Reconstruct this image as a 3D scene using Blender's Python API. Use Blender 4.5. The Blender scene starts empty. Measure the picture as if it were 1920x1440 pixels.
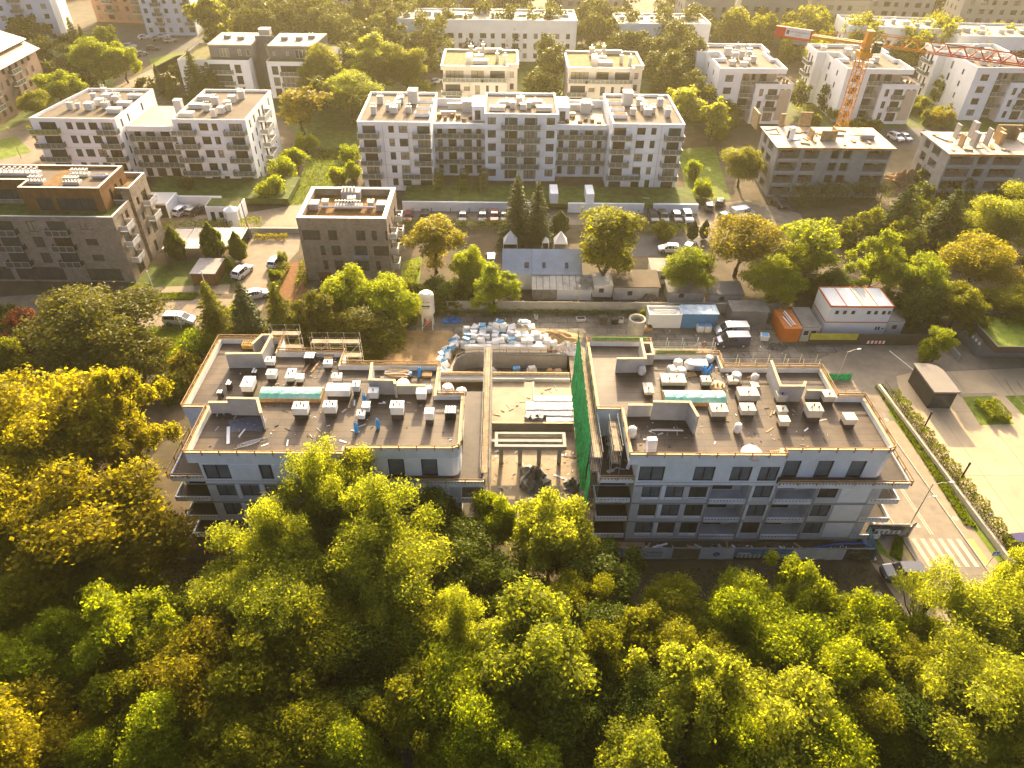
import bpy, math, random
import numpy as np
from mathutils import Matrix, Vector

S = bpy.context.scene
COL = S.collection
R = math.radians
random.seed(7)

# ------------------------------------------------------------------ camera (drone, 63.5 m up)
FPX = 1320.0                      # focal length in pixels of a 1920 px wide frame
CAM_Z = 63.5
PITCH = math.atan(1320 / 1610.0)
ROLL = math.atan(29 / 1610.0)
YAW = R(1.1)


def _basis():
    f = Vector((math.sin(YAW) * math.cos(PITCH), math.cos(YAW) * math.cos(PITCH), -math.sin(PITCH)))
    r = Vector((math.cos(YAW), -math.sin(YAW), 0))
    u = r.cross(f)
    c, s = math.cos(ROLL), math.sin(ROLL)
    return f, r * c + u * s, u * c - r * s


CF, CR, CU = _basis()
cam_data = bpy.data.cameras.new('camera')
cam = bpy.data.objects.new('camera', cam_data)
COL.objects.link(cam)
cam_data.sensor_width = 36.0
cam_data.lens = FPX / 1920 * 36
cam_data.clip_start = 0.5
cam_data.clip_end = 5000
m = Matrix((CR, CU, -CF)).transposed().to_4x4()
m.translation = (0, 0, CAM_Z)
cam.matrix_world = m
S.camera = cam


def G(px, py, z=0.0):
    """Survey: world point at height z seen at a pixel of the 1920x1440 photograph."""
    d = CF + CR * ((px - 960) / FPX) - CU * ((py - 720) / FPX)
    t = (z - CAM_Z) / d.z
    return Vector((d.x * t, d.y * t, z))


def GY(px, py, Y):
    d = CF + CR * ((px - 960) / FPX) - CU * ((py - 720) / FPX)
    t = Y / d.y
    return Vector((d.x * t, Y, CAM_Z + d.z * t))


def px_m(p):
    """metres per photo pixel at a world point"""
    return (Vector(p) - Vector((0, 0, CAM_Z))).dot(CF) / FPX


# ------------------------------------------------------------------ world, sun, exposure
SUN_EL, SUN_AZ = 22.0, 4.0         # degrees; azimuth to the right of +Y
w = bpy.data.worlds.new('World')
S.world = w
w.use_nodes = True
nt = w.node_tree
sky = nt.nodes.new('ShaderNodeTexSky')
sky.sky_type = 'NISHITA'
sky.sun_disc = False
sky.sun_elevation = R(SUN_EL)
sky.sun_rotation = R(SUN_AZ)
sky.air_density = 0.45
sky.dust_density = 8.0
sky.ozone_density = 0.5
bg = nt.nodes['Background']
bg.inputs['Strength'].default_value = 0.15
nt.links.new(sky.outputs[0], bg.inputs['Color'])
sl = bpy.data.lights.new('sun', 'SUN')
sl.energy = 4.5
sl.angle = R(0.5)
sl.color = (1.0, 0.76, 0.42)
so = bpy.data.objects.new('sun', sl)
COL.objects.link(so)
sd = Vector((math.sin(R(SUN_AZ)) * math.cos(R(SUN_EL)), math.cos(R(SUN_AZ)) * math.cos(R(SUN_EL)), math.sin(R(SUN_EL))))
so.rotation_euler = sd.to_track_quat('Z', 'Y').to_euler()
so.location = (0, 0, 120)
S.view_settings.view_transform = 'Standard'
S.view_settings.look = 'None'
S.view_settings.gamma = 1.0
S.view_settings.exposure = 1.92
S.cycles.max_bounces = 7
S.cycles.diffuse_bounces = 4
S.cycles.glossy_bounces = 2
S.cycles.transmission_bounces = 4
S.cycles.transparent_max_bounces = 6
S.cycles.volume_bounces = 0
S.cycles.sample_clamp_indirect = 4.0

# ------------------------------------------------------------------ materials
MATS = {}


def mat(name, col, rough=0.7, var=0.15, scale=1.0, metal=0.0, bump=0.0, spec=0.25, dark=None, stain=0.0, detail=5.0):
    """Principled surface whose colour wanders by noise; dark/stain add shaped dirt patches."""
    if name in MATS:
        return MATS[name]
    mt = bpy.data.materials.new(name)
    mt.use_nodes = True
    n = mt.node_tree
    b = n.nodes['Principled BSDF']
    b.inputs['Roughness'].default_value = rough
    b.inputs['Metallic'].default_value = metal
    b.inputs['Specular IOR Level'].default_value = spec
    tc = n.nodes.new('ShaderNodeTexCoord')
    nz = n.nodes.new('ShaderNodeTexNoise')
    nz.inputs['Scale'].default_value = scale
    nz.inputs['Detail'].default_value = detail
    nz.inputs['Roughness'].default_value = 0.65
    n.links.new(tc.outputs['Object'], nz.inputs['Vector'])
    cr = n.nodes.new('ShaderNodeValToRGB')
    c = np.array(col)
    cr.color_ramp.elements[0].position = 0.3
    cr.color_ramp.elements[1].position = 0.7
    cr.color_ramp.elements[0].color = (*np.clip(c * (1 - var), 0, 1), 1)
    cr.color_ramp.elements[1].color = (*np.clip(c * (1 + var), 0, 1), 1)
    n.links.new(nz.outputs['Fac'], cr.inputs['Fac'])
    out = cr.outputs['Color']
    if stain > 0:
        n2 = n.nodes.new('ShaderNodeTexNoise')
        n2.inputs['Scale'].default_value = scale * 0.23
        n2.inputs['Detail'].default_value = 8
        n2.inputs['Roughness'].default_value = 0.7
        n.links.new(tc.outputs['Object'], n2.inputs['Vector'])
        r2 = n.nodes.new('ShaderNodeMapRange')
        r2.inputs['From Min'].default_value = 0.5
        r2.inputs['From Max'].default_value = 0.66
        r2.inputs['To Max'].default_value = stain
        n.links.new(n2.outputs['Fac'], r2.inputs['Value'])
        mx = n.nodes.new('ShaderNodeMix')
        mx.data_type = 'RGBA'
        n.links.new(r2.outputs['Result'], mx.inputs['Factor'])
        n.links.new(out, mx.inputs['A'])
        mx.inputs['B'].default_value = (*(dark or tuple(c * 0.5)), 1)
        out = mx.outputs['Result']
    n.links.new(out, b.inputs['Base Color'])
    if bump > 0:
        bp = n.nodes.new('ShaderNodeBump')
        bp.inputs['Strength'].default_value = bump
        bp.inputs['Distance'].default_value = 0.05
        n3 = n.nodes.new('ShaderNodeTexNoise')
        n3.inputs['Scale'].default_value = scale * 6
        n3.inputs['Detail'].default_value = 6
        n.links.new(tc.outputs['Object'], n3.inputs['Vector'])
        n.links.new(n3.outputs['Fac'], bp.inputs['Height'])
        n.links.new(bp.outputs['Normal'], b.inputs['Normal'])
    MATS[name] = mt
    return mt


def brick_mat(name, c1, c2, mortar, bw, bh, ms=0.01, rough=0.8, vertical=False, offset=0.5, noise=0.12, nscale=0.6, spec=0.25, patch=None):
    """Courses / sheets / slabs laid with a Brick Texture (walls use x+y and z)."""
    if name in MATS:
        return MATS[name]
    mt = bpy.data.materials.new(name)
    mt.use_nodes = True
    n = mt.node_tree
    b = n.nodes['Principled BSDF']
    b.inputs['Roughness'].default_value = rough
    b.inputs['Specular IOR Level'].default_value = spec
    tc = n.nodes.new('ShaderNodeTexCoord')
    vec = tc.outputs['Object']
    if vertical:
        sp = n.nodes.new('ShaderNodeSeparateXYZ')
        n.links.new(vec, sp.inputs[0])
        ad = n.nodes.new('ShaderNodeMath')
        n.links.new(sp.outputs['X'], ad.inputs[0])
        n.links.new(sp.outputs['Y'], ad.inputs[1])
        cb = n.nodes.new('ShaderNodeCombineXYZ')
        n.links.new(ad.outputs[0], cb.inputs['X'])
        n.links.new(sp.outputs['Z'], cb.inputs['Y'])
        vec = cb.outputs[0]
    bt = n.nodes.new('ShaderNodeTexBrick')
    bt.offset = offset
    bt.inputs['Scale'].default_value = 1.0
    bt.inputs['Brick Width'].default_value = bw
    bt.inputs['Row Height'].default_value = bh
    bt.inputs['Mortar Size'].default_value = ms
    bt.inputs['Color1'].default_value = (*c1, 1)
    bt.inputs['Color2'].default_value = (*c2, 1)
    bt.inputs['Mortar'].default_value = (*mortar, 1)
    n.links.new(vec, bt.inputs['Vector'])
    nz = n.nodes.new('ShaderNodeTexNoise')
    nz.inputs['Scale'].default_value = nscale
    nz.inputs['Detail'].default_value = 8
    nz.inputs['Roughness'].default_value = 0.7
    n.links.new(tc.outputs['Object'], nz.inputs['Vector'])
    mr = n.nodes.new('ShaderNodeMapRange')
    mr.inputs['From Min'].default_value = 0.3
    mr.inputs['From Max'].default_value = 0.7
    mr.inputs['To Min'].default_value = 1 - noise * 1.5
    mr.inputs['To Max'].default_value = 1 + noise
    n.links.new(nz.outputs['Fac'], mr.inputs['Value'])
    mx = n.nodes.new('ShaderNodeVectorMath')
    mx.operation = 'SCALE'
    n.links.new(bt.outputs['Color'], mx.inputs[0])
    n.links.new(mr.outputs['Result'], mx.inputs['Scale'])
    out = mx.outputs[0]
    if patch:                                       # patches of another colour: stains, and on bitumen also painted sun reflection
        n2 = n.nodes.new('ShaderNodeTexNoise')
        n2.inputs['Scale'].default_value = 0.16
        n2.inputs['Detail'].default_value = 7
        n2.inputs['Distortion'].default_value = 0.8
        n.links.new(tc.outputs['Object'], n2.inputs['Vector'])
        r2 = n.nodes.new('ShaderNodeMapRange')
        r2.inputs['From Min'].default_value = 0.50
        r2.inputs['From Max'].default_value = 0.68
        r2.inputs['To Max'].default_value = 0.75
        n.links.new(n2.outputs['Fac'], r2.inputs['Value'])
        m2 = n.nodes.new('ShaderNodeMix')
        m2.data_type = 'RGBA'
        n.links.new(r2.outputs['Result'], m2.inputs['Factor'])
        n.links.new(out, m2.inputs['A'])
        m2.inputs['B'].default_value = (*patch, 1)
        out = m2.outputs['Result']
    n.links.new(out, b.inputs['Base Color'])
    MATS[name] = mt
    return mt


def leaf_mat(name, col, col2, trans=0.66, rnd=0.35):
    """Leaves: diffuse + translucent, each leaf its own tint, each tree its own drift."""
    if name in MATS:
        return MATS[name]
    mt = bpy.data.materials.new(name)
    mt.use_nodes = True
    n = mt.node_tree
    n.nodes.remove(n.nodes['Principled BSDF'])
    out = n.nodes['Material Output']
    ge = n.nodes.new('ShaderNodeNewGeometry')
    oi = n.nodes.new('ShaderNodeObjectInfo')
    tc = n.nodes.new('ShaderNodeTexCoord')
    nz = n.nodes.new('ShaderNodeTexNoise')
    nz.inputs['Scale'].default_value = 0.45
    nz.inputs['Detail'].default_value = 2
    n.links.new(tc.outputs['Object'], nz.inputs['Vector'])
    a = n.nodes.new('ShaderNodeMath')
    a.operation = 'MULTIPLY_ADD'
    n.links.new(ge.outputs['Random Per Island'], a.inputs[0])
    a.inputs[1].default_value = 0.45
    n.links.new(nz.outputs['Fac'], a.inputs[2])
    a2 = n.nodes.new('ShaderNodeMath')
    a2.operation = 'MULTIPLY_ADD'
    n.links.new(oi.outputs['Random'], a2.inputs[0])
    a2.inputs[1].default_value = rnd
    n.links.new(a.outputs[0], a2.inputs[2])
    mr = n.nodes.new('ShaderNodeMapRange')
    mr.inputs['From Min'].default_value = 0.45
    mr.inputs['From Max'].default_value = 1.15
    n.links.new(a2.outputs[0], mr.inputs['Value'])
    mx = n.nodes.new('ShaderNodeMix')
    mx.data_type = 'RGBA'
    n.links.new(mr.outputs['Result'], mx.inputs['Factor'])
    mx.inputs['A'].default_value = (*col, 1)
    mx.inputs['B'].default_value = (*col2, 1)
    d = n.nodes.new('ShaderNodeBsdfPrincipled')
    d.inputs['Roughness'].default_value = 0.5
    d.inputs['Specular IOR Level'].default_value = 0.08
    t = n.nodes.new('ShaderNodeBsdfTranslucent')
    n.links.new(mx.outputs['Result'], d.inputs['Base Color'])
    g = n.nodes.new('ShaderNodeVectorMath')
    g.operation = 'MULTIPLY'
    n.links.new(mx.outputs['Result'], g.inputs[0])
    g.inputs[1].default_value = (1.75, 1.7, 0.6)
    n.links.new(g.outputs[0], t.inputs['Color'])
    ms = n.nodes.new('ShaderNodeMixShader')
    ms.inputs['Fac'].default_value = trans
    n.links.new(d.outputs[0], ms.inputs[1])
    n.links.new(t.outputs[0], ms.inputs[2])
    n.links.new(ms.outputs[0], out.inputs['Surface'])
    MATS[name] = mt
    return mt


def glass_mat(name, col=(0.02, 0.025, 0.025), rough=0.08, alpha=1.0):
    mt = mat(name, col, rough=rough, var=0.35, scale=0.5, spec=0.35)
    if alpha < 1:
        mt.node_tree.nodes['Principled BSDF'].inputs['Alpha'].default_value = alpha
    return mt


# ------------------------------------------------------------------ mesh building
class MB:
    """Collects shapes; build() links them as ONE mesh object."""

    def __init__(self):
        self.v, self.f, self.mi = [], [], []

    def add(self, vs, fs, m=0):
        o = len(self.v)
        self.v += [tuple(p) for p in vs]
        for q in fs:
            self.f.append([i + o for i in q])
            self.mi.append(m)
        return self

    def box(self, x0, x1, y0, y1, z0, z1, m=0):
        return self.add([(x0, y0, z0), (x1, y0, z0), (x1, y1, z0), (x0, y1, z0), (x0, y0, z1), (x1, y0, z1), (x1, y1, z1), (x0, y1, z1)],
                        [(0, 3, 2, 1), (4, 5, 6, 7), (0, 1, 5, 4), (1, 2, 6, 5), (2, 3, 7, 6), (3, 0, 4, 7)], m)

    def cbox(self, c, s, rz=0.0, m=0, tilt=0.0, top=1.0):
        """box by centre of base, size, turn about z, tilt about x; top scales the upper face"""
        hx, hy, hz = s[0] / 2, s[1] / 2, s[2]
        mt = Matrix.Rotation(rz, 3, 'Z') @ Matrix.Rotation(tilt, 3, 'X')
        vs = []
        for z, k in ((0, 1.0), (hz, top)):
            for x, y in ((-hx, -hy), (hx, -hy), (hx, hy), (-hx, hy)):
                vs.append(Vector(c) + mt @ Vector((x * k, y * k, z)))
        return self.add(vs, [(0, 3, 2, 1), (4, 5, 6, 7), (0, 1, 5, 4), (1, 2, 6, 5), (2, 3, 7, 6), (3, 0, 4, 7)], m)

    def prism(self, pts, z0, z1, m=0, mtop=None, bottom=True):
        n = len(pts)
        a = sum(pts[i][0] * pts[(i + 1) % n][1] - pts[(i + 1) % n][0] * pts[i][1] for i in range(n))
        if a < 0:
            pts = pts[::-1]
        o = len(self.v)
        self.v += [(p[0], p[1], z0) for p in pts] + [(p[0], p[1], z1) for p in pts]
        for i in range(n):
            j = (i + 1) % n
            self.f.append([o + i, o + j, o + n + j, o + n + i])
            self.mi.append(m)
        self.f.append([o + n + i for i in range(n)])
        self.mi.append(m if mtop is None else mtop)
        if bottom:
            self.f.append([o + n - 1 - i for i in range(n)])
            self.mi.append(m)
        return self

    def poly(self, pts, z=None, m=0):
        vs = [(p[0], p[1], p[2] if z is None else z) for p in pts]
        n = len(vs)
        a = sum(vs[i][0] * vs[(i + 1) % n][1] - vs[(i + 1) % n][0] * vs[i][1] for i in range(n))
        if a < 0:
            vs = vs[::-1]
        return self.add(vs, [tuple(range(n))], m)

    def tube(self, path, r, n=6, m=0, caps=True, r1=None):
        path = [Vector(p) for p in path]
        o = len(self.v)
        k = len(path)
        for i, p in enumerate(path):
            t = (path[min(i + 1, k - 1)] - path[max(i - 1, 0)])
            if t.length < 1e-6:
                t = Vector((0, 0, 1))
            t.normalize()
            a = t.cross(Vector((0, 0, 1)))
            if a.length < 1e-3:
                a = t.cross(Vector((1, 0, 0)))
            a.normalize()
            b = t.cross(a)
            rr = r if r1 is None else r + (r1 - r) * i / max(1, k - 1)
            for j in range(n):
                g = 2 * math.pi * j / n
                self.v.append(tuple(p + (a * math.cos(g) + b * math.sin(g)) * rr))
        for i in range(k - 1):
            for j in range(n):
                j2 = (j + 1) % n
                self.f.append([o + i * n + j, o + i * n + j2, o + (i + 1) * n + j2, o + (i + 1) * n + j])
                self.mi.append(m)
        if caps:
            self.f.append([o + j for j in range(n)])
            self.f.append([o + (k - 1) * n + n - 1 - j for j in range(n)])
            self.mi += [m, m]
        return self

    def lathe(self, prof, n=16, m=0, c=(0, 0, 0), caps=True):
        """prof: (radius, z) from the bottom up"""
        o = len(self.v)
        k = len(prof)
        for r_, z in prof:
            for j in range(n):
                g = 2 * math.pi * j / n
                self.v.append((c[0] + r_ * math.cos(g), c[1] + r_ * math.sin(g), c[2] + z))
        for i in range(k - 1):
            for j in range(n):
                j2 = (j + 1) % n
                self.f.append([o + i * n + j, o + i * n + j2, o + (i + 1) * n + j2, o + (i + 1) * n + j])
                self.mi.append(m)
        if caps:
            self.f.append([o + n - 1 - j for j in range(n)])
            self.f.append([o + (k - 1) * n + j for j in range(n)])
            self.mi += [m, m]
        return self

    def wall(self, p0, p1, z0, z1, holes=(), depth=0.18, m=0, mrev=None):
        """Upright wall from p0 to p1 (outside on the right of the walk), with (u0,u1,za,zb) openings and reveals."""
        p0, p1 = Vector((p0[0], p0[1], 0)), Vector((p1[0], p1[1], 0))
        d = (p1 - p0)
        L = d.length
        d.normalize()
        inn = Vector((-d.y, d.x, 0))
        us = sorted({0.0, L} | {min(max(h[0], 0), L) for h in holes} | {min(max(h[1], 0), L) for h in holes})
        zs = sorted({z0, z1} | {min(max(h[2], z0), z1) for h in holes} | {min(max(h[3], z0), z1) for h in holes})
        mr = m if mrev is None else mrev
        P = lambda u, z, k=0.0: tuple(p0 + d * u + inn * k + Vector((0, 0, z)))
        for i in range(len(us) - 1):
            for j in range(len(zs) - 1):
                uc, zc = (us[i] + us[i + 1]) / 2, (zs[j] + zs[j + 1]) / 2
                if any(h[0] < uc < h[1] and h[2] < zc < h[3] for h in holes):
                    continue
                self.add([P(us[i], zs[j]), P(us[i + 1], zs[j]), P(us[i + 1], zs[j + 1]), P(us[i], zs[j + 1])], [(0, 1, 2, 3)], m)
        for h in holes:
            dd = h[4] if len(h) > 4 else depth
            a, b, c, e = h[0], h[1], h[2], h[3]
            self.add([P(a, c), P(b, c), P(b, e), P(a, e), P(a, c, dd), P(b, c, dd), P(b, e, dd), P(a, e, dd)],
                     [(0, 4, 5, 1), (1, 5, 6, 2), (2, 6, 7, 3), (3, 7, 4, 0)], mr)
        return self

    def data(self, name, mats):
        me = bpy.data.meshes.new(name)
        me.from_pydata(self.v, [], self.f)
        for q in (mats if isinstance(mats, (list, tuple)) else [mats]):
            me.materials.append(q)
        if any(self.mi):
            me.polygons.foreach_set('material_index', self.mi)
        me.update()
        return me

    def build(self, name, mats, parent=None, loc=None, rz=0.0, smooth=False):
        me = self.data(name, mats)
        if smooth:
            me.polygons.foreach_set('use_smooth', [True] * len(me.polygons))
        return link(name, me, parent, loc, rz)


def link(name, me, parent=None, loc=None, rz=0.0):
    o = bpy.data.objects.new(name, me)
    COL.objects.link(o)
    if parent is not None:
        o.parent = parent
    if loc is not None:
        o.location = loc
    if rz:
        o.rotation_euler = (0, 0, rz)
    return o


def thing(name, label, cat, loc=(0, 0, 0), rz=0.0, group=None):
    o = link(name, None, None, loc, rz)
    o.empty_display_size = 0.5
    return tag(o, label, cat, group)


def tag(o, label, cat, group=None):
    o['label'] = label
    o['category'] = cat
    if group:
        o['group'] = group
    return o


def struct(o, kind='structure'):
    o['kind'] = kind
    return o


def dup(root, loc, rz=None, label=None, group=None):
    def cp(o, par):
        c = o.copy()
        COL.objects.link(c)
        if par is not None:
            c.parent = par
        for k in o.children:
            cp(k, c)
        return c
    r = cp(root, None)
    r.location = loc
    if rz is not None:
        r.rotation_euler = (0, 0, rz)
    if label:
        r['label'] = label
    if group:
        r['group'] = group
    return r


WIN_CACHE = {}


def window(parent, p, d, w, h, fr, gl, bars=1, cross=False, fw=0.07, split=True):
    """One window: pane mesh with a frame child. p = lower left corner, d = direction along the wall (unit, outside on its right)."""
    ang = math.atan2(d[1], d[0])
    key = (round(w, 2), round(h, 2), fr.name, gl.name, bars, cross, split)
    if key not in WIN_CACHE:
        g = MB().add([(0, 0.03, 0), (w, 0.03, 0), (w, 0.03, h), (0, 0.03, h)], [(0, 1, 2, 3)])
        f = MB() if split else g
        k = 0 if split else 1
        y0, y1 = -0.03, 0.06
        f.box(0, fw, y0, y1, 0, h, k).box(w - fw, w, y0, y1, 0, h, k)
        f.box(fw, w - fw, y0, y1, 0, fw, k).box(fw, w - fw, y0, y1, h - fw, h, k)
        for i in range(bars):
            x = w * (i + 1) / (bars + 1)
            f.box(x - fw * .7, x + fw * .7, y0 + .01, y1, fw, h - fw, k)
        if cross:
            f.box(fw, w - fw, y0 + .015, y1, h * .36 - fw * .5, h * .36 + fw * .5, k)
        if split:
            WIN_CACHE[key] = (g.data('window', gl), f.data('frame', fr))
        else:
            WIN_CACHE[key] = (g.data('window', [gl, fr]), None)
    a, b = WIN_CACHE[key]
    o = link('window', a, parent, p, ang)
    if b:
        link('frame', b, o)
    return o
# ------------------------------------------------------------------ ground, roads, yards (sheets 4 mm apart)
soil = mat('soil', (0.085, 0.062, 0.034), 0.95, 0.45, 0.35, bump=0.5, dark=(0.05, 0.055, 0.015), stain=0.8)
dirt = mat('dirt', (0.075, 0.050, 0.026), 0.95, 0.35, 0.5, bump=0.5, dark=(0.04, 0.03, 0.018), stain=0.7)
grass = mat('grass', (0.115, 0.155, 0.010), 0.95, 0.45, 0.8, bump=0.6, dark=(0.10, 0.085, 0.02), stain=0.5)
grass_d = mat('grass_dark', (0.07, 0.095, 0.010), 0.95, 0.5, 0.7, bump=0.6, dark=(0.07, 0.05, 0.02), stain=0.7)  # a darker green grass of its own, with brown patches
asphalt = mat('asphalt', (0.205, 0.165, 0.115), 0.85, 0.18, 0.6, bump=0.15, dark=(0.09, 0.08, 0.07), stain=0.5)
asph_d = mat('asphalt_old', (0.075, 0.070, 0.064), 0.85, 0.22, 0.5, bump=0.15, dark=(0.05, 0.046, 0.04), stain=0.6)
asph_t = mat('asphalt_tan', (0.21, 0.16, 0.105), 0.85, 0.18, 0.5, bump=0.15, dark=(0.12, 0.095, 0.065), stain=0.6)
paving = brick_mat('paving', (0.30, 0.245, 0.17), (0.27, 0.22, 0.155), (0.17, 0.14, 0.10), 2.0, 2.0, 0.025, 0.85, noise=0.2, nscale=0.5)
slabs = brick_mat('yard_slabs', (0.215, 0.185, 0.14), (0.165, 0.14, 0.105), (0.075, 0.065, 0.048), 3.0, 1.5, 0.05, 0.9, noise=0.35, nscale=0.5, patch=(0.11, 0.085, 0.055))
lotm = brick_mat('lot_concrete', (0.39, 0.30, 0.18), (0.36, 0.275, 0.165), (0.24, 0.185, 0.11), 6.0, 12.0, 0.05, 0.8, noise=0.14, nscale=0.25, offset=0.0, patch=(0.33, 0.25, 0.15))
walk = mat('sidewalk', (0.25, 0.195, 0.125), 0.88, 0.16, 1.2, bump=0.15, dark=(0.2, 0.16, 0.11), stain=0.4)
sand = mat('sand', (0.30, 0.20, 0.095), 0.95, 0.35, 0.5, bump=0.7, dark=(0.16, 0.105, 0.05), stain=0.8)
mulch = mat('mulch', (0.17, 0.075, 0.022), 0.95, 0.4, 1.5, bump=0.7, dark=(0.08, 0.06, 0.02), stain=0.7)
mark_w = mat('road_paint', (0.40, 0.34, 0.24), 0.7, 0.2, 2.0, dark=(0.26, 0.21, 0.15), stain=0.8)
mark_y = mat('road_paint_yellow', (0.36, 0.27, 0.09), 0.7, 0.2, 2.0)
kerb_m = mat('kerb_stone', (0.33, 0.29, 0.22), 0.85, 0.2, 2)

HX0, HX1, HY0, HY1, HZ = -7.2, 10.0, 78.0, 84.2, -2.5       # the garage ramp pit
b = MB()
for x0, x1, y0, y1 in ((-1200, 1200, -150, HY0), (-1200, HX0, HY0, HY1), (HX1, 1200, HY0, HY1), (-1200, 1200, HY1, 1600)):
    b.add([(x0, y0, 0), (x1, y0, 0), (x1, y1, 0), (x0, y1, 0)], [(0, 1, 2, 3)])
struct(b.build('ground', soil))


def sheet(name, pts, lv, m, world=False):
    """flat ground sheet from surveyed corners; lv = level above the ground in 4 mm steps"""
    z = 0.004 * lv
    q = [(p[0], p[1]) for p in pts] if world else [tuple(G(*p, z)[:2]) for p in pts]
    return struct(MB().poly(q, z).build(name, m))


# grass and gardens
sheet('lawn', [(585, 282), (640, 276), (668, 300), (650, 345), (600, 352), (560, 385), (535, 385), (560, 340)], 1, grass)
sheet('lawn', [(0, 262), (30, 255), (60, 285), (0, 300)], 2, grass)
sheet('lawn', [(280, 110), (345, 95), (350, 125), (290, 142)], 2, grass)
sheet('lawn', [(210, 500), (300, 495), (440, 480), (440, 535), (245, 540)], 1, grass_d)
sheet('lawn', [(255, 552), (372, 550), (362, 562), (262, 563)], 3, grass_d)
sheet('lawn', [(270, 612), (372, 612), (380, 660), (300, 700), (250, 650)], 1, grass)
sheet('lawn', [(755, 490), (792, 480), (785, 540), (748, 545)], 1, grass)
sheet('lawn', [(1270, 280), (1340, 275), (1370, 375), (1290, 372)], 1, grass)
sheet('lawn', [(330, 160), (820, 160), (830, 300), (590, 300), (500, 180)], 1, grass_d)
sheet('planting_bed', [(528, 494), (575, 490), (578, 560), (500, 580), (505, 540)], 2, mulch)
# streets on the left
sheet('street', [(-120, 566), (60, 552), (240, 563), (440, 560), (450, 612), (150, 622), (-120, 640)], 2, asph_t)
sheet('street', [(432, 575), (446, 520), (462, 470), (470, 440), (566, 428), (560, 470), (528, 505), (505, 545), (478, 612), (440, 612)], 3, asph_t)
sheet('pavement', [(236, 540), (432, 533), (428, 551), (242, 553)], 4, walk)
sheet('courtyard', [(250, 412), (470, 398), (560, 383), (575, 385), (560, 432), (300, 436)], 2, walk)
sheet('street', [(215, 165), (330, 105), (400, 92), (380, 118), (335, 150), (300, 185), (230, 200)], 2, asph_t)
sheet('street', [(-60, 275), (60, 225), (70, 240), (110, 290), (60, 310), (-60, 330)], 1, asph_t)
sheet('car_park', [(200, 45), (420, 40), (350, 92), (215, 128)], 1, asph_d)
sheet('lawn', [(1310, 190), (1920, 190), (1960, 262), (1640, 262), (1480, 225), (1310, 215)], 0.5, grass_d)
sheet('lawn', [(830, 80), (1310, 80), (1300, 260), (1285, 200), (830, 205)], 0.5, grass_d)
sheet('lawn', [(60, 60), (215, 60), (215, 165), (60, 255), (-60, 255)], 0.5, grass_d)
# road in front of the white block
sheet('car_park', [(690, 392), (1316, 392), (1322, 420), (690, 424)], 1, asphalt)
sheet('car_park', [(1316, 385), (1400, 375), (1500, 400), (1520, 440), (1300, 445)], 2, asphalt)
sheet('yard', [(880, 445), (960, 440), (960, 520), (880, 500)], 1, dirt)
sheet('yard', [(1140, 440), (1330, 445), (1330, 480), (1140, 480)], 1, asph_d)
sheet('path', [(770, 548), (1250, 545), (1440, 562), (1440, 583), (1200, 583), (770, 578)], 2, dirt)
sheet('car_park', [(1640, 240), (1780, 240), (1790, 270), (1660, 275)], 1, asph_d)
# the building site yard round the ramp pit
yz = 0.004 * 3
yard = MB()
for q in ([(-19, 84.2), (53, 84.2), (55, 90), (49, 96.3), (-19, 95.6)], [(10.0, 72), (46, 72), (49, 84.2), (10.0, 84.2)]):
    yard.poly(q, yz)
struct(yard.build('site_yard', slabs))
sheet('sand_patch', [(-18.5, 72), (-7.3, 72), (-7.3, 84.4), (-6, 88), (-8, 90.5), (-18.5, 90.5)], 5, sand, True)
rp = MB().box(HX0, HX1, HY0, HY1, HZ - 0.3, HZ)
struct(rp.build('ramp_floor', slabs))
# the asphalt road on the right, with pavements, kerbs and markings
RD = lambda u, y: (51.7 + (63 - y) * 0.067 + u, y)          # u: metres right of the right-hand kerb
sheet('street', [tuple(RD(0.2, 68)), tuple(RD(3.4, 70)), (58, 81), (55, 84), (51, 80)], 3.5, asphalt, True)
sheet('street', [(43, 69), (56, 69), (62, 78), (64, 90), (50, 88), (43, 83)], 2, asphalt, True)
sheet('road', [RD(-7, 10), RD(0, 10), RD(0, 72), (52.5, 80), (56, 83.5), (60, 80.5), (80, 82), (80, 89), (62, 88.5), (56, 88), (44, 82), (43, 72), RD(-7, 60)], 4, asphalt, True)
sheet('pavement', [RD(0.15, 10), RD(1.9, 10), RD(1.9, 70), RD(0.15, 70)], 5, walk, True)
sheet('pavement', [RD(-10.8, 44.5), RD(-7.15, 44.5), RD(-7.15, 72), (41.2, 72)], 5, walk, True)
sheet('verge', [RD(1.9, 44), RD(2.75, 44), RD(2.75, 72), RD(1.9, 72)], 6, grass, True)
sheet('verge', [RD(-11.4, 49), RD(-9.6, 47), RD(-10.8, 56), RD(-11.9, 56)], 6, grass, True)
sheet('pavement', [RD(-11.5, 40), RD(-7.15, 40), RD(-7.15, 44.5), RD(-9.8, 45), (40.6, 47.2)], 5, walk, True)
sheet('verge', [RD(-9.0, 10), RD(-7.15, 10), RD(-7.15, 40), RD(-10.2, 40)], 6, walk, True)
kb = MB()
for u in (0.0, -7.15):
    pr = [RD(u, 12), RD(u + 0.15, 12), RD(u + 0.15, 70), RD(u, 70)]
    kb.prism(pr, 0.01, 0.13)
struct(kb.build('kerb', kerb_m))
mk = MB()
zm = 0.004 * 7
for i in range(6):
    x = -6.1 + i * 1.02
    mk.poly([RD(x, 46.4), RD(x + 0.5, 46.4), RD(x + 0.5, 50.2), RD(x, 50.2)], zm)
mk.poly([RD(-3.55, 50.8), RD(-3.42, 50.8), RD(-3.42, 66), RD(-3.55, 66)], zm)
mk.poly([RD(-3.28, 50.8), RD(-3.15, 50.8), RD(-3.15, 66), RD(-3.28, 66)], zm)
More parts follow.
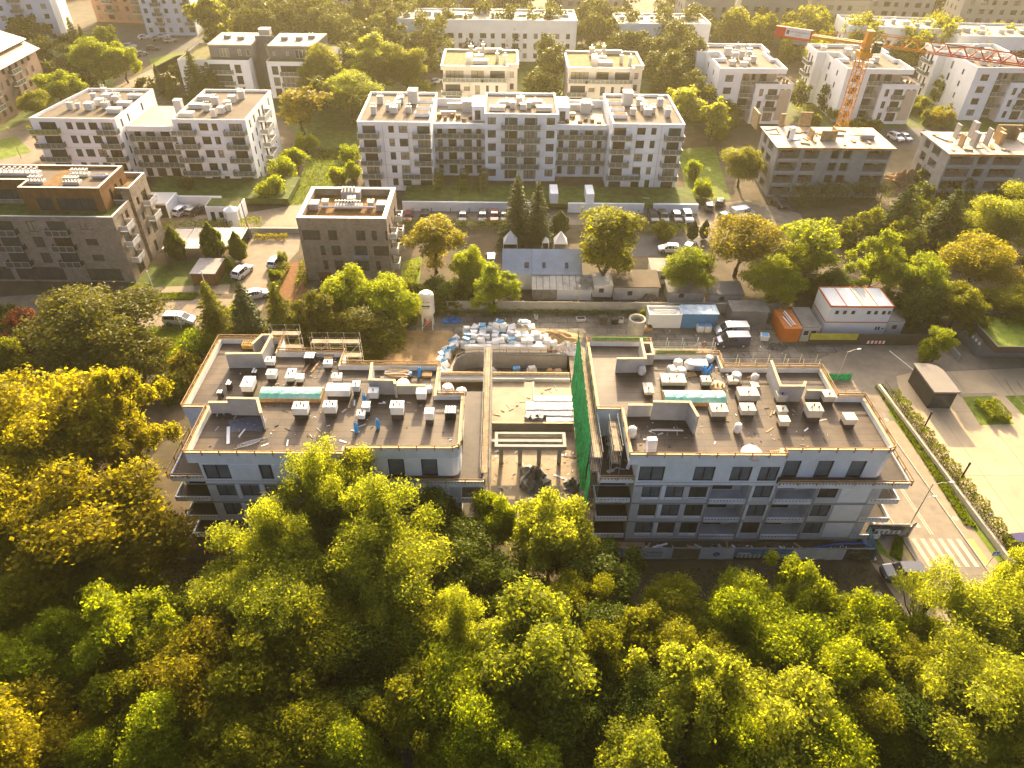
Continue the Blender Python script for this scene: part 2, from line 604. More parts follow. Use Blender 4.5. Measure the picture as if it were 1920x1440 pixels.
mk.poly([RD(-3.4, 30), RD(-3.2, 30), RD(-3.2, 45.6), RD(-3.4, 45.6)], zm)
for i in range(3):
    mk.poly([RD(-2.6 + i * .9, 43.4), RD(-2.1 + i * .9, 43.4), RD(-2.1 + i * .9, 44.0), RD(-2.6 + i * .9, 44.0)], zm)
    mk.poly([RD(-6.4 + i * .9, 51.8), RD(-5.9 + i * .9, 51.8), RD(-5.9 + i * .9, 52.4), RD(-6.4 + i * .9, 52.4)], zm)
struct(mk.build('road_marking', mark_w))
struct(MB().poly([RD(0.25, 46.4), RD(1.0, 46.4), RD(1.0, 50.2), RD(0.25, 50.2)], zm).poly([RD(-8.0, 46.4), RD(-7.3, 46.4), RD(-7.3, 50.2), RD(-8.0, 50.2)], zm).build('road_marking', mark_y))
sheet('parking_lot', [RD(3.5, 20), (130, 20), (130, 92), (74, 92), (70, 82), (62, 81.3), (57.0, 79.5), RD(3.5, 75)], 3, lotm, True)
sheet('lawn', [(1803, 743), (1858, 741), (1902, 795), (1838, 797)], 5, grass)
sheet('lawn', [(1884, 742), (1960, 740), (1990, 785), (1925, 785)], 5, grass)
sheet('kerb_walk', [(1796, 738), (1866, 736), (1872, 742), (1800, 744)], 6, walk)
mk = MB()
for p, r_ in ((G(1662, 787), .35), (G(1791, 972), .4), (G(1647, 1115), .45)):
    mk.poly([(p.x + r_ * math.cos(a * .7854), p.y + r_ * math.sin(a * .7854)) for a in range(8)], 0.036)
struct(mk.build('manhole_cover', kerb_m))
# bicycle sign painted on the lot and on the street
mk = MB()
for cx_, cy_ in ((tuple(G(1878, 991)[:2])), (tuple(G(279, 602)[:2]))):
    for dx in (-.42, .42):
        ring_ = [(cx_ + dx + .33 * math.cos(a * .5236), cy_ + .33 * math.sin(a * .5236)) for a in range(13)]
        for a in range(12):
            p, q = ring_[a], ring_[a + 1]
            c0 = (cx_ + dx, cy_)
            mk.poly([p, q, (c0[0] + (q[0] - c0[0]) * .72, c0[1] + (q[1] - c0[1]) * .72), (c0[0] + (p[0] - c0[0]) * .72, c0[1] + (p[1] - c0[1]) * .72)], 0.03)
    for a, q in (((-.42, 0), (0, .5)), ((0, .5), (.42, 0)), ((-.1, .55), (.2, .55)), ((-.2, .3), (.25, .3))):
        mk.poly([(cx_ + a[0], cy_ + a[1]), (cx_ + q[0], cy_ + q[1]), (cx_ + q[0], cy_ + q[1] + .08), (cx_ + a[0], cy_ + a[1] + .08)], 0.032)
struct(mk.build('bicycle_marking', mark_w))
tm = MB()
for cx_, cy_, r_, a0, a1 in ((84, 62, 14, 1.9, 3.6), (84, 62, 12.4, 1.9, 3.6), (66, 44, 13, .1, 1.5), (66, 44, 11.4, .1, 1.5), (95, 75, 22, 2.6, 4.0), (95, 75, 20.4, 2.6, 4.0), (50, 60, 9, 4.9, 5.9), (38, 62, 12, -.8, .5)):
    for i in range(24):
        a, c = a0 + (a1 - a0) * i / 24, a0 + (a1 - a0) * (i + 1) / 24
        q = [(cx_ + r * math.cos(g), cy_ + r * math.sin(g)) for r, g in ((r_, a), (r_ + .22, a), (r_ + .22, c), (r_, c))]
        if all(x > RD(3.6, y)[0] for x, y in q) and q[0][1] < 80:
            tm.poly(q, .0225)
struct(tm.build('tyre_marks', mat('tyre_mark', (0.26, 0.195, 0.115), .85, .35, 1.2)))
# ------------------------------------------------------------------ the two unfinished blocks
conc = mat('concrete', (0.27, 0.265, 0.25), 0.85, 0.16, 0.7, bump=0.15, dark=(0.18, 0.175, 0.165), stain=0.6)
conc_l = mat('concrete_light', (0.33, 0.315, 0.285), 0.85, 0.14, 0.8, bump=0.15, dark=(0.28, 0.265, 0.24), stain=0.55)
conc_d = mat('concrete_dark', (0.13, 0.12, 0.105), 0.9, 0.2, 0.6, bump=0.2)
foam = mat('foam_panel', (0.70, 0.70, 0.68), 0.8, 0.07, 1.0, bump=0.1, dark=(0.42, 0.42, 0.40), stain=0.4)
plaster = mat('plaster_primer', (0.62, 0.62, 0.60), 0.8, 0.09, 0.7, dark=(0.36, 0.36, 0.345), stain=0.45)
bitu = brick_mat('bitumen_roof', (0.086, 0.060, 0.037), (0.066, 0.046, 0.029), (0.030, 0.022, 0.015), 8.0, 0.95, 0.04, 0.62, noise=0.28, nscale=0.35, spec=0.22, patch=(0.115, 0.083, 0.052))  # lighter tan patch: roof stains plus sun reflection put into the colour
bitu_d = mat('bitumen_terrace', (0.055, 0.041, 0.030), 0.7, 0.25, 0.8, dark=(0.10, 0.08, 0.06), stain=0.4)
black = mat('black_rubber', (0.02, 0.019, 0.018), 0.6, 0.3, 3)
timber = mat('timber', (0.36, 0.22, 0.095), 0.8, 0.25, 3.0, bump=0.1)
timber_p = mat('timber_pale', (0.46, 0.33, 0.18), 0.8, 0.25, 3.0)
frame_d = mat('window_frame_dark', (0.020, 0.012, 0.008), 0.5, 0.3, 2)
glass_b = glass_mat('glass_blue', (0.105, 0.125, 0.135), 0.06)
glass_k = glass_mat('glass_dark', (0.045, 0.050, 0.050), 0.06)
white_v = mat('vent_white', (0.62, 0.60, 0.55), 0.75, 0.10, 2.0, dark=(0.42, 0.38, 0.32), stain=0.4)
green_t = mat('green_tarp', (0.16, 0.42, 0.33), 0.35, 0.2, 1.5, dark=(0.50, 0.62, 0.52), stain=0.45, bump=0.4)
steel = mat('scaffold_steel', (0.36, 0.33, 0.28), 0.5, 0.2, 4, metal=0.4)
OPT = dict(bars=1)


def offset_poly(pts, t):
    """inward offset of a CCW polygon with mitred corners"""
    n = len(pts)
    out = []
    for i in range(n):
        p0, p1, p2 = Vector(pts[i - 1]), Vector(pts[i]), Vector(pts[(i + 1) % n])
        a, c = (p1 - p0).normalized(), (p2 - p1).normalized()
        na, nc = Vector((-a.y, a.x)), Vector((-c.y, c.x))
        m_ = (na + nc)
        k = t / max(0.2, m_.normalized().dot(na))
        out.append(tuple(p1 + m_.normalized() * k))
    return out


def ring(b, pts, t, z0, z1, m=0, mtop=None):
    """parapet: a mitred band of thickness t inside the outline"""
    ins = offset_poly(pts, t)
    n = len(pts)
    for i in range(n):
        j = (i + 1) % n
        A, B, C, D = pts[i], pts[j], ins[j], ins[i]
        b.add([(*A, z0), (*B, z0), (*B, z1), (*A, z1)], [(0, 1, 2, 3)], m)
        b.add([(*D, z0), (*C, z0), (*C, z1), (*D, z1)], [(3, 2, 1, 0)], m)
        b.add([(*A, z1), (*B, z1), (*C, z1), (*D, z1)], [(0, 1, 2, 3)], m if mtop is None else mtop)
        b.add([(*A, z0), (*B, z0), (*C, z0), (*D, z0)], [(3, 2, 1, 0)], m)
    return b


def rail(parent, path, z, h=0.5, step=1.75, name='guard_rail', m=None, out=0.0):
    """timber edge guard: two boards and short posts along a path"""
    b = MB()
    for i in range(len(path) - 1):
        p, q = Vector(path[i]), Vector(path[i + 1])
        d = q - p
        L = d.length
        if L < 0.05:
            continue
        a = math.atan2(d.y, d.x)
        c = (p + q) / 2
        b.cbox((c.x, c.y, z + h - 0.06), (L, 0.05, 0.13), a)
        b.cbox((c.x, c.y, z + 0.02), (L, 0.045, 0.13), a)
        k = max(1, int(L / step))
        for j in range(k + 1):
            s = p + d * (j / k)
            b.cbox((s.x, s.y, z - 0.28), (0.09, 0.10, h + 0.30), a)
    return b.build(name, m or timber, parent)


def vent(parent, x, y, z, w, d, h, pipes=2, top=None):
    b = MB()
    b.box(-w / 2 + .04, w / 2 - .04, .04, d - .04, 0, h * .42, 1)
    b.box(-w / 2, w / 2, 0, d, h * .42, h, 0)
    b.box(-w / 2 - .05, w / 2 + .05, -.05, d + .05, h, h + .06, 0)
    for i in range(pipes):
        b.lathe([(.07, 0), (.07, .16), (.10, .17), (.10, .24)], 8, 2, (-w / 2 + w * (i + 1) / (pipes + 1), d * (.35 + .3 * (i % 2)), h + .06))
    return b.build('vent', [top or white_v, bitu_d, black], parent, (x, y, z))


def roof_wall(parent, pts, z, h, t=0.22, m=None):
    b = MB()
    for i in range(len(pts) - 1):
        p, q = Vector(pts[i]), Vector(pts[i + 1])
        d = q - p
        a = math.atan2(d.y, d.x)
        c = (p + q) / 2
        e = t if i < len(pts) - 2 else 0
        hh = h - 0.003 * i
        b.cbox((c.x, c.y, z), (d.length + e, t, hh), a)
        b.cbox((c.x, c.y, z + hh), (d.length + e + .06, t + .08, 0.05), a, 1)
    return b.build('roof_wall', [m or conc_l, timber_p], parent)


def construction_block(dx, label, variant):
    ox, oy = 12.9 + dx, 49.9
    t = thing('unfinished_apartment_block', label, 'apartment block', (ox, oy, 0))
    L = lambda px, py, z=12.9: (lambda v: (v.x - ox, v.y - oy))(G(px, py, z))
    F = (0.6, 3.5, 6.5)
    ZT, ZR, ZP = 9.5, 12.9, 13.5
    wall = MB()
    XW = [(1.9, 3.8), (4.4, 6.3), (6.9, 8.8), (13.7, 15.6), (20.6, 22.6)]
    XB = [(9.2, 13.1), (16.1, 20.2)]
    holes = []
    for f in F:
        holes += [(a - 1, c - 1, f + .65, f + 2.55, .22) for a, c in XW]
        holes += [(a - 1, c - 1, f, f + 2.62, 1.7) for a, c in XB]
    wall.wall((1, 0), (27.2, 0), -0.2, 9.15, holes, m=0)
    sideh = [(1.0, 3.4, f + .1, f + 2.4, .22) for f in F] + [(6.5, 8.2, f + .65, f + 2.5, .22) for f in F]
    wall.wall((27.2, 0), (27.2, 14.4), -0.2, 9.15, sideh)
    wall.wall((27.2, 14.4), (12.8, 14.4), -0.2, 9.15)
    wall.wall((12.8, 14.4), (12.8, 16.8), -0.2, 9.15)
    wall.wall((12.8, 16.8), (5, 16.8), -0.2, 9.15)
    wall.wall((5, 16.8), (5, 19.4), -0.2, 9.15)
    wall.wall((5, 19.4), (-2.5, 19.4), -0.2, 9.15)
    wall.wall((-2.5, 19.4), (-2.5, 2.2), -0.2, 9.15, [(3, 4.6, f + .65, f + 2.5, .22) for f in F] + [(10, 11.6, f + .65, f + 2.5, .22) for f in F])
    ch = [(.35, 3.1, f + .12, f + 2.4, .22) for f in F]
    wall.wall((-2.5, 2.2), (1.0, 2.2), -0.2, 9.15, ch)
    wall.wall((1.0, 2.2), (1.0, 0), -0.2, 9.15)
    for f in F:
        for a, c in XB:
            wall.wall((a, 1.7), (c, 1.7), f, f + 2.62, [(.3, 2.9, .12 + f, f + 2.3, .15)])
    # storey bands and corner piers in bare concrete, a little proud
    for z in (3.28, 6.28, 9.0):
        wall.box(1.02, 9.17, -.03, .0, z - .16, z + .06, 1)
        wall.box(20.24, 27.17, -.03, .0, z - .16, z + .06, 1)
    wall.box(1.0, 27.2, -.10, -.001, -.2, .50, 1)
    for a, c in ((9.0, 9.14), (13.16, 13.34), (15.8, 16.04), (20.27, 20.5)):
        wall.box(a, c, -.05, -.001, .52, 8.98, 2)
    wall.build('wall', [mat('facade_concrete', (0.47, 0.47, 0.45), 0.85, 0.13, 0.6, bump=0.15, dark=(0.27, 0.27, 0.26), stain=0.55), conc, conc], t)
    for f in F:
        for a, c in XW:
            window(t, (a, .12, f + .65), (1, 0), c - a, 1.9, frame_d, glass_b if random.random() < .5 else glass_k, 1)
        for a, c in XB:
            window(t, (a + .3, 1.78, f + .12), (1, 0), 2.6, 2.18, frame_d, glass_k, 1)
        window(t, (-2.15, 2.32, f + .12), (1, 0), 2.75, 2.28, frame_d, glass_k, 1)
        window(t, (27.08, 1.0, f + .1), (0, 1), 2.4, 2.3, frame_d, glass_k, 1)
        window(t, (27.08, 6.5, f + .65), (0, 1), 1.7, 1.85, frame_d, glass_k, 0)
    # foam insulation panels glued to the front
    fp = [(22.9, 26.0, .75, 3.05), (22.9, 26.0, 3.55, 6.02), (22.9, 26.0, 6.55, 8.78)]
    for z in (1.0, 4.0, 7.0):
        fp += [(3.95, 4.35, z - .1, z + 2.05), (6.4, 6.85, z - .1, z + 2.05)][:1 if variant else 2]
        fp += [(15.65, 15.78, z - .3, z + 2.0), (13.38, 13.65, z - .3, z + 2.0)]
    if variant:
        fp += [(1.95, 3.75, .9 + 3 * k, 1.22 + 3 * k) for k in range(3)] + [(4.45, 6.25, .9 + 3 * k, 1.22 + 3 * k) for k in range(3)] + [(6.95, 8.75, .9 + 3 * k, 1.22 + 3 * k) for k in range(3)]
        fp += [(6.45, 8.9, 7.0, 7.12)]
    for a, c, z0, z1 in fp:
        MB().box(a, c, -.07, -.002, z0, z1).build('foam_panel', foam, t)
    # terrace deck over the third storey
    sl = [(1.0, -.04), (15.75, -.04), (15.75, -.14), (29.5, -.14), (29.5, 14.5), (12.85, 14.5), (12.85, 16.9), (5.05, 16.9), (5.05, 19.5), (-2.6, 19.5), (-2.6, .5), (1.0, .5)]
    MB().prism(sl, 9.15, ZT, 0, 1).build('terrace', [plaster, bitu_d], t)

    def edge_band(name, pts, z0, z1, th=.16, dots=True):
        b_ = MB()
        for i in range(len(pts) - 1):
            p, q = Vector(pts[i]), Vector(pts[i + 1])
            d = q - p
            a = math.atan2(d.y, d.x)
            c = (p + q) / 2
            b_.cbox((c.x, c.y, z0), (d.length - .002, th, z1 - z0), a)
            if dots:
                nrm = Vector((d.y, -d.x)).normalized()
                k = int(d.length / .34)
                for j in range(k):
                    s = p + d * ((j + .5) / k) + nrm * (th / 2 + .004)
                    b_.cbox((s.x, s.y, z1 - .20), (.12, .02, .11), a, 1)
        return b_.build(name, [plaster, black], t)

    edge_band('terrace_edge', [(15.85, -.24), (29.6, -.24)], 9.0, 9.78)
    edge_band('terrace_edge', [(29.6, -.2), (29.6, 10.6)], 9.0, 9.78)
    edge_band('terrace_edge', [(-2.62, .42), (.95, .42)], 9.0, 9.72)
    edge_band('terrace_edge', [(-2.7, 6.9), (-2.7, .5)], 9.0, 9.72)
    rail(t, [(15.9, -.38), (29.7, -.38)], 9.78, .45)
    rail(t, [(29.74, -.3), (29.74, 10.6)], 9.78, .5)
    rail(t, [(-2.6, .28), (.95, .28)], 9.72, .45)
    if not variant:
        rail(t, [(-2.86, .3), (-2.86, 6.9)], 9.72, .7)
    # balconies
    for f in F:
        for a, c in XB:
            b = MB().box(a + .02, c - .02, -.16, .02, f - .2, f + .5)
            for j in range(11):
                x = a + .2 + (c - a - .4) * j / 10
                b.box(x - .06, x + .06, -.175, -.158, f + .28, f + .4, 1)
            b.build('balcony', [plaster, black], t)
        b = MB().box(-2.9 if f > 4 else -2.6, .97, .15, 2.18, f - .2, f, 2)
        x0 = -2.9 if f > 4 else -2.6
        b.box(x0, .85, .05, .19, f - .25, f + .42).box(x0, x0 + .14, .2, 2.15, f - .25, f + .42)
        for j in range(9):
            x = x0 + .25 + (.6 - x0) * j / 9
            b.box(x - .06, x + .06, .036, .052, f + .2, f + .32, 1)
        b.build('balcony', [plaster, black, bitu_d], t)
        b = MB().box(27.23, 29.5, .1, 5.2, f - .2, f, 2)
        b.box(26.3, 29.6, -.04, .1, f - .22, f + .48).box(29.5, 29.64, .11, 5.2, f - .22, f + .48).box(27.23, 29.49, 5.1, 5.22, f - .22, f + .48)
        for j in range(8):
            x = 26.6 + 2.8 * j / 7
            b.box(x - .06, x + .06, -.056, -.038, f + .26, f + .38, 1)
        for j in range(12):
            y = .5 + 4.4 * j / 11
            b.box(29.638, 29.656, y - .06, y + .06, f + .26, f + .38, 1)
        b.build('balcony', [plaster, black, bitu_d], t)
    # top storey
    T = [(1, 0), (15.7, 0), (15.7, .8), (26.4, .8), (26.95, 1.05), (27.2, 1.6), (27.2, 9.2), (24.2, 9.2), (24.2, 14.4), (12.8, 14.4), (12.8, 16.8), (5, 16.8), (5, 19.4), (-2.5, 19.4), (-2.5, 6.9), (1, 6.9)]
    up = MB()
    tw = {0: [(.25, 2.85, ZT + .2, ZT + 2.35), (5.9, 8.0, ZT + .2, ZT + 2.35), (9.7, 11.8, ZT + .2, ZT + 2.35), (12.6, 14.6, ZT + .2, ZT + 2.35)],
          2: [(.7, 2.35, ZT, ZT + 2.45), (4.1, 5.75, ZT, ZT + 2.45), (7.5, 9.15, ZT, ZT + 2.45)],
          5: [(2, 4.5, ZT, ZT + 2.4)], 15: [(1.5, 4, ZT, ZT + 2.4)]}
    for i in range(len(T)):
        up.wall(T[i], T[(i + 1) % len(T)], ZT, ZR - .02, tw.get(i, ()), .25)
    up.build('upper_wall', [foam if variant == 0 else plaster], t)
    for a, c, z0, z1 in tw[0]:
        window(t, (1 + a, .14, z0), (1, 0), c - a, z1 - z0, frame_d, glass_b, 1, fw=.1)
    for a, c, z0, z1 in tw[2]:
        window(t, (15.7 + a, .94, z0 + .02), (1, 0), c - a, z1 - z0 - .02, frame_d, glass_b, 0, fw=.1)
    window(t, (27.08, 3.6, ZT + .02), (0, 1), 2.5, 2.38, frame_d, glass_k, 1)
    T2 = [(0, -.06), (15.76, -.06), (15.76, .74), (26.45, .74), (27.05, 1.0), (27.3, 1.6), (27.3, 9.3), (24.3, 9.3), (24.3, 14.5), (12.9, 14.5), (12.9, 16.9), (5.1, 16.9), (5.1, 19.5), (-2.6, 19.5), (-2.6, 6.8), (0, 6.8)]
    MB().prism(offset_poly(T2, .1), ZR - .3, ZR).build('roof', bitu, t)
    ring(MB(), T2, .32, 12.15, ZP, 0, 1).build('parapet', [plaster, timber_p], t)
    rails = [[T2[15], T2[0], T2[1]], [T2[1], T2[2], T2[3], T2[4], T2[5], T2[6]], [T2[6], T2[7], T2[8]], [T2[8], T2[9], T2[10], T2[11], T2[12], T2[13]], [T2[13], T2[14], T2[15]]]
    for r_ in rails:
        pp = []
        for q in r_:
            v = Vector(q)
            pp.append(tuple(v + (v - Vector((12, 9))).normalized() * .06))
        rail(t, pp, ZP, .42)
    return t, L


LB, LL = construction_block(-44.3, 'concrete apartment block under construction with dark roof, left of the gap', 0)
RB, LRr = construction_block(0.0, 'concrete apartment block under construction with dark roof, right of green netting', 1)
zr = 12.9


def z7(x, y): return (310 + x / 6, 610 + y / 6)
def z1_(x, y): return (600 + x / 6, 640 + y / 6)
def z3(x, y): return (1060 + x / 5.5375, 600 + y / 5.5375)
def z5(x, y): return (1360 + x / 5.333, 640 + y / 5.333)


for p, w_, d_, h_, n_ in ((z7(1185, 480), 1.0, .9, .9, 2), (z7(935, 790), 1.2, 1.7, 1.3, 1), (z7(1205, 640), 1.0, .9, 1.1, 1), (z7(1410, 660), .9, 1.6, .9, 2), (z7(1515, 665), .8, .9, .8, 0), (z7(1535, 1060), 1.5, 1.1, 1.5, 3),
                          (z1_(95, 325), .9, .8, .9, 1), (z1_(195, 480), 1.0, .8, .9, 2), (z1_(415, 610), .75, .9, 1.3, 1), (z1_(215, 665), 2.5, 1.2, 1.4, 0), (z1_(125, 860), 1.3, 1.0, 1.5, 3), (z1_(525, 830), .75, .9, 1.1, 0),
                          (z1_(465, 905), .8, .8, .9, 2), (z1_(610, 690), 1.0, .9, 1.4, 1), (z1_(1145, 700), 1.0, .9, 1.4, 0), (z1_(875, 885), 1.35, 1.1, 1.7, 3), (z1_(1235, 935), .9, .9, 1.5, 1)):
    x, y = LL(*p)
    vent(LB, x, y, zr, w_, d_, h_, n_)
for p, w_, d_, h_, n_ in ((z3(865, 795), 1.0, 1.6, .6, 1), (z3(1120, 705), 2.7, 1.5, .8, 2), (z3(1455, 705), 1.0, 1.0, .9, 1), (z3(1585, 1040), 1.7, 1.3, 1.2, 2),
                          (z5(215, 770), 1.5, 1.2, 1.1, 1), (z5(215, 640), 2.1, 1.4, 1.4, 1), (z5(70, 455), 1.0, .9, .8, 1), (z5(290, 495), .8, .8, .6, 0), (z5(550, 640), 1.0, 1.0, 1.2, 1), (z5(1020, 640), 1.2, 1.1, 1.2, 1),
                          (z5(560, 765), 1.0, .9, .9, 1), (z5(575, 880), 1.0, .9, 1.1, 0), (z5(870, 810), 1.5, 1.3, 1.6, 3), (z5(1230, 870), 1.2, 1.1, 1.2, 0)):
    x, y = LRr(*p)
    vent(RB, x, y, zr, w_, d_, h_, n_, top=mat('vent_beige', (0.44, 0.39, 0.30), 0.8, 0.12, 2.0, dark=(0.3, 0.26, 0.2), stain=0.4))


def scraps(px_poly, z, n_, seed, smin=.08, smax=.4):
    """offcuts, wrappers and dust lying about, nothing one could count"""
    rr = random.Random(seed)
    b = MB()
    w_ = [G(*p, z)[:2] for p in px_poly]
    for i in range(n_):
        a, c, u, v = rr.random(), rr.random(), rr.random(), rr.random()
        x = (w_[0][0] * (1 - a) + w_[1][0] * a) * (1 - c) + (w_[3][0] * (1 - a) + w_[2][0] * a) * c
        y = (w_[0][1] * (1 - a) + w_[1][1] * a) * (1 - c) + (w_[3][1] * (1 - a) + w_[2][1] * a) * c
        s_ = smin + (smax - smin) * u ** 3
        b.cbox((x, y, z + .006), (s_ * (1 + 3 * v * v), s_ * .5, .02 + .05 * rr.random()), rr.uniform(0, 3.1), rr.randrange(4))
    struct(b.build('scraps', [foam, timber, conc_l, black]), 'stuff')


scraps([(400, 760), (800, 745), (855, 825), (365, 840)], 12.9, 90, 5)
scraps([(460, 660), (640, 670), (640, 720), (420, 750)], 12.9, 50, 6)
scraps([(1200, 790), (1480, 760), (1650, 835), (1190, 845)], 12.9, 90, 7)
scraps([(1240, 675), (1400, 690), (1420, 740), (1230, 720)], 12.9, 60, 8)
scraps([(920, 845), (1080, 850), (1090, 945), (915, 945)], 0.05, 90, 9, .1, .6)
scraps([(1150, 600), (1420, 600), (1500, 690), (1350, 690)], 0.02, 70, 10)
scraps([(1160, 1020), (1580, 1022), (1580, 1036), (1160, 1034)], 0.02, 70, 11, .1, .7)
scraps([(1140, 800), (1180, 800), (1190, 880), (1140, 885)], 9.55, 30, 12, .15, .9)


def skylight(parent, p0, d, w_=6.6, dep=1.9, h=.85):
    x, y = d(*p0)
    MB().box(-.08, w_ + .08, -.08, dep + .08, 0, h * .6, 0).build('skylight_kerb', timber, parent, (x, y, zr))
    b = MB()
    nx = 12
    for i in range(nx):
        for j in range(4):
            x0, x1 = w_ * i / nx, w_ * (i + 1) / nx
            y0, y1 = dep * j / 4, dep * (j + 1) / 4
            hh = lambda a, c: h * .62 + .34 * math.sin(math.pi * min(1, max(0, c / dep))) ** .5 + .03 * math.sin(a * 7 + c * 5)
            b.add([(x0, y0, hh(x0, y0)), (x1, y0, hh(x1, y0)), (x1, y1, hh(x1, y1)), (x0, y1, hh(x0, y1))], [(0, 1, 2, 3)])
    for i in range(7):
        x0 = w_ * i / 6
        b.tube([(x0, 0, h * .66), (x0, dep * .3, h * .62 + .34), (x0, dep * .7, h * .62 + .34), (x0, dep, h * .66)], .035, 4, 1)
    b.box(-.02, w_ + .02, -.03, 0.0, h * .1, h * .64, 0)
    b.box(w_, w_ + .03, 0, dep, h * .1, h * .64, 0)
    b.box(-.03, 0, 0, dep, h * .1, h * .64, 0)
    b.build('skylight', [green_t, mat('green_frame', (0.30, 0.45, 0.36), .4)], parent, (x, y, zr))


skylight(LB, z7(1065, 860), LL)
skylight(RB, z3(1035, 890), LRr, 6.7, 2.0)
rw = lambda P_, D, pts, h: roof_wall(P_, [D(*q) for q in pts], zr, h)
rw(LB, LL, [(432.5, 689), (497, 688.3), (514, 656)], 2.0)
rw(LB, LL, [(480, 664), (497, 648), (513, 648), (515, 655)], 1.6)
rw(LB, LL, [(398, 774), (437, 774)], 1.5)
rw(LB, LL, [(437, 777), (491, 778), (498, 805)], 2.3)
rw(LB, LL, [(701, 707), (697, 738), (742, 739), (744, 746)], 2.0)
rw(LB, LL, [(746, 738), (799, 738)], 1.2)
rw(RB, LRr, [(1155, 698), (1206, 697.5), (1198, 660)], 2.0)
rw(RB, LRr, [(1206, 662), (1217, 662), (1222, 683), (1206, 684)], 1.5)
rw(RB, LRr, [(1175, 780), (1219, 780)], 1.6)
rw(RB, LRr, [(1221, 786), (1286, 787), (1301, 814)], 2.5)
rw(RB, LRr, [(1438, 706), (1454, 752), (1497, 752), (1500, 744)], 2.2)
rw(RB, LRr, [(1508, 747), (1555, 748)], 1.2)
# blank dark window and plaster panels on the front of the left block
for a, c in ((4.1, 6.9), (8.2, 10.3)):
    MB().box(a, c, -.05, -.002, 9.65, 11.9).build('foam_panel', foam, LB)
MB().box(16.0, 24.5, -.10, -.055, -.1, .2).build('wall_base', conc_d, RB)

# ------------------------------------------------------------------ podium over the garage between the blocks
pod = thing('garage_podium', 'low unfinished concrete garage deck in the gap between both grey blocks', 'garage', (-2.0, 52, 0))
deck_m = mat('deck_concrete', (0.25, 0.19, 0.12), 0.75, 0.25, 0.6, dark=(0.34, 0.265, 0.17), stain=0.7, bump=0.15)
X1 = 11.6
MB().box(-.3, X1, 15.9, 24.3, .8, 1.3).build('deck', deck_m, pod)
MB().box(-.3, X1, 15.65, 15.898, .06, 1.42).build('deck_edge', conc_d, pod)
MB().box(-.3, X1, 15.60, 15.90, 1.421, 1.47).build('edge_board', timber_p, pod)
MB().box(.4, 10.2, 12.9, 13.4, .06, .75).build('kerb_wall', conc, pod)
b = MB().box(1.2, 10.0, 9.6, 10.0, 2.55, 3.1).box(1.2, 10.0, 11.9, 12.2, 2.55, 3.1).box(1.2, 1.6, 10.01, 11.89, 2.55, 3.1).box(9.6, 10.0, 10.01, 11.89, 2.55, 3.1)
b.build('beam', conc_l, pod)
for x in (1.75, 4.1, 6.45, 8.95):
    MB().box(x, x + .5, 9.62, 9.98, 0.06, 2.549).build('column', conc, pod)
MB().box(-.3, X1, .5, 15.6, 0.02, .05).build('floor_slab', deck_m, pod)
MB().box(-.3, 5.2, 24.35, 24.6, 1.2, 1.8).build('upstand', conc_l, pod)
MB().box(6.6, X1, 24.35, 24.6, 1.2, 1.8).build('upstand', conc_l, pod)
MB().box(-8.0, X1, 24.8, 25.85, .9, 1.3).build('rear_beam', conc_l, pod)
MB().box(-8.0, X1, 25.86, 26.0, 0.1, 1.75).build('rear_wall', timber_p, pod)
MB().box(6.3, 6.5, 16.0, 24.3, 1.3, 1.42).build('joint_strip', conc_l, pod)
b = MB()
for i in range(16):
    b.cbox((.6 + (i * 2.7) % 10, 16.6 + (i * 1.9) % 6.8, 1.301), (.3 + .9 * ((i * 7) % 5) / 4, .14, .05 + .03 * (i % 3)), i * .7, i % 2)
b.build('offcuts', [timber_p, conc_l], pod)
# ramp retaining wall, bowed at the left end
b = MB()
pts = [(-7.1, 78.1), (-7.1, 81.2), (-6.6, 83.0), (-5.4, 84.0), (-3.6, 84.3), (9.9, 84.3)]
for i in range(len(pts) - 1):
    p, q = pts[i], pts[i + 1]
    b.add([(*p, HZ), (*q, HZ), (*q, .25), (*p, .25)], [(3, 2, 1, 0)])
    d = (Vector(q) - Vector(p)).normalized()
    o = Vector((-d.y, d.x)) * .3
    b.add([(*p, .25), (*q, .25), (q[0] + o.x, q[1] + o.y, .25), (p[0] + o.x, p[1] + o.y, .25)], [(0, 1, 2, 3)])
    b.add([(p[0] + o.x, p[1] + o.y, 0), (q[0] + o.x, q[1] + o.y, 0), (q[0] + o.x, q[1] + o.y, .25), (p[0] + o.x, p[1] + o.y, .25)], [(0, 1, 2, 3)])
wl = thing('retaining_wall', 'curved concrete retaining wall of the garage ramp below the foam pile', 'wall', (0, 0, 0))
b.build('wall', conc, wl)
rl = MB()
for i in range(len(pts) - 1):
    rl.tube([(*pts[i], .95), (*pts[i + 1], .95)], .05, 5)
for i in range(8):
    rl.tube([(-3.4 + i * 1.85, 84.35, .2), (-3.4 + i * 1.85, 84.35, 1.0)], .04, 5)
rl.build('hand_rail', timber, wl)
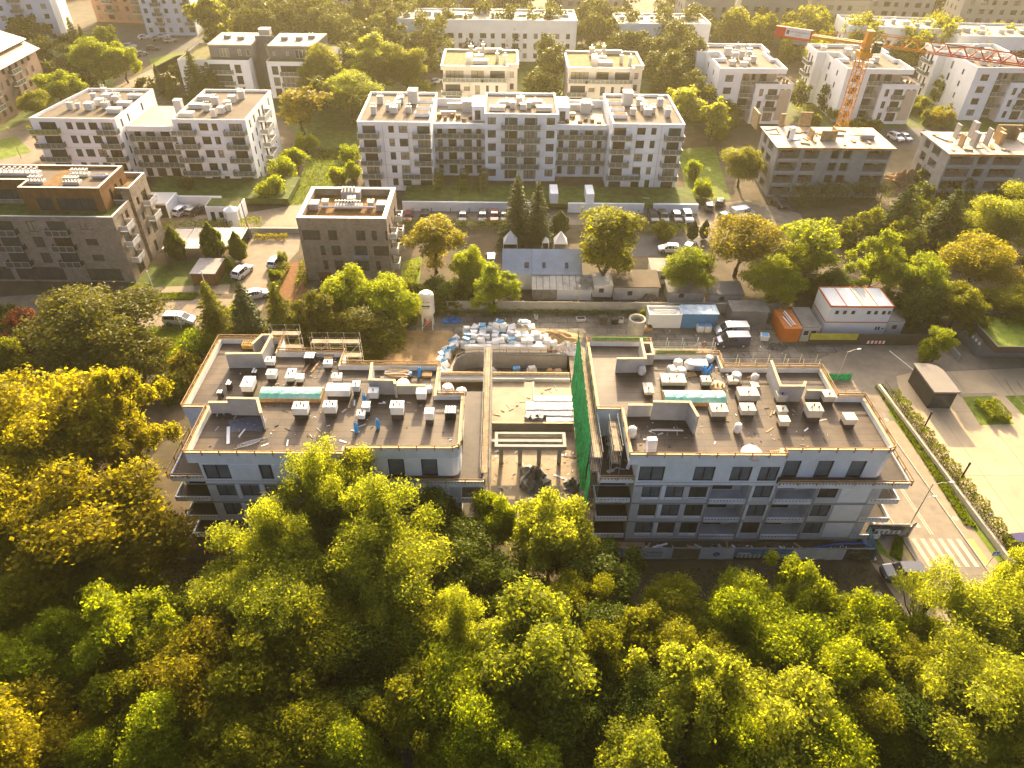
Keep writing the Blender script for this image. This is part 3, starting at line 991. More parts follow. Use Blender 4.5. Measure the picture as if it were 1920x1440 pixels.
# ------------------------------------------------------------------ finished apartment blocks
white = mat('white_render', (0.80, 0.79, 0.76), 0.8, 0.05, 0.4, dark=(0.56, 0.54, 0.50), stain=0.35)
cream = mat('cream_render', (0.60, 0.55, 0.46), 0.8, 0.06, 0.4, dark=(0.48, 0.43, 0.35), stain=0.35)
beige = mat('beige_render', (0.48, 0.40, 0.29), 0.8, 0.06, 0.5)
grey_r = mat('grey_render', (0.15, 0.145, 0.14), 0.8, 0.12, 0.6)
roof_t = mat('roof_tan', (0.110, 0.080, 0.050), 0.9, 0.25, 0.35, dark=(0.07, 0.052, 0.034), stain=0.7, bump=0.2)
roof_w = mat('roof_terrace', (0.27, 0.235, 0.18), 0.8, 0.15, 0.6, dark=(0.20, 0.34, 0.27), stain=0.4)
roof_g = mat('roof_sedum', (0.105, 0.10, 0.022), 0.95, 0.4, 0.8, dark=(0.22, 0.13, 0.03), stain=0.7, bump=0.5)
sedum = mat('sedum_orange', (0.16, 0.075, 0.018), 0.95, 0.5, 1.2, dark=(0.09, 0.08, 0.015), stain=0.8, bump=0.6)
frame_b = mat('window_frame_brown', (0.035, 0.026, 0.018), 0.5, 0.2, 2)
frame_r = mat('window_frame_red', (0.16, 0.045, 0.015), 0.5, 0.2, 2)
frame_w = mat('window_frame_white', (0.55, 0.53, 0.49), 0.5, 0.1, 2)
glass_g = glass_mat('glass_green', (0.06, 0.075, 0.062), 0.08)
glass_y = glass_mat('glass_curtain', (0.26, 0.23, 0.16), 0.12)
brown_g = glass_mat('glass_brown', (0.045, 0.033, 0.022), 0.1)
balu = mat('balustrade', (0.10, 0.115, 0.095), 0.3, 0.25, 1.5, spec=.5)
balu_g = mat('balustrade_lime', (0.16, 0.19, 0.03), 0.5, 0.2, 1.5)
cap_w = mat('parapet_cap', (0.50, 0.47, 0.42), 0.6, 0.06, 1.0)
brickb = brick_mat('brick_grey', (0.30, 0.23, 0.155), (0.20, 0.15, 0.105), (0.30, 0.245, 0.18), 0.42, 0.14, 0.018, 0.85, vertical=True, noise=0.22, nscale=0.8)
wood = brick_mat('timber_cladding', (0.22, 0.105, 0.030), (0.17, 0.080, 0.024), (0.06, 0.03, 0.012), 0.16, 9.0, 0.012, 0.7, vertical=True, noise=0.25, nscale=0.7, offset=0.0)
metal_v = mat('vent_metal', (0.50, 0.48, 0.44), 0.5, 0.2, 3, metal=0.3)
GL = [glass_k, glass_y, brown_g, glass_g]
rg = random.Random(5)


def facade(t, wb, p0, p1, z0, z1, wins, fr=frame_b, split=True, depth=.16, m=0, gl=None):
    """wall with openings, and a window in each: (u, w, z, h[, bars[, cross]])"""
    hs = [(q[0], q[0] + q[1], q[2], q[2] + q[3]) for q in wins]
    wb.wall(p0, p1, z0, z1, hs, depth, m)
    d = (Vector(p1) - Vector(p0)).normalized()
    inn = Vector((-d.y, d.x))
    for q in wins:
        s = Vector(p0) + d * q[0] + inn * (depth - .06)
        window(t, (s.x, s.y, q[2]), d, q[1], q[3], fr, gl or GL[rg.randrange(4)], q[4] if len(q) > 4 else 1, len(q) > 5 and q[5], split=split)


def balcony(t, p, d, w, dep, z, m=None, h=1.0, slab=None):
    """slab with a balustrade on three sides; p = where its left end meets the wall"""
    d = Vector(d)
    b = MB()
    b.box(0, w, -dep, -.003, -.18, 0, 0)
    b.box(0, w, -dep, -dep + .05, .08, h, 1).box(0, .05, -dep + .05, -.01, .08, h, 1).box(w - .05, w, -dep + .05, -.01, .08, h, 1)
    b.box(-.02, w + .02, -dep - .03, -dep + .06, h, h + .05, 2)
    for i in range(int(w / 1.1) + 1):
        x = .03 + (w - .1) * i / max(1, int(w / 1.1))
        b.box(x - .03, x + .03, -dep - .035, -dep - .001, -.1, h, 2)
    if rg.random() < .6:                        # things people keep on their balconies
        b.cbox((w * rg.uniform(.2, .8), -dep * .55, .001), (.5, .5, .7), rg.random(), 3)
    b.build('balcony', [slab or cap_w, m or balu, metal_v, brown_g], t, (p[0], p[1], z), math.atan2(d.y, d.x))


vent_g = mat('vent_render', (0.50, 0.48, 0.44), 0.8, 0.1, 1.0, dark=(0.36, 0.33, 0.28), stain=0.5)


def roof_box(t, x, y, z, w, d, h, m=None, chimneys=2, name='vent'):
    m = vent_g if m is None or m is white else m
    b = MB().box(-w / 2, w / 2, 0, d, 0, h).box(-w / 2 - .06, w / 2 + .06, -.06, d + .06, h, h + .08, 1)
    for i in range(chimneys):
        b.lathe([(.11, 0), (.11, .45), (.17, .46), (.17, .6)], 8, 2, (-w / 2 + w * (i + .5) / chimneys, d * .5, h + .08))
    b.build(name, [m or white, cap_w, metal_v], t, (x, y, z))


def flat_roof(t, pts, z, roofm, capm, h=.5, th=.3, wallm=None):
    MB().prism(offset_poly(pts, .02), z - .25, z).build('roof', roofm, t)
    ring(MB(), [tuple(p) for p in offset_poly(pts, -.05)], th, z - .3, z + h, 0, 1).build('parapet', [wallm or white, capm], t)


FL = [0.35, 3.15, 5.95, 8.75, 11.55]
# ---- the long white block in the middle
cw = thing('apartment_block', 'long white five storey block with three taller wings, at picture centre', 'apartment block', (-29.2, 142.2, 0))
wb = MB()
W1 = [(.9, 2.6, .15, 2.1, 2), (6.1, 1.1, .75, 1.6, 0, True), (8.2, 1.7, .75, 1.6, 1, True), (11.9, 2.5, .15, 2.1, 2)]
fr_ = lambda ws, fl: [(q[0], q[1], f + q[2], *q[3:]) for f in fl for q in ws]
facade(cw, wb, (0, 0), (14.6, 0), 0, 14.3, fr_(W1, FL))
side = [(3, .6, .7, 1.7, 0), (6, .6, .7, 1.7, 0)]
facade(cw, wb, (14.6, 0), (14.6, 8), 0, 14.3, fr_(side, FL))
wb.wall((14.6, 8), (14.6, 19), 0, 14.3).wall((14.6, 19), (0, 19), 0, 14.3)
facade(cw, wb, (0, 19), (0, 0), 0, 14.3, fr_([(4, 1.4, .7, 1.6), (12, 1.4, .7, 1.6)], FL))
for f in FL[1:]:
    balcony(cw, (.0, 0), (1, 0), 4.2, 1.5, f)
    if f < 4:
        balcony(cw, (8.3, 0), (1, 0), 6.3, 1.5, f)
    else:
        balcony(cw, (11.0, 0), (1, 0), 3.7, 1.5, f)
# right wing
RX = 51.4
W3 = [(.3, 2.5, .15, 2.1, 2), (5.0, 1.7, .75, 1.6, 1, True), (7.9, 1.0, .75, 1.6, 0, True), (11.4, 2.5, .15, 2.1, 2)]
facade(cw, wb, (RX, .4), (RX + 14.5, .4), 0, 14.3, fr_(W3, FL))
facade(cw, wb, (RX, 8), (RX, .4), 0, 14.3, fr_([(1.2, .6, .7, 1.7, 0), (4.5, .6, .7, 1.7, 0)], FL))
wb.wall((RX + 14.5, .4), (RX + 14.5, 19.4), 0, 14.3).wall((RX + 14.5, 19.4), (RX, 19.4), 0, 14.3).wall((RX, 19.4), (RX, 8), 0, 14.3)
for f in FL[1:]:
    balcony(cw, (RX + 10.6, .4), (1, 0), 3.9, 1.5, f)
    balcony(cw, (RX - .3, .4), (1, 0), 6.9 if f < 4 else 4.2, 1.5, f)
# middle wing, set back
CX = 25.4
W2 = [(.6, 1.7, .7, 1.6, 1), (4.2, 2.6, .15, 2.1, 2), (8.3, 2.6, .15, 2.1, 2), (12.9, 1.7, .7, 1.6, 1)]
facade(cw, wb, (CX, 5.6), (CX + 15.2, 5.6), 0, 14.3, fr_(W2, FL))
wb.wall((CX + 15.2, 5.6), (CX + 15.2, 19.4), 0, 14.3).wall((CX + 15.2, 19.4), (CX, 19.4), 0, 14.3).wall((CX, 19.4), (CX, 5.6), 0, 14.3)
for f in FL[1:]:
    if f > 11:
        balcony(cw, (CX + 3.4, 5.6), (1, 0), 8.2, 1.3, f)
    else:
        balcony(cw, (CX + 3.4, 5.6), (1, 0), 4.0, 1.3, f)
        balcony(cw, (CX + 7.6, 5.6), (1, 0), 4.0, 1.3, f)
# joining wings, one storey lower, with access balconies
for jx, jw in ((14.6, 10.8), (CX + 15.2, RX - CX - 15.2)):
    WJ = [(.6, 1.0, .3, 2.0, 0), (2.9, 1.7, .15, 2.1, 1), (6.2, 1.7, .15, 2.1, 1), (8.9, 1.0, .3, 2.0, 0)]
    facade(cw, wb, (jx, 8.2), (jx + jw, 8.2), 0, 11.5, fr_(WJ, FL[:4]))
    for f in FL[1:4]:
        balcony(cw, (jx + .03, 8.2), (1, 0), jw / 2 - .05, 1.4, f)
        balcony(cw, (jx + jw / 2 + .02, 8.2), (1, 0), jw / 2 - .05, 1.4, f)
    MB().box(jx + .02, jx + jw - .02, 6.7, 19.0, 11.3, 11.55, 0).build('roof_terrace', roof_w, cw)
    MB().box(jx + .02, jx + jw - .02, 6.6, 6.9, 10.9, 12.0).build('parapet', white, cw)
    MB().box(jx + .02, jx + jw - .02, 19.0, 19.25, 0, 13.2).build('rear_wall', white, cw)
    roof_box(cw, jx + jw * .62, 15, 11.55, 2.2, 1.6, 2.2, white, 3)
    roof_box(cw, jx + jw * .25, 13, 11.55, 3.2, .6, .7, cream, 0)
    roof_box(cw, jx + jw * .5, 17.0, 11.55, 6, .5, 1.2, white, 0)
    for k in range(7):
        MB().cbox((jx + .9 + k * jw / 8, 8 + rg.uniform(0, 4), 11.56), (.7, .7, rg.uniform(.4, .9)), rg.random()).build('planter', sedum, cw)
for x0, x1, yy in ((.02, 14.58, 0), (CX + .02, CX + 15.18, 5.6), (RX + .02, RX + 14.48, .4)):
    for f in FL[1:] + [14.2]:
        wb.box(x0, x1, yy - .03, yy - .001, f - .31, f - .24, 1)
    for xx in (x0 + 4.9, x1 - 4.6):
        wb.box(xx, xx + .09, yy - .10, yy - .031, .2, 14.2, 1)
wb.build('wall', [white, mat('joint_grey', (.50, .49, .47), .8)], cw)
flat_roof(cw, [(0, 0), (14.6, 0), (14.6, 19), (0, 19)], 14.0, roof_t, cap_w)
flat_roof(cw, [(CX, 5.6), (CX + 15.2, 5.6), (CX + 15.2, 19.4), (CX, 19.4)], 14.0, roof_t, cap_w)
flat_roof(cw, [(RX, .4), (RX + 14.5, .4), (RX + 14.5, 19.4), (RX, 19.4)], 14.0, roof_t, cap_w)
# small raised stair heads beside the middle wing
for x in (CX - 2.8, CX + 15.25):
    b = MB()
    facade(cw, b, (x, 9.8), (x + 2.7, 9.8), 11.5, 14.5, [(.6, 1.2, 11.7, 2.0, 0)], split=False)
    b.box(x, x + 2.7, 10.0, 17, 14.2, 14.5).wall((x, 17), (x, 9.8), 11.5, 14.5).wall((x + 2.7, 9.8), (x + 2.7, 17), 11.5, 14.5)
    b.build('stair_head', white, cw)
for bx in (0, RX):
    mir = lambda x: x if bx == 0 else 14.5 - x
    for x, y, w_, d_, h_ in ((2.5, 5.6, 1.1, .9, 1.5), (3.0, 12, 1.2, .9, 1.6), (5.2, 8, 1.0, 1.2, 1.1), (6.5, 6.3, 1.5, 1.6, 1.2), (6.9, 9.2, 1.3, 1.6, 1.2), (7.2, 12.4, 1.4, 1.6, 1.3), (9.6, 6.6, 1.1, .8, 1.2), (9.9, 12.6, 2.0, 2.4, 2.6)):
        roof_box(cw, bx + mir(x), y + (.4 if bx else 0), 14.0, w_, d_, h_, white, 2 if w_ < 1.6 else 0)
    for y in (4.5, 8.5, 12.8):
        b = MB().box(-1.5, 1.5, 0, 1.5, 0, .75).box(-1.35, 1.35, .12, 1.38, .751, .78, 1)
        b.build('planter', [white, sedum], cw, (bx + mir(12.6), y + (.4 if bx else 0), 14.0))
for x, y, w_, d_, h_ in ((2.6, 8.6, 3.2, 1.4, .8), (4.5, 12, 3, 1.4, .8), (12.4, 8.8, 3.2, 1.4, .8), (10.6, 12.4, 3, 1.4, .8), (5.8, 10.2, 1.1, 1.2, 1.2), (7.5, 13, 1.6, 1.6, 1.3), (8.0, 9.5, 1.2, 1.2, 1.1), (9.3, 10.4, 1.0, 1.0, 1.2)):
    roof_box(cw, CX + x, y, 14.0, w_, d_, h_, white, 1)

# ---- white block on the left, two wings and a link
lw = thing('apartment_block', 'white five storey block with two wings and a lime green balcony front', 'apartment block', (-95, 143.6, 0))
wb = MB()
FLL = [-.1, 2.7, 5.5, 8.3, 11.1]
WL = [(1.6, 3.3, .15, 2.0, 2), (6.9, 1.2, .6, 1.6, 0, True), (8.9, 1.7, .6, 1.6, 1, True), (11.4, 1.7, .6, 1.6, 1, True), (13.9, 2.4, .15, 2.0, 2)]
facade(lw, wb, (0, 0), (17, 0), -.3, 13.9, fr_(WL, FLL))
facade(lw, wb, (17, 0), (17.2, 19.4), -.3, 13.9, fr_([(2, .7, .5, 1.7, 0), (5.2, .7, .5, 1.7, 0), (12, .8, .5, 1.7, 0)], FLL))
wb.wall((17.2, 19.4), (3, 19.3), -.3, 13.9).wall((3, 19.3), (0, 0), -.3, 13.9)
WR = [(.9, 2.7, .15, 2.0, 2), (5.1, 1.8, .6, 1.6, 1, True), (7.7, 1.1, .6, 1.6, 0, True), (11.2, 2.6, .15, 2.0, 2)]
LX = 28.3
facade(lw, wb, (LX, .2), (LX + 14.7, .2), -.3, 13.9, fr_(WR, FLL))
facade(lw, wb, (LX + 14.7, .2), (LX + 14.9, 19.6), -.3, 13.9, fr_([(2, .8, .5, 1.7, 0), (5, .8, .5, 1.7, 0), (8.5, 1.2, .2, 2.0, 0), (11, 1.2, .2, 2.0, 0), (16, .8, .5, 1.7, 0)], FLL))
wb.wall((LX + 14.9, 19.6), (LX + .3, 19.6), -.3, 13.9).wall((LX + .3, 19.6), (LX, .2), -.3, 13.9)
WK = [(.7, 1.3, .2, 2.0, 0), (3.0, 1.9, .15, 2.0, 1), (6.1, 1.9, .15, 2.0, 1), (9.0, 1.3, .2, 2.0, 0)]
facade(lw, wb, (17.05, 4.5), (LX, 4.5), -.3, 11.0, fr_(WK, FLL[:4]))
for x0, x1, yy in ((.02, 16.98, 0), (LX + .02, LX + 14.68, .2)):
    for f in FLL[1:] + [13.8]:
        wb.box(x0, x1, yy - .03, yy - .001, f - .31, f - .24, 1)
wb.build('wall', [white, MATS['joint_grey']], lw)
for k, f in enumerate(FLL[1:]):
    balcony(lw, (-.2, 0), (1, 0), 5.6, 1.5, f, balu_g if k == 3 else balu)
    balcony(lw, (13.2, 0), (1, 0), 4.1, 1.4, f)
    balcony(lw, (LX - .2, .2), (1, 0), 7.4 if k == 0 else 4.6, 1.4, f)
    balcony(lw, (LX + 10.2, .2), (1, 0), 4.5, 1.4, f)
    balcony(lw, (LX + 14.78, 7.8), (.01, 1), 5.0, 1.5, f, cap_w)
    if k < 3:
        balcony(lw, (17.1, 4.5), (1, 0), 11.1, 1.4, f)
flat_roof(lw, [(0, 0), (17, 0), (17.2, 19.4), (3, 19.3)], 13.5, roof_t, cap_w)
flat_roof(lw, [(LX, .2), (LX + 14.7, .2), (LX + 14.9, 19.6), (LX + .3, 19.6)], 13.5, roof_t, cap_w)
MB().box(17.1, LX - .05, 3.1, 17, 10.8, 11.05).build('roof_terrace', roof_w, lw)
MB().box(17.1, LX - .05, 3.0, 3.3, 10.4, 11.5).build('parapet', white, lw)
for x, y, w_, d_, h_, n_ in ((5, 6.5, 1.1, .9, 1.3, 2), (6.4, 7, .8, .8, 1.0, 1), (7.2, 12.5, 1, .9, 1.3, 1), (8, 15.6, 1.1, 1, 1.5, 2), (9.0, 6.2, 1.6, 1.6, 1.3, 0), (9.8, 9, 1.4, 1.6, 1.2, 0), (10.2, 12, 1.6, 1.8, 1.3, 0), (11.6, 13, 1.4, 1.2, 1.2, 3), (12.0, 7.2, 1.4, 1.2, 1.2, 3), (12.9, 10.6, 1.4, 1.2, 1.4, 3),
                            (14.8, 4.6, 2.8, 1.4, .8, 0), (15.2, 8.6, 2.8, 1.4, .8, 0), (15.4, 13.6, 2.8, 1.4, .8, 1),
                            (LX + 2, 2.6, 2.9, 1.5, .8, 1), (LX + 2.2, 8, 2.9, 1.5, .8, 0), (LX + 2.4, 13.2, 3.4, 1.5, .8, 1), (LX + 5, 6.4, 1.4, 1.1, 1.2, 3), (LX + 5.4, 10.6, 1.4, 1.1, 1.4, 2), (LX + 7.4, 3, .9, .7, 1.4, 1), (LX + 8.3, 5, 1.2, 1.4, 1.2, 0), (LX + 8.4, 8.6, 1.3, 1.4, 1.2, 0), (LX + 8.5, 12, 1.4, 1.4, 1.3, 0), (LX + 9.4, 7, 1.0, .9, 1.1, 3), (LX + 9.8, 14.5, 1.4, 1.0, 1.5, 3)):
    roof_box(lw, x, y, 13.5, w_, d_, h_, white, n_)
roof_box(lw, LX - 1.6, 8, 11.05, 1.5, 1.5, 4.0, white, 0)

# ---- brick block with the timber penthouse, far left
bl = thing('brick_block', 'grey brick block with a brown timber clad penthouse and stepped balconies', 'apartment block', (-92.0, 104.2, 0))
wb = MB()
BX = 29.7                                                       # its right-hand corner, x = -62.3
FB = [3.3, 6.2, 9.0]
WB = [(2.3, 2.6, .2, 2.1, 1), (6.2, 2.2, .9, 1.3, 1), (10.4, 3.0, .1, 2.2, 0), (15.6, 1.6, .3, 1.9, 1), (18.9, 2.9, .2, 2.0, 1), (24.0, 1.9, .7, 1.2, 1)]
hs = fr_(WB, FB) + [(2, 7.5, .3, 2.5, 4), (10.3, 8.0, .3, 2.5, 4), (22.2, 5.6, .25, 2.3, 4)]
facade(bl, wb, (0, 0), (BX, 0), -.2, 11.8, hs, frame_r, gl=None)
facade(bl, wb, (BX, 0), (BX, 6.4), -.2, 11.8, fr_([(1.3, 1.9, .1, 2.2, 0), (4.0, 1.0, .7, 1.3, 0)], FB) + [(2.0, 2.4, .2, 2.4, 0)], frame_r)
wb.wall((BX, 6.4), (BX - .9, 6.4), -.2, 13.2).wall((BX - .9, 6.4), (BX - .9, 7.6), -.2, 13.2).wall((BX - .9, 7.6), (BX, 7.6), -.2, 13.2)
facade(bl, wb, (BX, 7.6), (BX, 14.2), -.2, 13.2, fr_([(1.2, .9, .8, 1.4, 0), (3.3, 1.8, .1, 2.2, 0)], FB) + [(2, 1, .4, 2.2, 0)], frame_r)
wb.wall((BX, 14.2), (BX - 8, 14.2), -.2, 13.2).wall((BX - 8, 14.2), (0, 14.2), -.2, 11.8).wall((0, 14.2), (0, 0), -.2, 11.8)
wb.build('wall', brickb, bl)
for f in FB:
    balcony(bl, (9.9, 0), (1, 0), 4.0, 1.1, f, mat('balustrade_brown', (.07, .052, .04), .5), .95, conc)
    balcony(bl, (18.5, 0), (1, 0), 3.7, 1.0, f, MATS['balustrade_brown'], .95, conc)
    balcony(bl, (BX, .9), (0, 1), 2.7, 1.3, f, cap_w, .95, conc_l)
    if f > 4:
        balcony(bl, (BX, 10.4), (0, 1), 2.8, 1.3, f, cap_w, .95, conc_l)
MB().prism([(0.1, .1), (BX - .1, .1), (BX - .1, 14.1), (.1, 14.1)], 11.0, 11.3).build('roof_terrace', grass_d, bl)
ring(MB(), [(-.05, -.05), (BX + .05, -.05), (BX + .05, 6.38), (-.05, 6.38)], .35, 11.2, 12.0, 0, 1).build('parapet', [brickb, cap_w], bl)
ring(MB(), [(BX - 6, 7.62), (BX + .05, 7.62), (BX + .05, 14.25), (BX - 6, 14.25)], .35, 12.4, 13.5, 0, 1).build('parapet', [brickb, cap_w], bl)
MB().prism([(BX - 5.9, 7.7), (BX - .2, 7.7), (BX - .2, 14.1), (BX - 5.9, 14.1)], 12.5, 12.75).build('roof', sedum, bl)
pb = MB()
PX0, PX1 = 14.6, 27.4
facade(bl, pb, (PX0, 3.1), (PX1, 3.1), 11.3, 15.3, [(2.2, 2.4, 11.5, 2.1, 1), (5.4, 6.0, 11.5, 2.2, 4)], frame_b, gl=glass_k)
facade(bl, pb, (PX1, 3.1), (PX1, 12.2), 11.3, 15.3, [(2.6, .8, 12.2, 1.8, 0), (4.6, .8, 12.2, 1.8, 0), (6.6, .8, 12.2, 1.8, 0)], frame_b, gl=glass_k)
pb.wall((PX1, 12.2), (0, 12.2), 11.3, 15.3).wall((PX0, 6.1), (PX0, 3.1), 11.3, 15.3)
facade(bl, pb, (0, 6.1), (PX0, 6.1), 11.3, 15.3, [(2, 3, 11.5, 2.2, 2), (8, 4, 11.5, 2.2, 3)], frame_b, gl=glass_k)
pb.wall((0, 12.2), (0, 6.1), 11.3, 15.3)
pb.build('penthouse_wall', wood, bl)
pp = [(0, 6.1), (PX0, 6.1), (PX0, 3.1), (PX1, 3.1), (PX1, 12.2), (0, 12.2)]
MB().prism(offset_poly(pp, .02), 14.85, 15.05).build('penthouse_roof', roof_t, bl)
ring(MB(), offset_poly(pp, -.06), .4, 14.9, 15.5, 0, 1).build('penthouse_parapet', [wood, cap_w], bl)
MB().box(17.6, 20.2, 3.6, 11.6, 15.051, 15.12).build('roof_planting', sedum, bl)
for x, y, w_, d_, n_ in ((21.8, 8.4, 3.0, 1.1, 5), (22.0, 5.2, 2.6, 1.2, 5), (11, 8.6, 8.0, 1.4, 9), (16.2, 5.4, 2.4, 1.1, 4), (5, 9, 3, 1.2, 4)):
    b = MB().box(-w_ / 2, w_ / 2, 0, d_, 0, .45)
    for i in range(n_):
        for j in (0.25, .75):
            b.lathe([(.10, 0), (.10, .5), (.2, .52), (.2, .68)], 8, 1, (-w_ / 2 + w_ * (i + .5) / n_, d_ * j, .45))
    b.build('vent', [cap_w, metal_v], bl, (x, y, 15.05))
b = MB().tube([(24.2, 8.6, 15.4), (26.2, 8.6, 15.4), (26.6, 8.2, 15.4), (26.2, 7.8, 15.4), (24.2, 7.8, 15.4)], .22, 8)
b.build('duct', metal_v, bl)

# ---- small brick block with the sunken green roof
sb = thing('brick_block', 'small four storey brick block with orange sedum roof and rust red windows', 'apartment block', (-33.4, 105.4, 0))
wb = MB()
facade(sb, wb, (0, 0), (14.5, 0), -.2, 11.5,
       [(.5, 2.9, 7.6, 1.8, 3, True), (4.7, 1.5, 7.6, 1.8, 1, True), (9.3, 1.5, 7.6, 1.8, 1, True), (11.9, .8, 7.6, 1.8, 0), (14.1, .38, 7.6, 1.8, 0),
        (3.0, .8, 4.8, 1.8, 0, True), (4.9, 1.5, 4.8, 1.8, 1, True), (8.7, 2.1, 4.7, 1.9, 1), (11.9, 2.5, 4.8, 1.8, 3, True),
        (3.1, .8, 2.0, 1.8, 0, True), (5.0, 1.5, 2.0, 1.8, 1, True), (8.8, 2.0, 1.9, 1.9, 1), (12.0, .8, 2.0, 1.8, 0, True)], frame_r, gl=glass_g)
facade(sb, wb, (14.5, 0), (14.6, 12), -.2, 11.5, [(1.5, 1.8, z, 2.0, 0) for z in (1.8, 4.6, 7.4)] + [(5, .9, z + .4, 1.4, 0) for z in (1.8, 4.6, 7.4)] + [(8, 1.8, z, 2.0, 0) for z in (1.8, 4.6, 7.4)], frame_r)
wb.wall((14.6, 12), (0, 12), -.2, 11.5)
facade(sb, wb, (0, 12), (0, 0), -.2, 11.5, [(9.0, 1.8, z, 2.0, 0) for z in (1.8, 4.6, 7.4)], frame_r)
MB().box(2.0, 4.1, -.06, -.003, -.1, 1.5).build('garage_door', mat('door_red', (.13, .035, .015), .6), sb)
wb.build('wall', brickb, sb)
for z in (1.7, 4.5, 7.3):
    balcony(sb, (14.5, 1.2), (.01, 1), 2.3, 1.2, z, cap_w, .95, conc_l)
    balcony(sb, (14.56, 7.7), (.01, 1), 2.3, 1.2, z, cap_w, .95, conc_l)
MB().box(8.5, 11.0, -.5, -.003, 4.45, 4.9).build('balcony', conc, sb)
q = [(0, 0), (14.5, 0), (14.6, 12), (0, 12)]
MB().prism(offset_poly(q, .6), 10.2, 10.4).build('roof', sedum, sb)
ring(MB(), offset_poly(q, -.04), .75, 10.3, 11.62, 0, 1).build('parapet', [brickb, cap_w], sb)
MB().box(.8, 2.4, 5.2, 7.2, 10.41, 11.5).box(12.1, 13.7, 5.2, 7.2, 10.41, 11.5).build('roof_hatch', conc_l, sb)
b = MB().box(5.0, 9.6, 5.8, 7.0, 10.41, 11.0).box(5.6, 8.8, 9.2, 11.3, 10.41, 11.9)
b.tube([(2.6, 5.3, 11.0), (12, 5.3, 11.0)], .2, 8, 1)
for i in range(9):
    b.lathe([(.11, 0), (.11, .6), (.2, .62), (.2, .8)], 8, 1, (5.3 + i * .5, 6.2, 11.0))
for i in range(4):
    b.cbox((6 + i * .6, 9.9, 11.9), (.35, .5, .7), 0, 2)
b.cbox((7.6, 7.9, 11.2), (1.4, 1.2, .5), .1, 2)
b.build('roof_plant', [conc_l, metal_v, cap_w], sb)
for x in (3.3, 11.0):
    b = MB().box(-.5, .5, 0, .9, 0, .9)
    for i in range(5):
        b.box(-.55 + i * .25, -.45 + i * .25, -.06, .96, .91, 1.15)
    b.build('vent', metal_v, sb, (x, 6.5, 10.41))

# ---- dark topped villa, upper left
uv = thing('villa_block', 'white villa block with set back dark grey top storey, beside the poplars', 'apartment block', (-84.5, 203, 0))
wb = MB()
F4 = [0.3, 3.2, 6.1]
facade(uv, wb, (-3.5, 0), (15.6, 0), 0, 9.6, fr_([(3.4, 1.0, .5, 1.7, 0), (5.7, 1.0, .5, 1.4, 0), (8.2, 5.6, .1, 2.3, 3), (15.0, 1.7, .1, 2.2, 1)], F4), split=False)
wb.wall((15.6, 0), (15.6, 9), 0, 9.6)
facade(uv, wb, (20.6, -1), (36.3, -1), 0, 9.6, fr_([(1.2, 1.7, .1, 2.2, 1), (3.6, 5.8, .1, 2.3, 3), (10.4, 1.2, .5, 1.5, 0), (12.6, 1.1, .2, 2.1, 0)], F4), split=False)
facade(uv, wb, (36.3, -1), (37.5, 17), 0, 9.6, fr_([(3, 1.2, .4, 1.8, 0), (7, 1.6, .1, 2.1, 0), (12, 1.2, .4, 1.8, 0)], F4), split=False)
wb.wall((37.5, 17), (-3.5, 17), 0, 9.6).wall((-3.5, 17), (-3.5, 0), 0, 9.6)
wb.wall((20.6, 9), (20.6, -1), 0, 9.6)
wb.build('wall', white, uv)
for f in F4[1:]:
    balcony(uv, (4.5, 0), (1, 0), 6.4, .8, f, balu)
    balcony(uv, (24.0, -1), (1, 0), 6.2, .8, f, balu)
    balcony(uv, (36.9, 6), (.06, 1), 4, 1.4, f, cap_w)
db = MB()
facade(uv, db, (4.6, 3), (16, 3), 9.4, 12.4, [(2.6, 2.6, 9.5, 2.2, 2), (7.6, .9, 9.9, 1.7, 0), (9.9, .9, 9.9, 1.7, 0)], frame_w, split=False)
facade(uv, db, (20.8, 2.5), (32.6, 2.5), 9.4, 12.4, [(1, .7, 10.2, 1, 0), (4.6, .7, 10.2, 1, 0), (7, 3, 9.5, 2.2, 2)], frame_w, split=False)
db.wall((32.6, 2.5), (34, 16), 9.4, 12.4).wall((16, 3), (16, 12), 0, 12.4).wall((20.8, 12), (20.8, 2.5), 0, 12.4).wall((4.6, 16), (4.6, 3), 9.4, 12.4)
db.box(15.7, 18.0, 8.9, 9.2, 0, 13.6).box(18.0, 20.9, 8.9, 9.2, 12.0, 13.6)
db.build('upper_wall', grey_r, uv)
facade(uv, MB(), (18.0, 9.0), (20.8, 9.0), .2, 12.0, [(0.05, 2.7, .3, 11.6, 2, True)], frame_b, split=False, gl=glass_y)
MB().prism([(-3.3, .2), (15.5, .2), (15.5, 16.8), (-3.3, 16.8)], 9.1, 9.35).prism([(20.7, -.8), (36, -.8), (37.2, 16.8), (20.7, 16.8)], 9.1, 9.35).build('roof_terrace', roof_g, uv)
MB().prism([(4.4, 2.8), (16.1, 2.8), (16.1, 16), (4.4, 16)], 12.4, 12.75).prism([(20.7, 2.3), (32.8, 2.3), (34.2, 16), (20.7, 16)], 12.4, 12.75).build('roof', mat('roof_pale', (.36, .31, .24), .85, .15, .5), uv)
for x, y in ((8, 9), (12, 8), (24, 8), (28, 8), (31, 10)):
    roof_box(uv, x, y, 12.75, 1.8, 1.2, .8, conc, 2)
roof_box(uv, 17.5, 12, 12.9, 3, 2.5, 1.6, conc_l, 0)

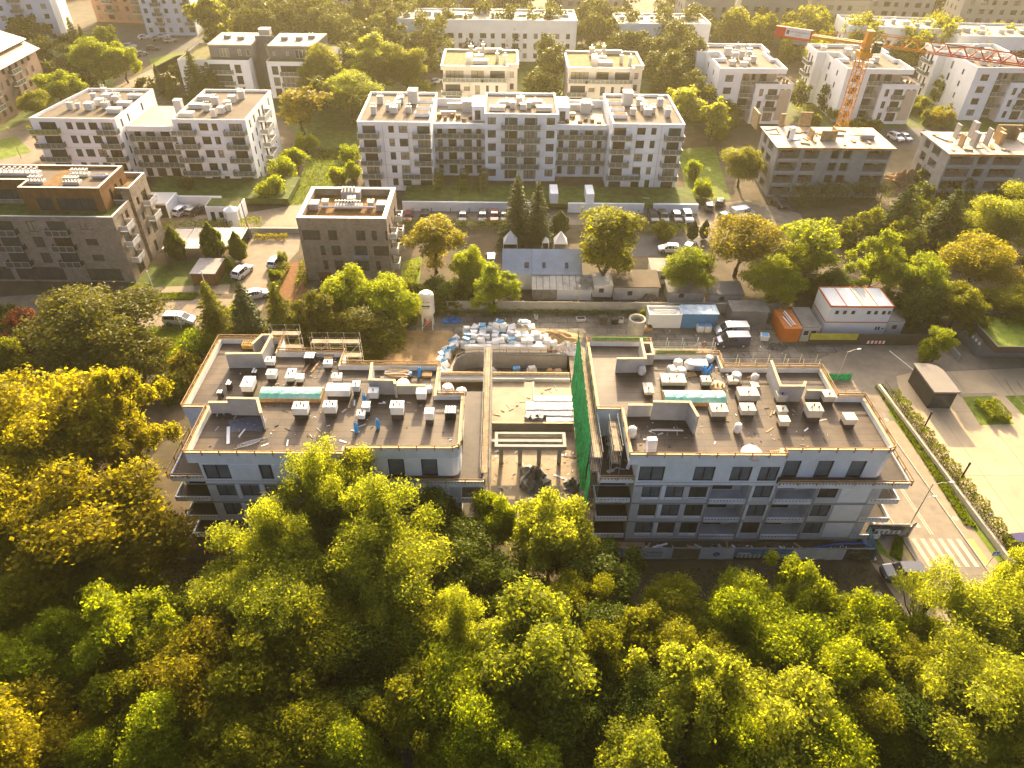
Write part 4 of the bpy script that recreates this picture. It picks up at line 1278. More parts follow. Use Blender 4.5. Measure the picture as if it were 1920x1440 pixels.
# ---- two cream villas with green roofs behind the white block
def green_villa(x, label):
    t = thing('villa_block', label, 'apartment block', (x, 187, 0))
    wb = MB()
    Fg = [0.3, 3.2, 6.1]
    facade(t, wb, (0, .6), (7, .6), 0, 9.2, fr_([(.6, 3.8, .2, 2.2, 3), (5.3, 1.5, .9, 1.0, 0)], Fg), split=False)
    facade(t, wb, (7, 0), (16.3, 0), 0, 9.2, fr_([(1.2, 1.2, .2, 2.2, 0), (4, .7, .2, 2.2, 0), (6.4, .7, .2, 2.2, 0)], Fg), split=False)
    wb.wall((16.3, 0), (16.3, 3), 0, 9.2)
    facade(t, wb, (16.3, 3), (19, 3), 0, 12.2, fr_([(.8, 1, .6, 1.5, 0)], Fg + [9]), split=False)
    wb.wall((19, 3), (19, 16), 0, 12.2).wall((19, 16), (0, 16), 0, 12.2)
    facade(t, wb, (0, 16), (0, .6), 0, 9.2, fr_([(6, 1.2, .4, 1.8, 0), (11, 1.2, .4, 1.8, 0)], Fg), split=False)
    facade(t, wb, (0, 2.4), (16.3, 2.4), 9.2, 12.0, [(.7, 4.5, 9.4, 1.9, 3), (7.2, 3.2, 9.4, 2.1, 1), (12, 3.8, 9.4, 2.1, 1)], split=False)
    wb.wall((0, 16), (0, 2.4), 9.2, 12.0)
    wb.build('wall', cream, t)
    MB().box(-.2, 16.5, -.1, 2.38, 9.0, 9.25).build('terrace', cap_w, t)
    balcony(t, (0, .05), (1, 0), 16.3, .04, 9.25, balu, .9)
    for f in Fg[1:]:
        balcony(t, (-.4, .6), (1, 0), 5.2, 1.3, f, balu)
    rp_ = [(-.4, .4), (16.6, .4), (16.6, 2.6), (19.3, 2.6), (19.3, 16.3), (-.4, 16.3)]
    MB().prism(offset_poly(rp_, .05), 12.0, 12.5).build('roof', roof_g, t)
    ring(MB(), rp_, .5, 11.95, 13.0, 0, 1).build('parapet', [cream, cap_w], t)
    for a, c, w_, d_, h_, n_ in ((6.7, 3.0, 1.4, 3.5, 1.9, 3), (9.0, 7.5, 2.2, 1.4, 1.2, 1), (9.6, 4.0, 3.6, 2.2, .8, 0), (13.8, 6, .8, .8, 2.0, 1), (15.8, 3.6, .8, .8, 2.2, 1), (10, 13.2, .9, .9, 2.4, 1), (6.8, 12.6, 1.2, 1.2, 2.0, 1), (11.5, 15.0, 7, .8, .9, 0)):
        roof_box(t, a, c, 12.5, w_, d_, h_, cream, n_)


green_villa(-15.4, 'cream villa block with mossy green roof, behind the middle of the white block')
green_villa(16.6, 'cream villa block with mossy green roof, the one nearer the crane')

# ---- the three white villas on the right
def white_villa(x, y, rz, label, s=1.0):
    t = thing('villa_block', label, 'apartment block', (x, y, 0), rz)
    wb = MB()
    Fv = [0.6, 3.5, 6.5, 9.5]
    facade(t, wb, (0, 0), (6, 0), 0, 13.2, fr_([(1.8, 2.0, .6, 1.6, 1)], Fv), split=False)
    wb.wall((6, 0), (6, 2.2), 0, 13.2)
    facade(t, wb, (6, 2.2), (15.5, 2.2), 9.5, 12.2, [(.4, 2.0, 9.7, 2.0, 1), (3.2, .8, 9.9, 1.6, 0), (5.2, 1.8, 9.7, 2.0, 1)], split=False, m=1)
    facade(t, wb, (6, 2.2), (9.6, 2.2), 0, 9.5, fr_([(.6, 2.6, .1, 2.1, 1)], Fv[:3]), split=False, m=1)
    facade(t, wb, (9.6, -1.2), (19.2, -1.2), 0, 10.1, fr_([(1.2, 1.0, .5, 1.8, 0), (3.4, 2.4, .1, 2.2, 2), (6.6, .9, .5, 1.8, 0), (8.1, .9, .5, 1.8, 0)], Fv[:3]), split=False)
    wb.box(15.95, 18.95, -1.23, -1.201, 1.0, 8.6, 1)
    wb.wall((9.6, 2.2), (9.6, -1.2), 0, 10.1).wall((19.2, -1.2), (19.2, 6), 0, 10.1).wall((19.2, 6), (16.6, 6), 0, 10.1)
    wb.wall((15.5, 2.2), (15.5, 6), 9.5, 13.2).wall((16.6, 6), (16.6, 24), 0, 13.2).wall((16.6, 24), (0, 24), 0, 13.2)
    facade(t, wb, (-2.4, 22), (-2.4, 15.5), 0, 13.2, fr_([(1, 1.2, .2, 2.2, 0), (3.2, 1.0, .3, 2.0, 0)], Fv), split=False)
    facade(t, wb, (-2.4, 15.5), (0, 15.5), 0, 13.2, [], split=False)
    facade(t, wb, (0, 15.5), (0, 0), 0, 13.2, fr_([(3.5, 1.0, .5, 1.9, 0), (9.5, .8, .6, 1.4, 0)], Fv), split=False)
    wb.wall((0, 24), (-2.4, 22), 0, 13.2)
    wb.build('wall', [white, beige], t)
    for f in Fv[1:]:
        balcony(t, (6.02, 1.0), (1, 0), 4.6 if f < 9 else 9.4, 1.6, f - .05, balu)
        balcony(t, (-2.4, 21.5), (0, -1), 4.6, 1.3, f, balu)
    for f in Fv[1:3]:
        balcony(t, (12.7, -1.2), (1, 0), 3.2, .9, f, balu)
    MB().box(9.7, 19.1, -1.1, 5.9, 9.3, 9.52).build('roof_terrace', roof_w, t)
    for i in range(6):
        MB().cbox((16.4 + rg.uniform(0, 2.2), -.6 + i * 1.0, 9.53), (.5, .5, .8), rg.random()).build('planter', sedum, t)
    rp_ = [(0, 0), (6, 0), (17.0, 0), (17.0, 9), (15.6, 9), (15.6, 16), (17.2, 16), (17.2, 24), (-2.4, 24), (-2.4, 15.5), (3.4, 15.5), (3.4, 9), (0, 9)]
    MB().prism(offset_poly(rp_, .05), 12.2, 12.6).build('roof', roof_t, t)
    ring(MB(), offset_poly(rp_, -.06), .35, 12.15, 13.4, 0, 1).build('parapet', [white, cap_w], t)
    for a, c, w_, d_, h_, n_ in ((4.6, 5.4, 1.6, 1.2, 1.0, 2), (7.2, 4.2, 1.8, 1.2, 1.0, 1), (8.6, 6.6, 1.6, 1.2, 1.2, 1), (10.8, 8.6, 1.4, 1, 1.3, 2), (6.6, 11, 1.6, 1.6, 1.6, 3), (8.8, 12.6, 1.4, 1.2, 1.6, 3), (5.6, 14.6, 1.8, 1.4, 1.7, 3), (11.2, 14, 1.2, 1.2, 1.2, 1), (.6, 19, 1.4, 1, 1.2, 1), (9.6, 20, 1.2, 1, 1.4, 1), (12.4, 18, 1.4, 1.2, 1.0, 1)):
        roof_box(t, a, c, 12.6, w_, d_, h_, white, n_)


white_villa(54.6, 187, 0, 'white villa block with stepped roof parapet, left of the crane mast')
white_villa(87.4, 188, 0, 'white villa block with stepped roof parapet, directly behind the crane mast')
white_villa(122.0, 190.5, 0, 'white villa block with stepped roof parapet, cut by the right picture edge')

# ---- blocks far off, seen through the haze
def slab_block(name, label, x, y, w_, d_, h_, m, rz=0.0, fl=2.9, bay=3.4, roofm=None, pitch=0.0, balc=0, z0=0):
    t = thing(name, label, 'apartment block', (x, y, 0), rz)
    wb = MB()
    n_ = int((h_ - .5) / fl)
    fs = [z0 + .4 + i * fl for i in range(n_)]
    k = int(w_ / bay)
    ws = [(i * bay + (w_ - k * bay) / 2 + bay * .28, bay * (.58 if i % 3 == 1 else .36), .6, 1.5, 1 if i % 3 == 1 else 0) for i in range(k)]
    ks = int(d_ / bay)
    wsd = [(i * bay + bay * .35, bay * .34, .6, 1.5, 0) for i in range(ks)]
    full = len(ws) * n_ + 2 * len(wsd) * n_
    facade(t, wb, (0, 0), (w_, 0), 0, h_, fr_(ws, fs), frame_b, split=False)
    facade(t, wb, (w_, 0), (w_, d_), 0, h_, fr_(wsd, fs) if full < 100 else [], frame_b, split=False)
    wb.wall((w_, d_), (0, d_), 0, h_)
    facade(t, wb, (0, d_), (0, 0), 0, h_, fr_(wsd, fs) if full < 100 else [], frame_b, split=False)
    wb.build('wall', m, t)
    for i in range(k):
        if balc and i % balc == 1:
            for f in fs[1:]:
                balcony(t, (ws[i][0] - .6, 0), (1, 0), ws[i][1] + 1.2, 1.2, f, balu)
    q_ = [(0, 0), (w_, 0), (w_, d_), (0, d_)]
    if pitch:
        b = MB()
        e = .5
        b.add([(-e, -e, h_), (w_ + e, -e, h_), (w_ + e, d_ + e, h_), (-e, d_ + e, h_), (d_ * .3, d_ / 2, h_ + pitch), (w_ - d_ * .3, d_ / 2, h_ + pitch)],
              [(0, 1, 5, 4), (1, 2, 5), (2, 3, 4, 5), (3, 0, 4), (3, 2, 1, 0)])
        b.build('roof', roofm or roof_t, t)
    else:
        flat_roof(t, q_, h_ - .3, roofm or roof_w, cap_w, .5)
        for i in range(int(w_ / 3.5)):
            roof_box(t, 2 + i * 3.4 + rg.uniform(-.5, .5), d_ * rg.uniform(.25, .7), h_ - .3, rg.uniform(1, 2.6), rg.uniform(.8, 1.6), rg.uniform(.5, 1.2), white, rg.randrange(3))
    return t


slab_block('apartment_block', 'long low white block far behind the villas, left of two in the trees', -33, 241, 56, 15, 12, white, .01)
slab_block('apartment_block', 'long low white block far behind the villas, right of two in the trees', 35.5, 239, 29, 14, 12, white, .02)
slab_block('apartment_block', 'long grey white block with cluttered roof behind the crane', 108, 240, 30, 15, 12, white, -.10)
slab_block('apartment_block', 'long grey white block with cluttered roof at the right edge behind the crane jib', 137, 229, 40, 17, 12, white, -.03)
tower_w = mat('tower_white', (0.62, 0.63, 0.64), 0.85, 0.06, 0.3)
slab_block('apartment_tower', 'tall white tower in the top left corner, the leftmost one', -199, 268, 36, 16, 33, tower_w, -.30, 3.0, 3.6, balc=3)
slab_block('apartment_tower', 'tall white tower with curved balcony stack and wide blank gable', -165, 254, 17, 22, 33, tower_w, .30, 3.0, 4.2, balc=3)
slab_block('apartment_tower', 'rust and cream apartment slab between the two white towers', -150, 287, 30, 14, 27, mat('tower_rust', (.36, .20, .13), .85, .15, .08), -.10, 3.0, 3.6, balc=3)
slab_block('apartment_tower', 'white tower at the top left beside the car park and poplar', -124, 268, 17, 15, 30, tower_w, .05, 3.0, 3.4, balc=3)
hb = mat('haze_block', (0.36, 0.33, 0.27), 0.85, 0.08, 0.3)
gr_ = mat('mansard_grey', (0.20, 0.18, 0.16), 0.8, 0.1, .5)
hz_pos = [(62, 268, 17, 14, 'beside the long white block'), (82, 271, 22, 14, 'second from the left'), (108, 275, 20, 13, 'above the crane counterweight'), (132, 282, 22, 14, 'above the crane mast'), (160, 272, 24, 15, 'above the crane jib'), (190, 266, 22, 16, 'near the right corner')]
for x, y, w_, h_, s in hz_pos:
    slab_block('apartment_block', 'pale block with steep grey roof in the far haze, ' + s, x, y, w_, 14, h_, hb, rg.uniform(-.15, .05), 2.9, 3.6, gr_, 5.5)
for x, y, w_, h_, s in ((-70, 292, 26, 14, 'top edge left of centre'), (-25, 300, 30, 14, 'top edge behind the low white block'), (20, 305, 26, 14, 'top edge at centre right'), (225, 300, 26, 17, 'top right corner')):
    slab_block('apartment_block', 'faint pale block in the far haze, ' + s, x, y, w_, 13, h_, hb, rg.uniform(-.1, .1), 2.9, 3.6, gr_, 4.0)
# brown block with the big metal roofs, left edge
pb_ = mat('pink_render', (0.30, 0.20, 0.14), 0.85, 0.08, 0.4)
tile = mat('metal_roof_brown', (0.17, 0.115, 0.085), 0.5, 0.15, 0.8, metal=0.2)
br = thing('apartment_block', 'pinkish brown block with steep brown metal roofs at the left edge', 'apartment block', (-125.5, 152, 0), R(91))
wb = MB()
FF = [0.4, 3.2, 6.0, 8.8]
facade(br, wb, (0, 0), (53, 0), 0, 11.4, fr_([(1.5 + i * 3.1, 1.3, .6, 1.5, 0) for i in range(16)], FF), frame_b, split=False)
facade(br, wb, (53, 0), (53, 13), 0, 11.4, fr_([(2, 1.2, .6, 1.5, 0), (6, 1.2, .6, 1.5, 0), (10, 1.2, .6, 1.5, 0)], FF), frame_b, split=False)
wb.wall((53, 13), (0, 13), 0, 11.4).wall((0, 13), (0, 0), 0, 11.4)
wb.build('wall', pb_, br)
b = MB()
for x0, x1 in ((-.6, 17.4), (17.6, 35.4), (35.6, 53.6)):
    b.add([(x0, -1.2, 11.2), (x1, -1.2, 11.2), (x1, 2.2, 13.0), (x0, 2.2, 13.0)], [(0, 1, 2, 3)])
    b.box(x0 + .8, x1 - .8, 2.2, 11, 11.2, 13.6, 1)
    xm = (x0 + x1) / 2
    b.add([(x0, 1.4, 13.6), (x1, 1.4, 13.6), (x1, 12.4, 13.6), (x0, 12.4, 13.6), (xm - 3, 7, 18), (xm + 3, 7, 18)], [(0, 1, 5, 4), (1, 2, 5), (2, 3, 4, 5), (3, 0, 4), (3, 2, 1, 0)])
    b.box(xm - 1, xm + .6, 5, 7, 15, 18.6, 1)
b.build('roof', [tile, pb_], br)
for x in (11, 26, 38):
    for f in FF[1:]:
        balcony(br, (x, 0), (1, 0), 4.2, 1.2, f, balu)

# ---- concrete frames of the second building site
rust = mat('formwork_orange', (0.36, 0.15, 0.035), 0.75, 0.3, 1.5)
shut = mat('shutter_ply', (0.28, 0.19, 0.09), 0.85, 0.3, 1.5)
deckp = mat('fresh_slab', (0.40, 0.34, 0.26), 0.8, 0.1, 0.5, dark=(0.36, 0.29, 0.22), stain=0.5)


def frame_block(x, y, w_, d_, h_, label, cols, seed, rz=0.0):
    r_ = random.Random(seed)
    t = thing('building_shell', label, 'building shell', (x, y, 0), rz)
    n_ = 4
    fh = h_ / n_
    wb = MB()
    wb.wall((0, 0), (w_, 0), 0, h_, [(a, c, i * fh + .35, (i + 1) * fh - .45, 3.5 if c - a > 2.2 else .6) for i in range(n_) for a, c in cols], m=0)
    sd = [(2, 4, i * fh + .4, (i + 1) * fh - .5, .6) for i in range(n_)] + [(5.5, 8.5, i * fh + .4, (i + 1) * fh - .5, 2) for i in range(n_)]
    wb.wall((w_, 0), (w_, d_), 0, h_, sd).wall((w_, d_), (0, d_), 0, h_).wall((0, d_), (0, 0), 0, h_, sd)
    wb.build('wall', conc, t)
    for i in range(n_ + 1):
        if i:
            MB().box(.3, w_ - .3, .3, d_ - .3, i * fh - .3, i * fh - .02).build('floor_slab', conc_d, t)
    for i in range(n_):
        b = MB()
        for a, c in cols:
            if c - a > 2.2:
                b.box(a + .02, c - .02, -.06, .1, i * fh - .05, i * fh + .34)
                for k in range(int((c - a) / .55)):                      # props under the slab above
                    xx = a + .3 + k * .55
                    b.tube([(xx, .7, i * fh + .1), (xx, .7, (i + 1) * fh - .4)], .045, 4, 1)
        b.build('props', [conc_l, rust], t)
    MB().box(-.5, w_ + .5, -.5, d_ + .3, h_ - .02, h_ + .14).build('roof_deck', deckp, t)
    b = MB()
    for k in range(int(w_ / .4)):
        if r_.random() < .85:
            b.box(.2 + k * .4, .3 + k * .4, -.9, -.1, h_ - .25, h_ - .1)
    b.box(-.5, w_ + .5, -.62, -.5, h_ - .12, h_ + .2, 1)
    b.build('edge_formwork', [timber_p, rust], t)
    b = MB()
    for k in range(26):
        b.cbox((r_.uniform(1, w_ - 1), r_.uniform(1, d_ - 1), h_ + .141), (r_.uniform(.3, 3), r_.uniform(.15, .8), r_.uniform(.06, .35)), r_.uniform(-.4, .4) + (1.57 if r_.random() < .3 else 0), k % 4)
    b.build('loose_boards', [timber_p, rust, conc_l, timber], t)
    return t


c1 = frame_block(56.2, 141, 23.5, 11.5, 10.6, 'four storey concrete shell with cluttered pale deck in front of the crane', [(.3, 4.6), (5.6, 8.6), (11.2, 12.9), (13.7, 15.4), (18.6, 23.2)], 3)
for x, y, w_, d_, h_ in ((-2.2, 9.5, .4, 4.5, 3.4), (3.6, 12.0, 1.0, .5, 2.6), (8.0, 12.6, 2.6, .4, 2.8), (9.6, 3.4, 3.2, .3, 2.1), (12.6, 3.7, .3, 2.4, 2.2), (7.8, 3.6, .3, 2.4, 2.0)):
    MB().box(x, x + w_, y, y + d_, 10.75, 10.75 + h_).build('wall_shutter', shut, c1)
b = MB().box(18.4, 21.2, 4.4, 5.0, 10.75, 11.7).build('wall_stub', conc_l, c1)
tag(MB().box(-.55, .55, -.5, .5, 0, 2.5, 0).box(-.56, -.551, -.3, .3, .3, 1.9, 1).box(-.6, .6, -.55, .55, 2.5, 2.62, 0).build('site_toilet', [white, frame_d], None, (59.6, 145.0, 10.75), .25), 'white portable toilet cabin standing on the concrete shell deck', 'toilet cabin')
c2 = frame_block(90.6, 139, 24, 12, 10.4, 'concrete shell with upright wall stubs on its deck, right of the crane', [(.4, 5.2), (6.2, 8.2), (9.4, 15.0), (18, 20), (21, 23)], 4)
for k, (x, y) in enumerate(((3.6, 3), (6.2, 3.4), (9.6, 4.4), (12.2, 4.6), (5, 8), (8.4, 8.4), (17, 7), (20, 5))):
    MB().box(x, x + .3 + .5 * (k % 2), y, y + 1.6, 10.54, 13.0 + .4 * (k % 3)).build('wall_stub', conc_l if k % 3 else timber, c2)
MB().box(13.2, 18.4, 8.5, 8.9, 10.54, 13.4).box(13.2, 13.6, 6.0, 8.49, 10.54, 13.2).build('wall_shutter', shut, c2)
# ------------------------------------------------------------------ vehicles
tyre = mat('tyre', (0.02, 0.02, 0.02), 0.8, 0.2, 5)
rimm = mat('rim', (0.42, 0.41, 0.40), 0.35, 0.1, 5, metal=0.7)
cglass = glass_mat('car_glass', (0.02, 0.023, 0.025), 0.05)
lampm = mat('headlamp', (0.62, 0.62, 0.60), 0.15, 0.1, 5)
taill = mat('tail_lamp', (0.35, 0.015, 0.01), 0.3, 0.1, 5)
trim = mat('car_trim', (0.025, 0.025, 0.025), 0.6, 0.2, 5)


def paint(name, col, metal=0.25):
    m_ = mat('paint_' + name, col, 0.28, 0.04, 1.0, metal=metal, spec=0.6)
    m_.node_tree.nodes['Principled BSDF'].inputs['Coat Weight'].default_value = 0.5
    return m_


PAINT = {'white': paint('white', (0.62, 0.62, 0.61), 0), 'silver': paint('silver', (0.36, 0.37, 0.38), .5), 'black': paint('black', (0.018, 0.018, 0.02)), 'grey': paint('grey', (0.10, 0.10, 0.105)),
         'red': paint('red', (0.20, 0.02, 0.02)), 'navy': paint('navy', (0.035, 0.04, 0.085)), 'blue': paint('blue', (0.04, 0.10, 0.22)), 'brown': paint('brown', (0.10, 0.085, 0.07)), 'lime': paint('lime', (0.30, 0.36, 0.08), 0), 'purple': paint('purple', (0.05, 0.035, 0.09))}
# stations along the length: x, lower z, belt z, roof z, half width, half roof width
CARS = {
    'hatch': (4.1, [(-2.05, .38, .82, .86, .72, .60), (-1.95, .30, .92, 1.00, .82, .62), (-1.55, .24, .94, 1.42, .87, .60), (-.3, .22, .93, 1.50, .88, .62), (.35, .22, .92, 1.44, .88, .60), (1.05, .23, .90, .98, .87, .66), (1.85, .28, .76, .80, .80, .64), (2.05, .36, .62, .64, .68, .56)]),
    'estate': (4.6, [(-2.3, .38, .86, .90, .74, .62), (-2.22, .30, .96, 1.06, .84, .64), (-1.95, .25, .98, 1.46, .88, .62), (-.4, .22, .96, 1.54, .90, .64), (.45, .22, .94, 1.46, .90, .62), (1.2, .23, .92, 1.0, .89, .68), (2.1, .28, .78, .82, .82, .66), (2.3, .36, .62, .66, .70, .58)]),
    'suv': (4.5, [(-2.25, .42, .98, 1.02, .78, .66), (-2.15, .34, 1.06, 1.16, .88, .68), (-1.8, .30, 1.08, 1.60, .92, .66), (-.3, .28, 1.06, 1.70, .93, .68), (.45, .28, 1.04, 1.62, .93, .66), (1.1, .30, 1.02, 1.10, .92, .72), (2.05, .34, .90, .96, .86, .70), (2.25, .42, .74, .78, .74, .62)]),
    'minivan': (4.8, [(-2.4, .40, .95, 1.0, .80, .70), (-2.34, .30, 1.04, 1.35, .90, .72), (-2.15, .26, 1.05, 1.68, .93, .72), (-.2, .24, 1.03, 1.76, .95, .74), (.7, .24, 1.02, 1.66, .95, .70), (1.65, .26, 1.00, 1.08, .92, .74), (2.25, .32, .80, .84, .84, .68), (2.4, .38, .64, .68, .74, .60)]),
    'van': (5.0, [(-2.5, .40, 1.10, 1.85, .90, .82), (-2.45, .30, 1.12, 1.98, .97, .84), (.2, .26, 1.12, 2.02, .98, .86), (1.0, .26, 1.12, 1.96, .98, .82), (1.75, .28, 1.10, 1.22, .96, .80), (2.3, .34, .92, .98, .90, .74), (2.5, .40, .72, .76, .80, .66)]),
}
CARMESH = {}


def car_meshes(kind):
    if kind in CARMESH:
        return CARMESH[kind]
    Ln, st = CARS[kind]
    body, gls = MB(), MB()
    rows = []
    for x, zl, zb, zt, hw, hr in st:
        zm = zl + (zb - zl) * .45
        rows.append([(x, -hw * .93, zl), (x, -hw, zm), (x, -hw * .97, zb), (x, -hr, zt), (x, hr, zt), (x, hw * .97, zb), (x, hw, zm), (x, hw * .93, zl)])
    n_ = len(rows)
    for i in range(n_ - 1):
        a, c = rows[i], rows[i + 1]
        tall_a, tall_c = st[i][3] - st[i][2] > .28, st[i + 1][3] - st[i + 1][2] > .28
        for k in range(7):
            q = [a[k], c[k], c[k + 1], a[k + 1]]
            cabin = (k in (2, 4) and (tall_a or tall_c)) or (k == 3 and tall_a != tall_c)
            if kind == 'van' and k in (2, 4) and st[i][0] < -.5 and tall_a and tall_c:
                cabin = False
            body.add(q, [(3, 2, 1, 0)])
            if cabin:                                  # glazing a little proud of the shell, inset from the pillars
                ce = sum((Vector(p) for p in q), Vector()) / 4
                nr = (Vector(q[1]) - Vector(q[0])).cross(Vector(q[3]) - Vector(q[0]))
                if nr.length < 1e-6:
                    continue
                nr.normalize()
                if nr.dot(ce - Vector((0, 0, .6))) < 0:
                    nr = -nr
                vs = [ce + (Vector(p) - ce) * .90 + nr * .012 for p in q]
                gls.add(vs, [(0, 1, 2, 3)])
    body.add(rows[0], [tuple(range(8))])
    body.add(rows[-1], [tuple(range(7, -1, -1))])
    body.add([r_[0] for r_ in rows] + [r_[7] for r_ in rows], [(i, i + n_, i + n_ + 1, i + 1) for i in range(n_ - 1)])
    if kind == 'van':                                   # one load side window strip, front door glass
        for s in (-1, 1):
            gls.add([(-.4, s * .955, 1.2), (.1, s * .955, 1.2), (.1, s * .90, 1.72), (-.4, s * .90, 1.72)], [(0, 1, 2, 3)])
    ax = Ln * .30
    r_ = .33 if kind in ('hatch', 'estate', 'minivan') else .37
    wh = MB().lathe([(r_ * .55, -.11), (r_, -.10), (r_, .10), (r_ * .55, .11)], 16)
    wh.v = [(p[0], p[2], p[1]) for p in wh.v]
    rim = MB().lathe([(.02, -.115), (r_ * .6, -.115), (r_ * .6, .115), (.02, .115)], 10)
    rim.v = [(p[0], p[2], p[1]) for p in rim.v]
    xf = st[-1][0]
    hl = MB().cbox((0, 0, 0), (.16, .36, .14), 0)
    bm = MB().box(xf - .06, xf + .03, -.55, .55, .34, .50).box(st[0][0] - .03, st[0][0] + .05, -.6, .6, .36, .52)
    mr_ = MB().cbox((0, 0, 0), (.14, .2, .15), 0)
    CARMESH[kind] = dict(body=body.data('body', PAINT['white']), window=gls.data('window', cglass), wheel=wh.data('wheel', tyre), rim=rim.data('rim', rimm),
                         headlight=hl.data('headlight', lampm), tail=hl.data('tail_light', taill), bumper=bm.data('bumper', trim), mirror=mr_.data('mirror', trim), ax=ax, r=r_, hw=st[2][4])
    for me in (CARMESH[kind]['body'],):
        me.polygons.foreach_set('use_smooth', [True] * len(me.polygons))
        me.set_sharp_from_angle(angle=R(38))
    return CARMESH[kind]


def car(kind, col, px, py, rz, label, z=0.03, far=False, cat='car', group=None, s=1.0):
    """px, py: where the middle of the car meets the ground; rz degrees, 0 = nose to the right"""
    M_ = car_meshes(kind)
    Ln, st = CARS[kind]
    c = G(px, py, z)
    t = thing('parked_car' if kind != 'van' else 'parked_van', label, cat, (c.x, c.y, z), R(rz), group)
    t.scale = (s, s, s)
    b = link('body', M_['body'], t)
    b.material_slots[0].link = 'OBJECT'
    b.material_slots[0].material = PAINT[col]
    link('window', M_['window'], t)
    for sx in (-1, 1):
        for sy in (-1, 1):
            w_ = link('wheel', M_['wheel'], t, (sx * M_['ax'], sy * (M_['hw'] - .08), M_['r']))
            if not far:
                link('rim', M_['rim'], w_)
    for sy in (-1, 1):
        link('headlight', M_['headlight'], t, (st[-1][0] - .10, sy * (st[-1][4] - .12), st[-1][2] - .08))
        link('tail_light', M_['tail'], t, (st[0][0] + .04, sy * (st[0][4] - .1), st[0][2] - .12))
        if not far:
            link('mirror', M_['mirror'], t, (st[4][0] + .35, sy * (st[4][4] + .08), st[4][2] + .05))
    link('bumper', M_['bumper'], t)
    return t


car('suv', 'grey', 1690, 1080, 180, 'dark grey estate parked nose left on the pad by the zebra crossing', s=1.02)
car('hatch', 'purple', 1915, 1022, 4, 'dark purple hatchback at the right picture edge above the hedge corner')
car('minivan', 'white', 339, 605, -3, 'white and lime minivan parked along the street lawn on the left')
k_ = bpy.data.objects[-1] if False else None
car('hatch', 'silver', 268, 567, -10, 'silver car half hidden by the big dark tree on the left street')
car('suv', 'white', 456, 515, 72, 'white crossover on the tan street beside the rusty timber shed')
car('hatch', 'white', 517, 496, 82, 'small white car on the tan street next to the lollipop shrubs')
car('hatch', 'white', 482, 557, 25, 'white car half hidden behind the spruces on the tan street')
car('suv', 'white', 344, 400, 68, 'white off roader in the open carport of the left white block')
car('estate', 'brown', 367, 399, 70, 'dark brown estate in the open carport beside the white off roader')
g_ = 'cars parked along the white garden wall'
for x, k, c_, s in ((766, 'hatch', 'red', 'dark red car at the left end of the row under the white garden wall'), (796, 'estate', 'black', 'black car behind the yellow tree in the row under the garden wall'),
                    (868, 'hatch', 'grey', 'grey car right of the yellow tree under the white garden wall'), (905, 'estate', 'black', 'large black car between grey and red cars under the garden wall'),
                    (927, 'suv', 'red', 'dark red car left of the tall spruces under the garden wall'), (946, 'hatch', 'brown', 'brown car half hidden by the tall spruces under the garden wall'),
                    (1184, 'hatch', 'silver', 'silver car tucked beside the garden stair under the white wall'), (1224, 'estate', 'black', 'black car first to the right of the garden stair'),
                    (1243, 'estate', 'black', 'black car second to the right of the garden stair'), (1268, 'hatch', 'grey', 'grey car beside the white car at the right wall end'), (1288, 'suv', 'white', 'white car at the right end of the row under the wall')):
    car(k, c_, x, 412, -90 + rg.uniform(-3, 3), s, group=g_)
car('hatch', 'white', 1254, 471, 178, 'white hatchback in the yard behind the sheet roofed sheds')
car('hatch', 'silver', 1292, 467, 60, 'silver hatchback turned toward the fence beside the white hatchback')
car('hatch', 'silver', 921, 490, 92, 'pale car in the brown yard left of the metal roofed house')
car('van', 'silver', 1369, 627, 182, 'silver van standing behind the navy van in the site yard', cat='van')
car('van', 'navy', 1371, 646, 182, 'navy blue van in front of the silver van in the site yard', cat='van')
for x, y, k, c_, rz, s in ((1328, 391, 'hatch', 'brown', 80, 'brown car on the sunny drive right of the long white block'), (1349, 384, 'hatch', 'black', 70, 'black car at the top of the sunny drive'), (1362, 410, 'hatch', 'blue', 30, 'blue car behind the round tree near the shell building'),
                          (1391, 405, 'van', 'white', 20, 'white van behind the round tree near the shell building'), (1460, 386, 'suv', 'black', -75, 'black car alone on the yard below the concrete shell'),
                          (1678, 262, 'suv', 'white', -70, 'white car parked between the two concrete shells'), (1695, 262, 'hatch', 'silver', -70, 'silver car parked between the two shells, right of the white one'), (1740, 258, 'hatch', 'grey', -70, 'grey car parked left of the second concrete shell')):
    car(k, c_, x, y, rz, s, far=True, cat='van' if k == 'van' else 'car')
for i, (x, y, c_, s) in enumerate(((245, 90, 'white', 'white car in the far car park under the towers, nearest the round trees'), (272, 73, 'white', 'white car in the far car park next to the dark trees'), (293, 75, 'silver', 'silver car in the far car park, middle of the row'), (308, 71, 'white', 'white car in the far car park beside the poplar'),
                                  (320, 79, 'silver', 'silver car in the far car park at the right end'), (266, 104, 'silver', 'silver car in the near row of the far car park'), (288, 94, 'grey', 'grey car in the near row of the far car park, right side'), (805, 160, 'grey', 'grey car under the trees left of the green roofed villa'), (818, 156, 'white', 'white car under the trees left of the green roofed villa'))):
    car('hatch', c_, x, y, 15 + 20 * (i % 3), s, far=True)

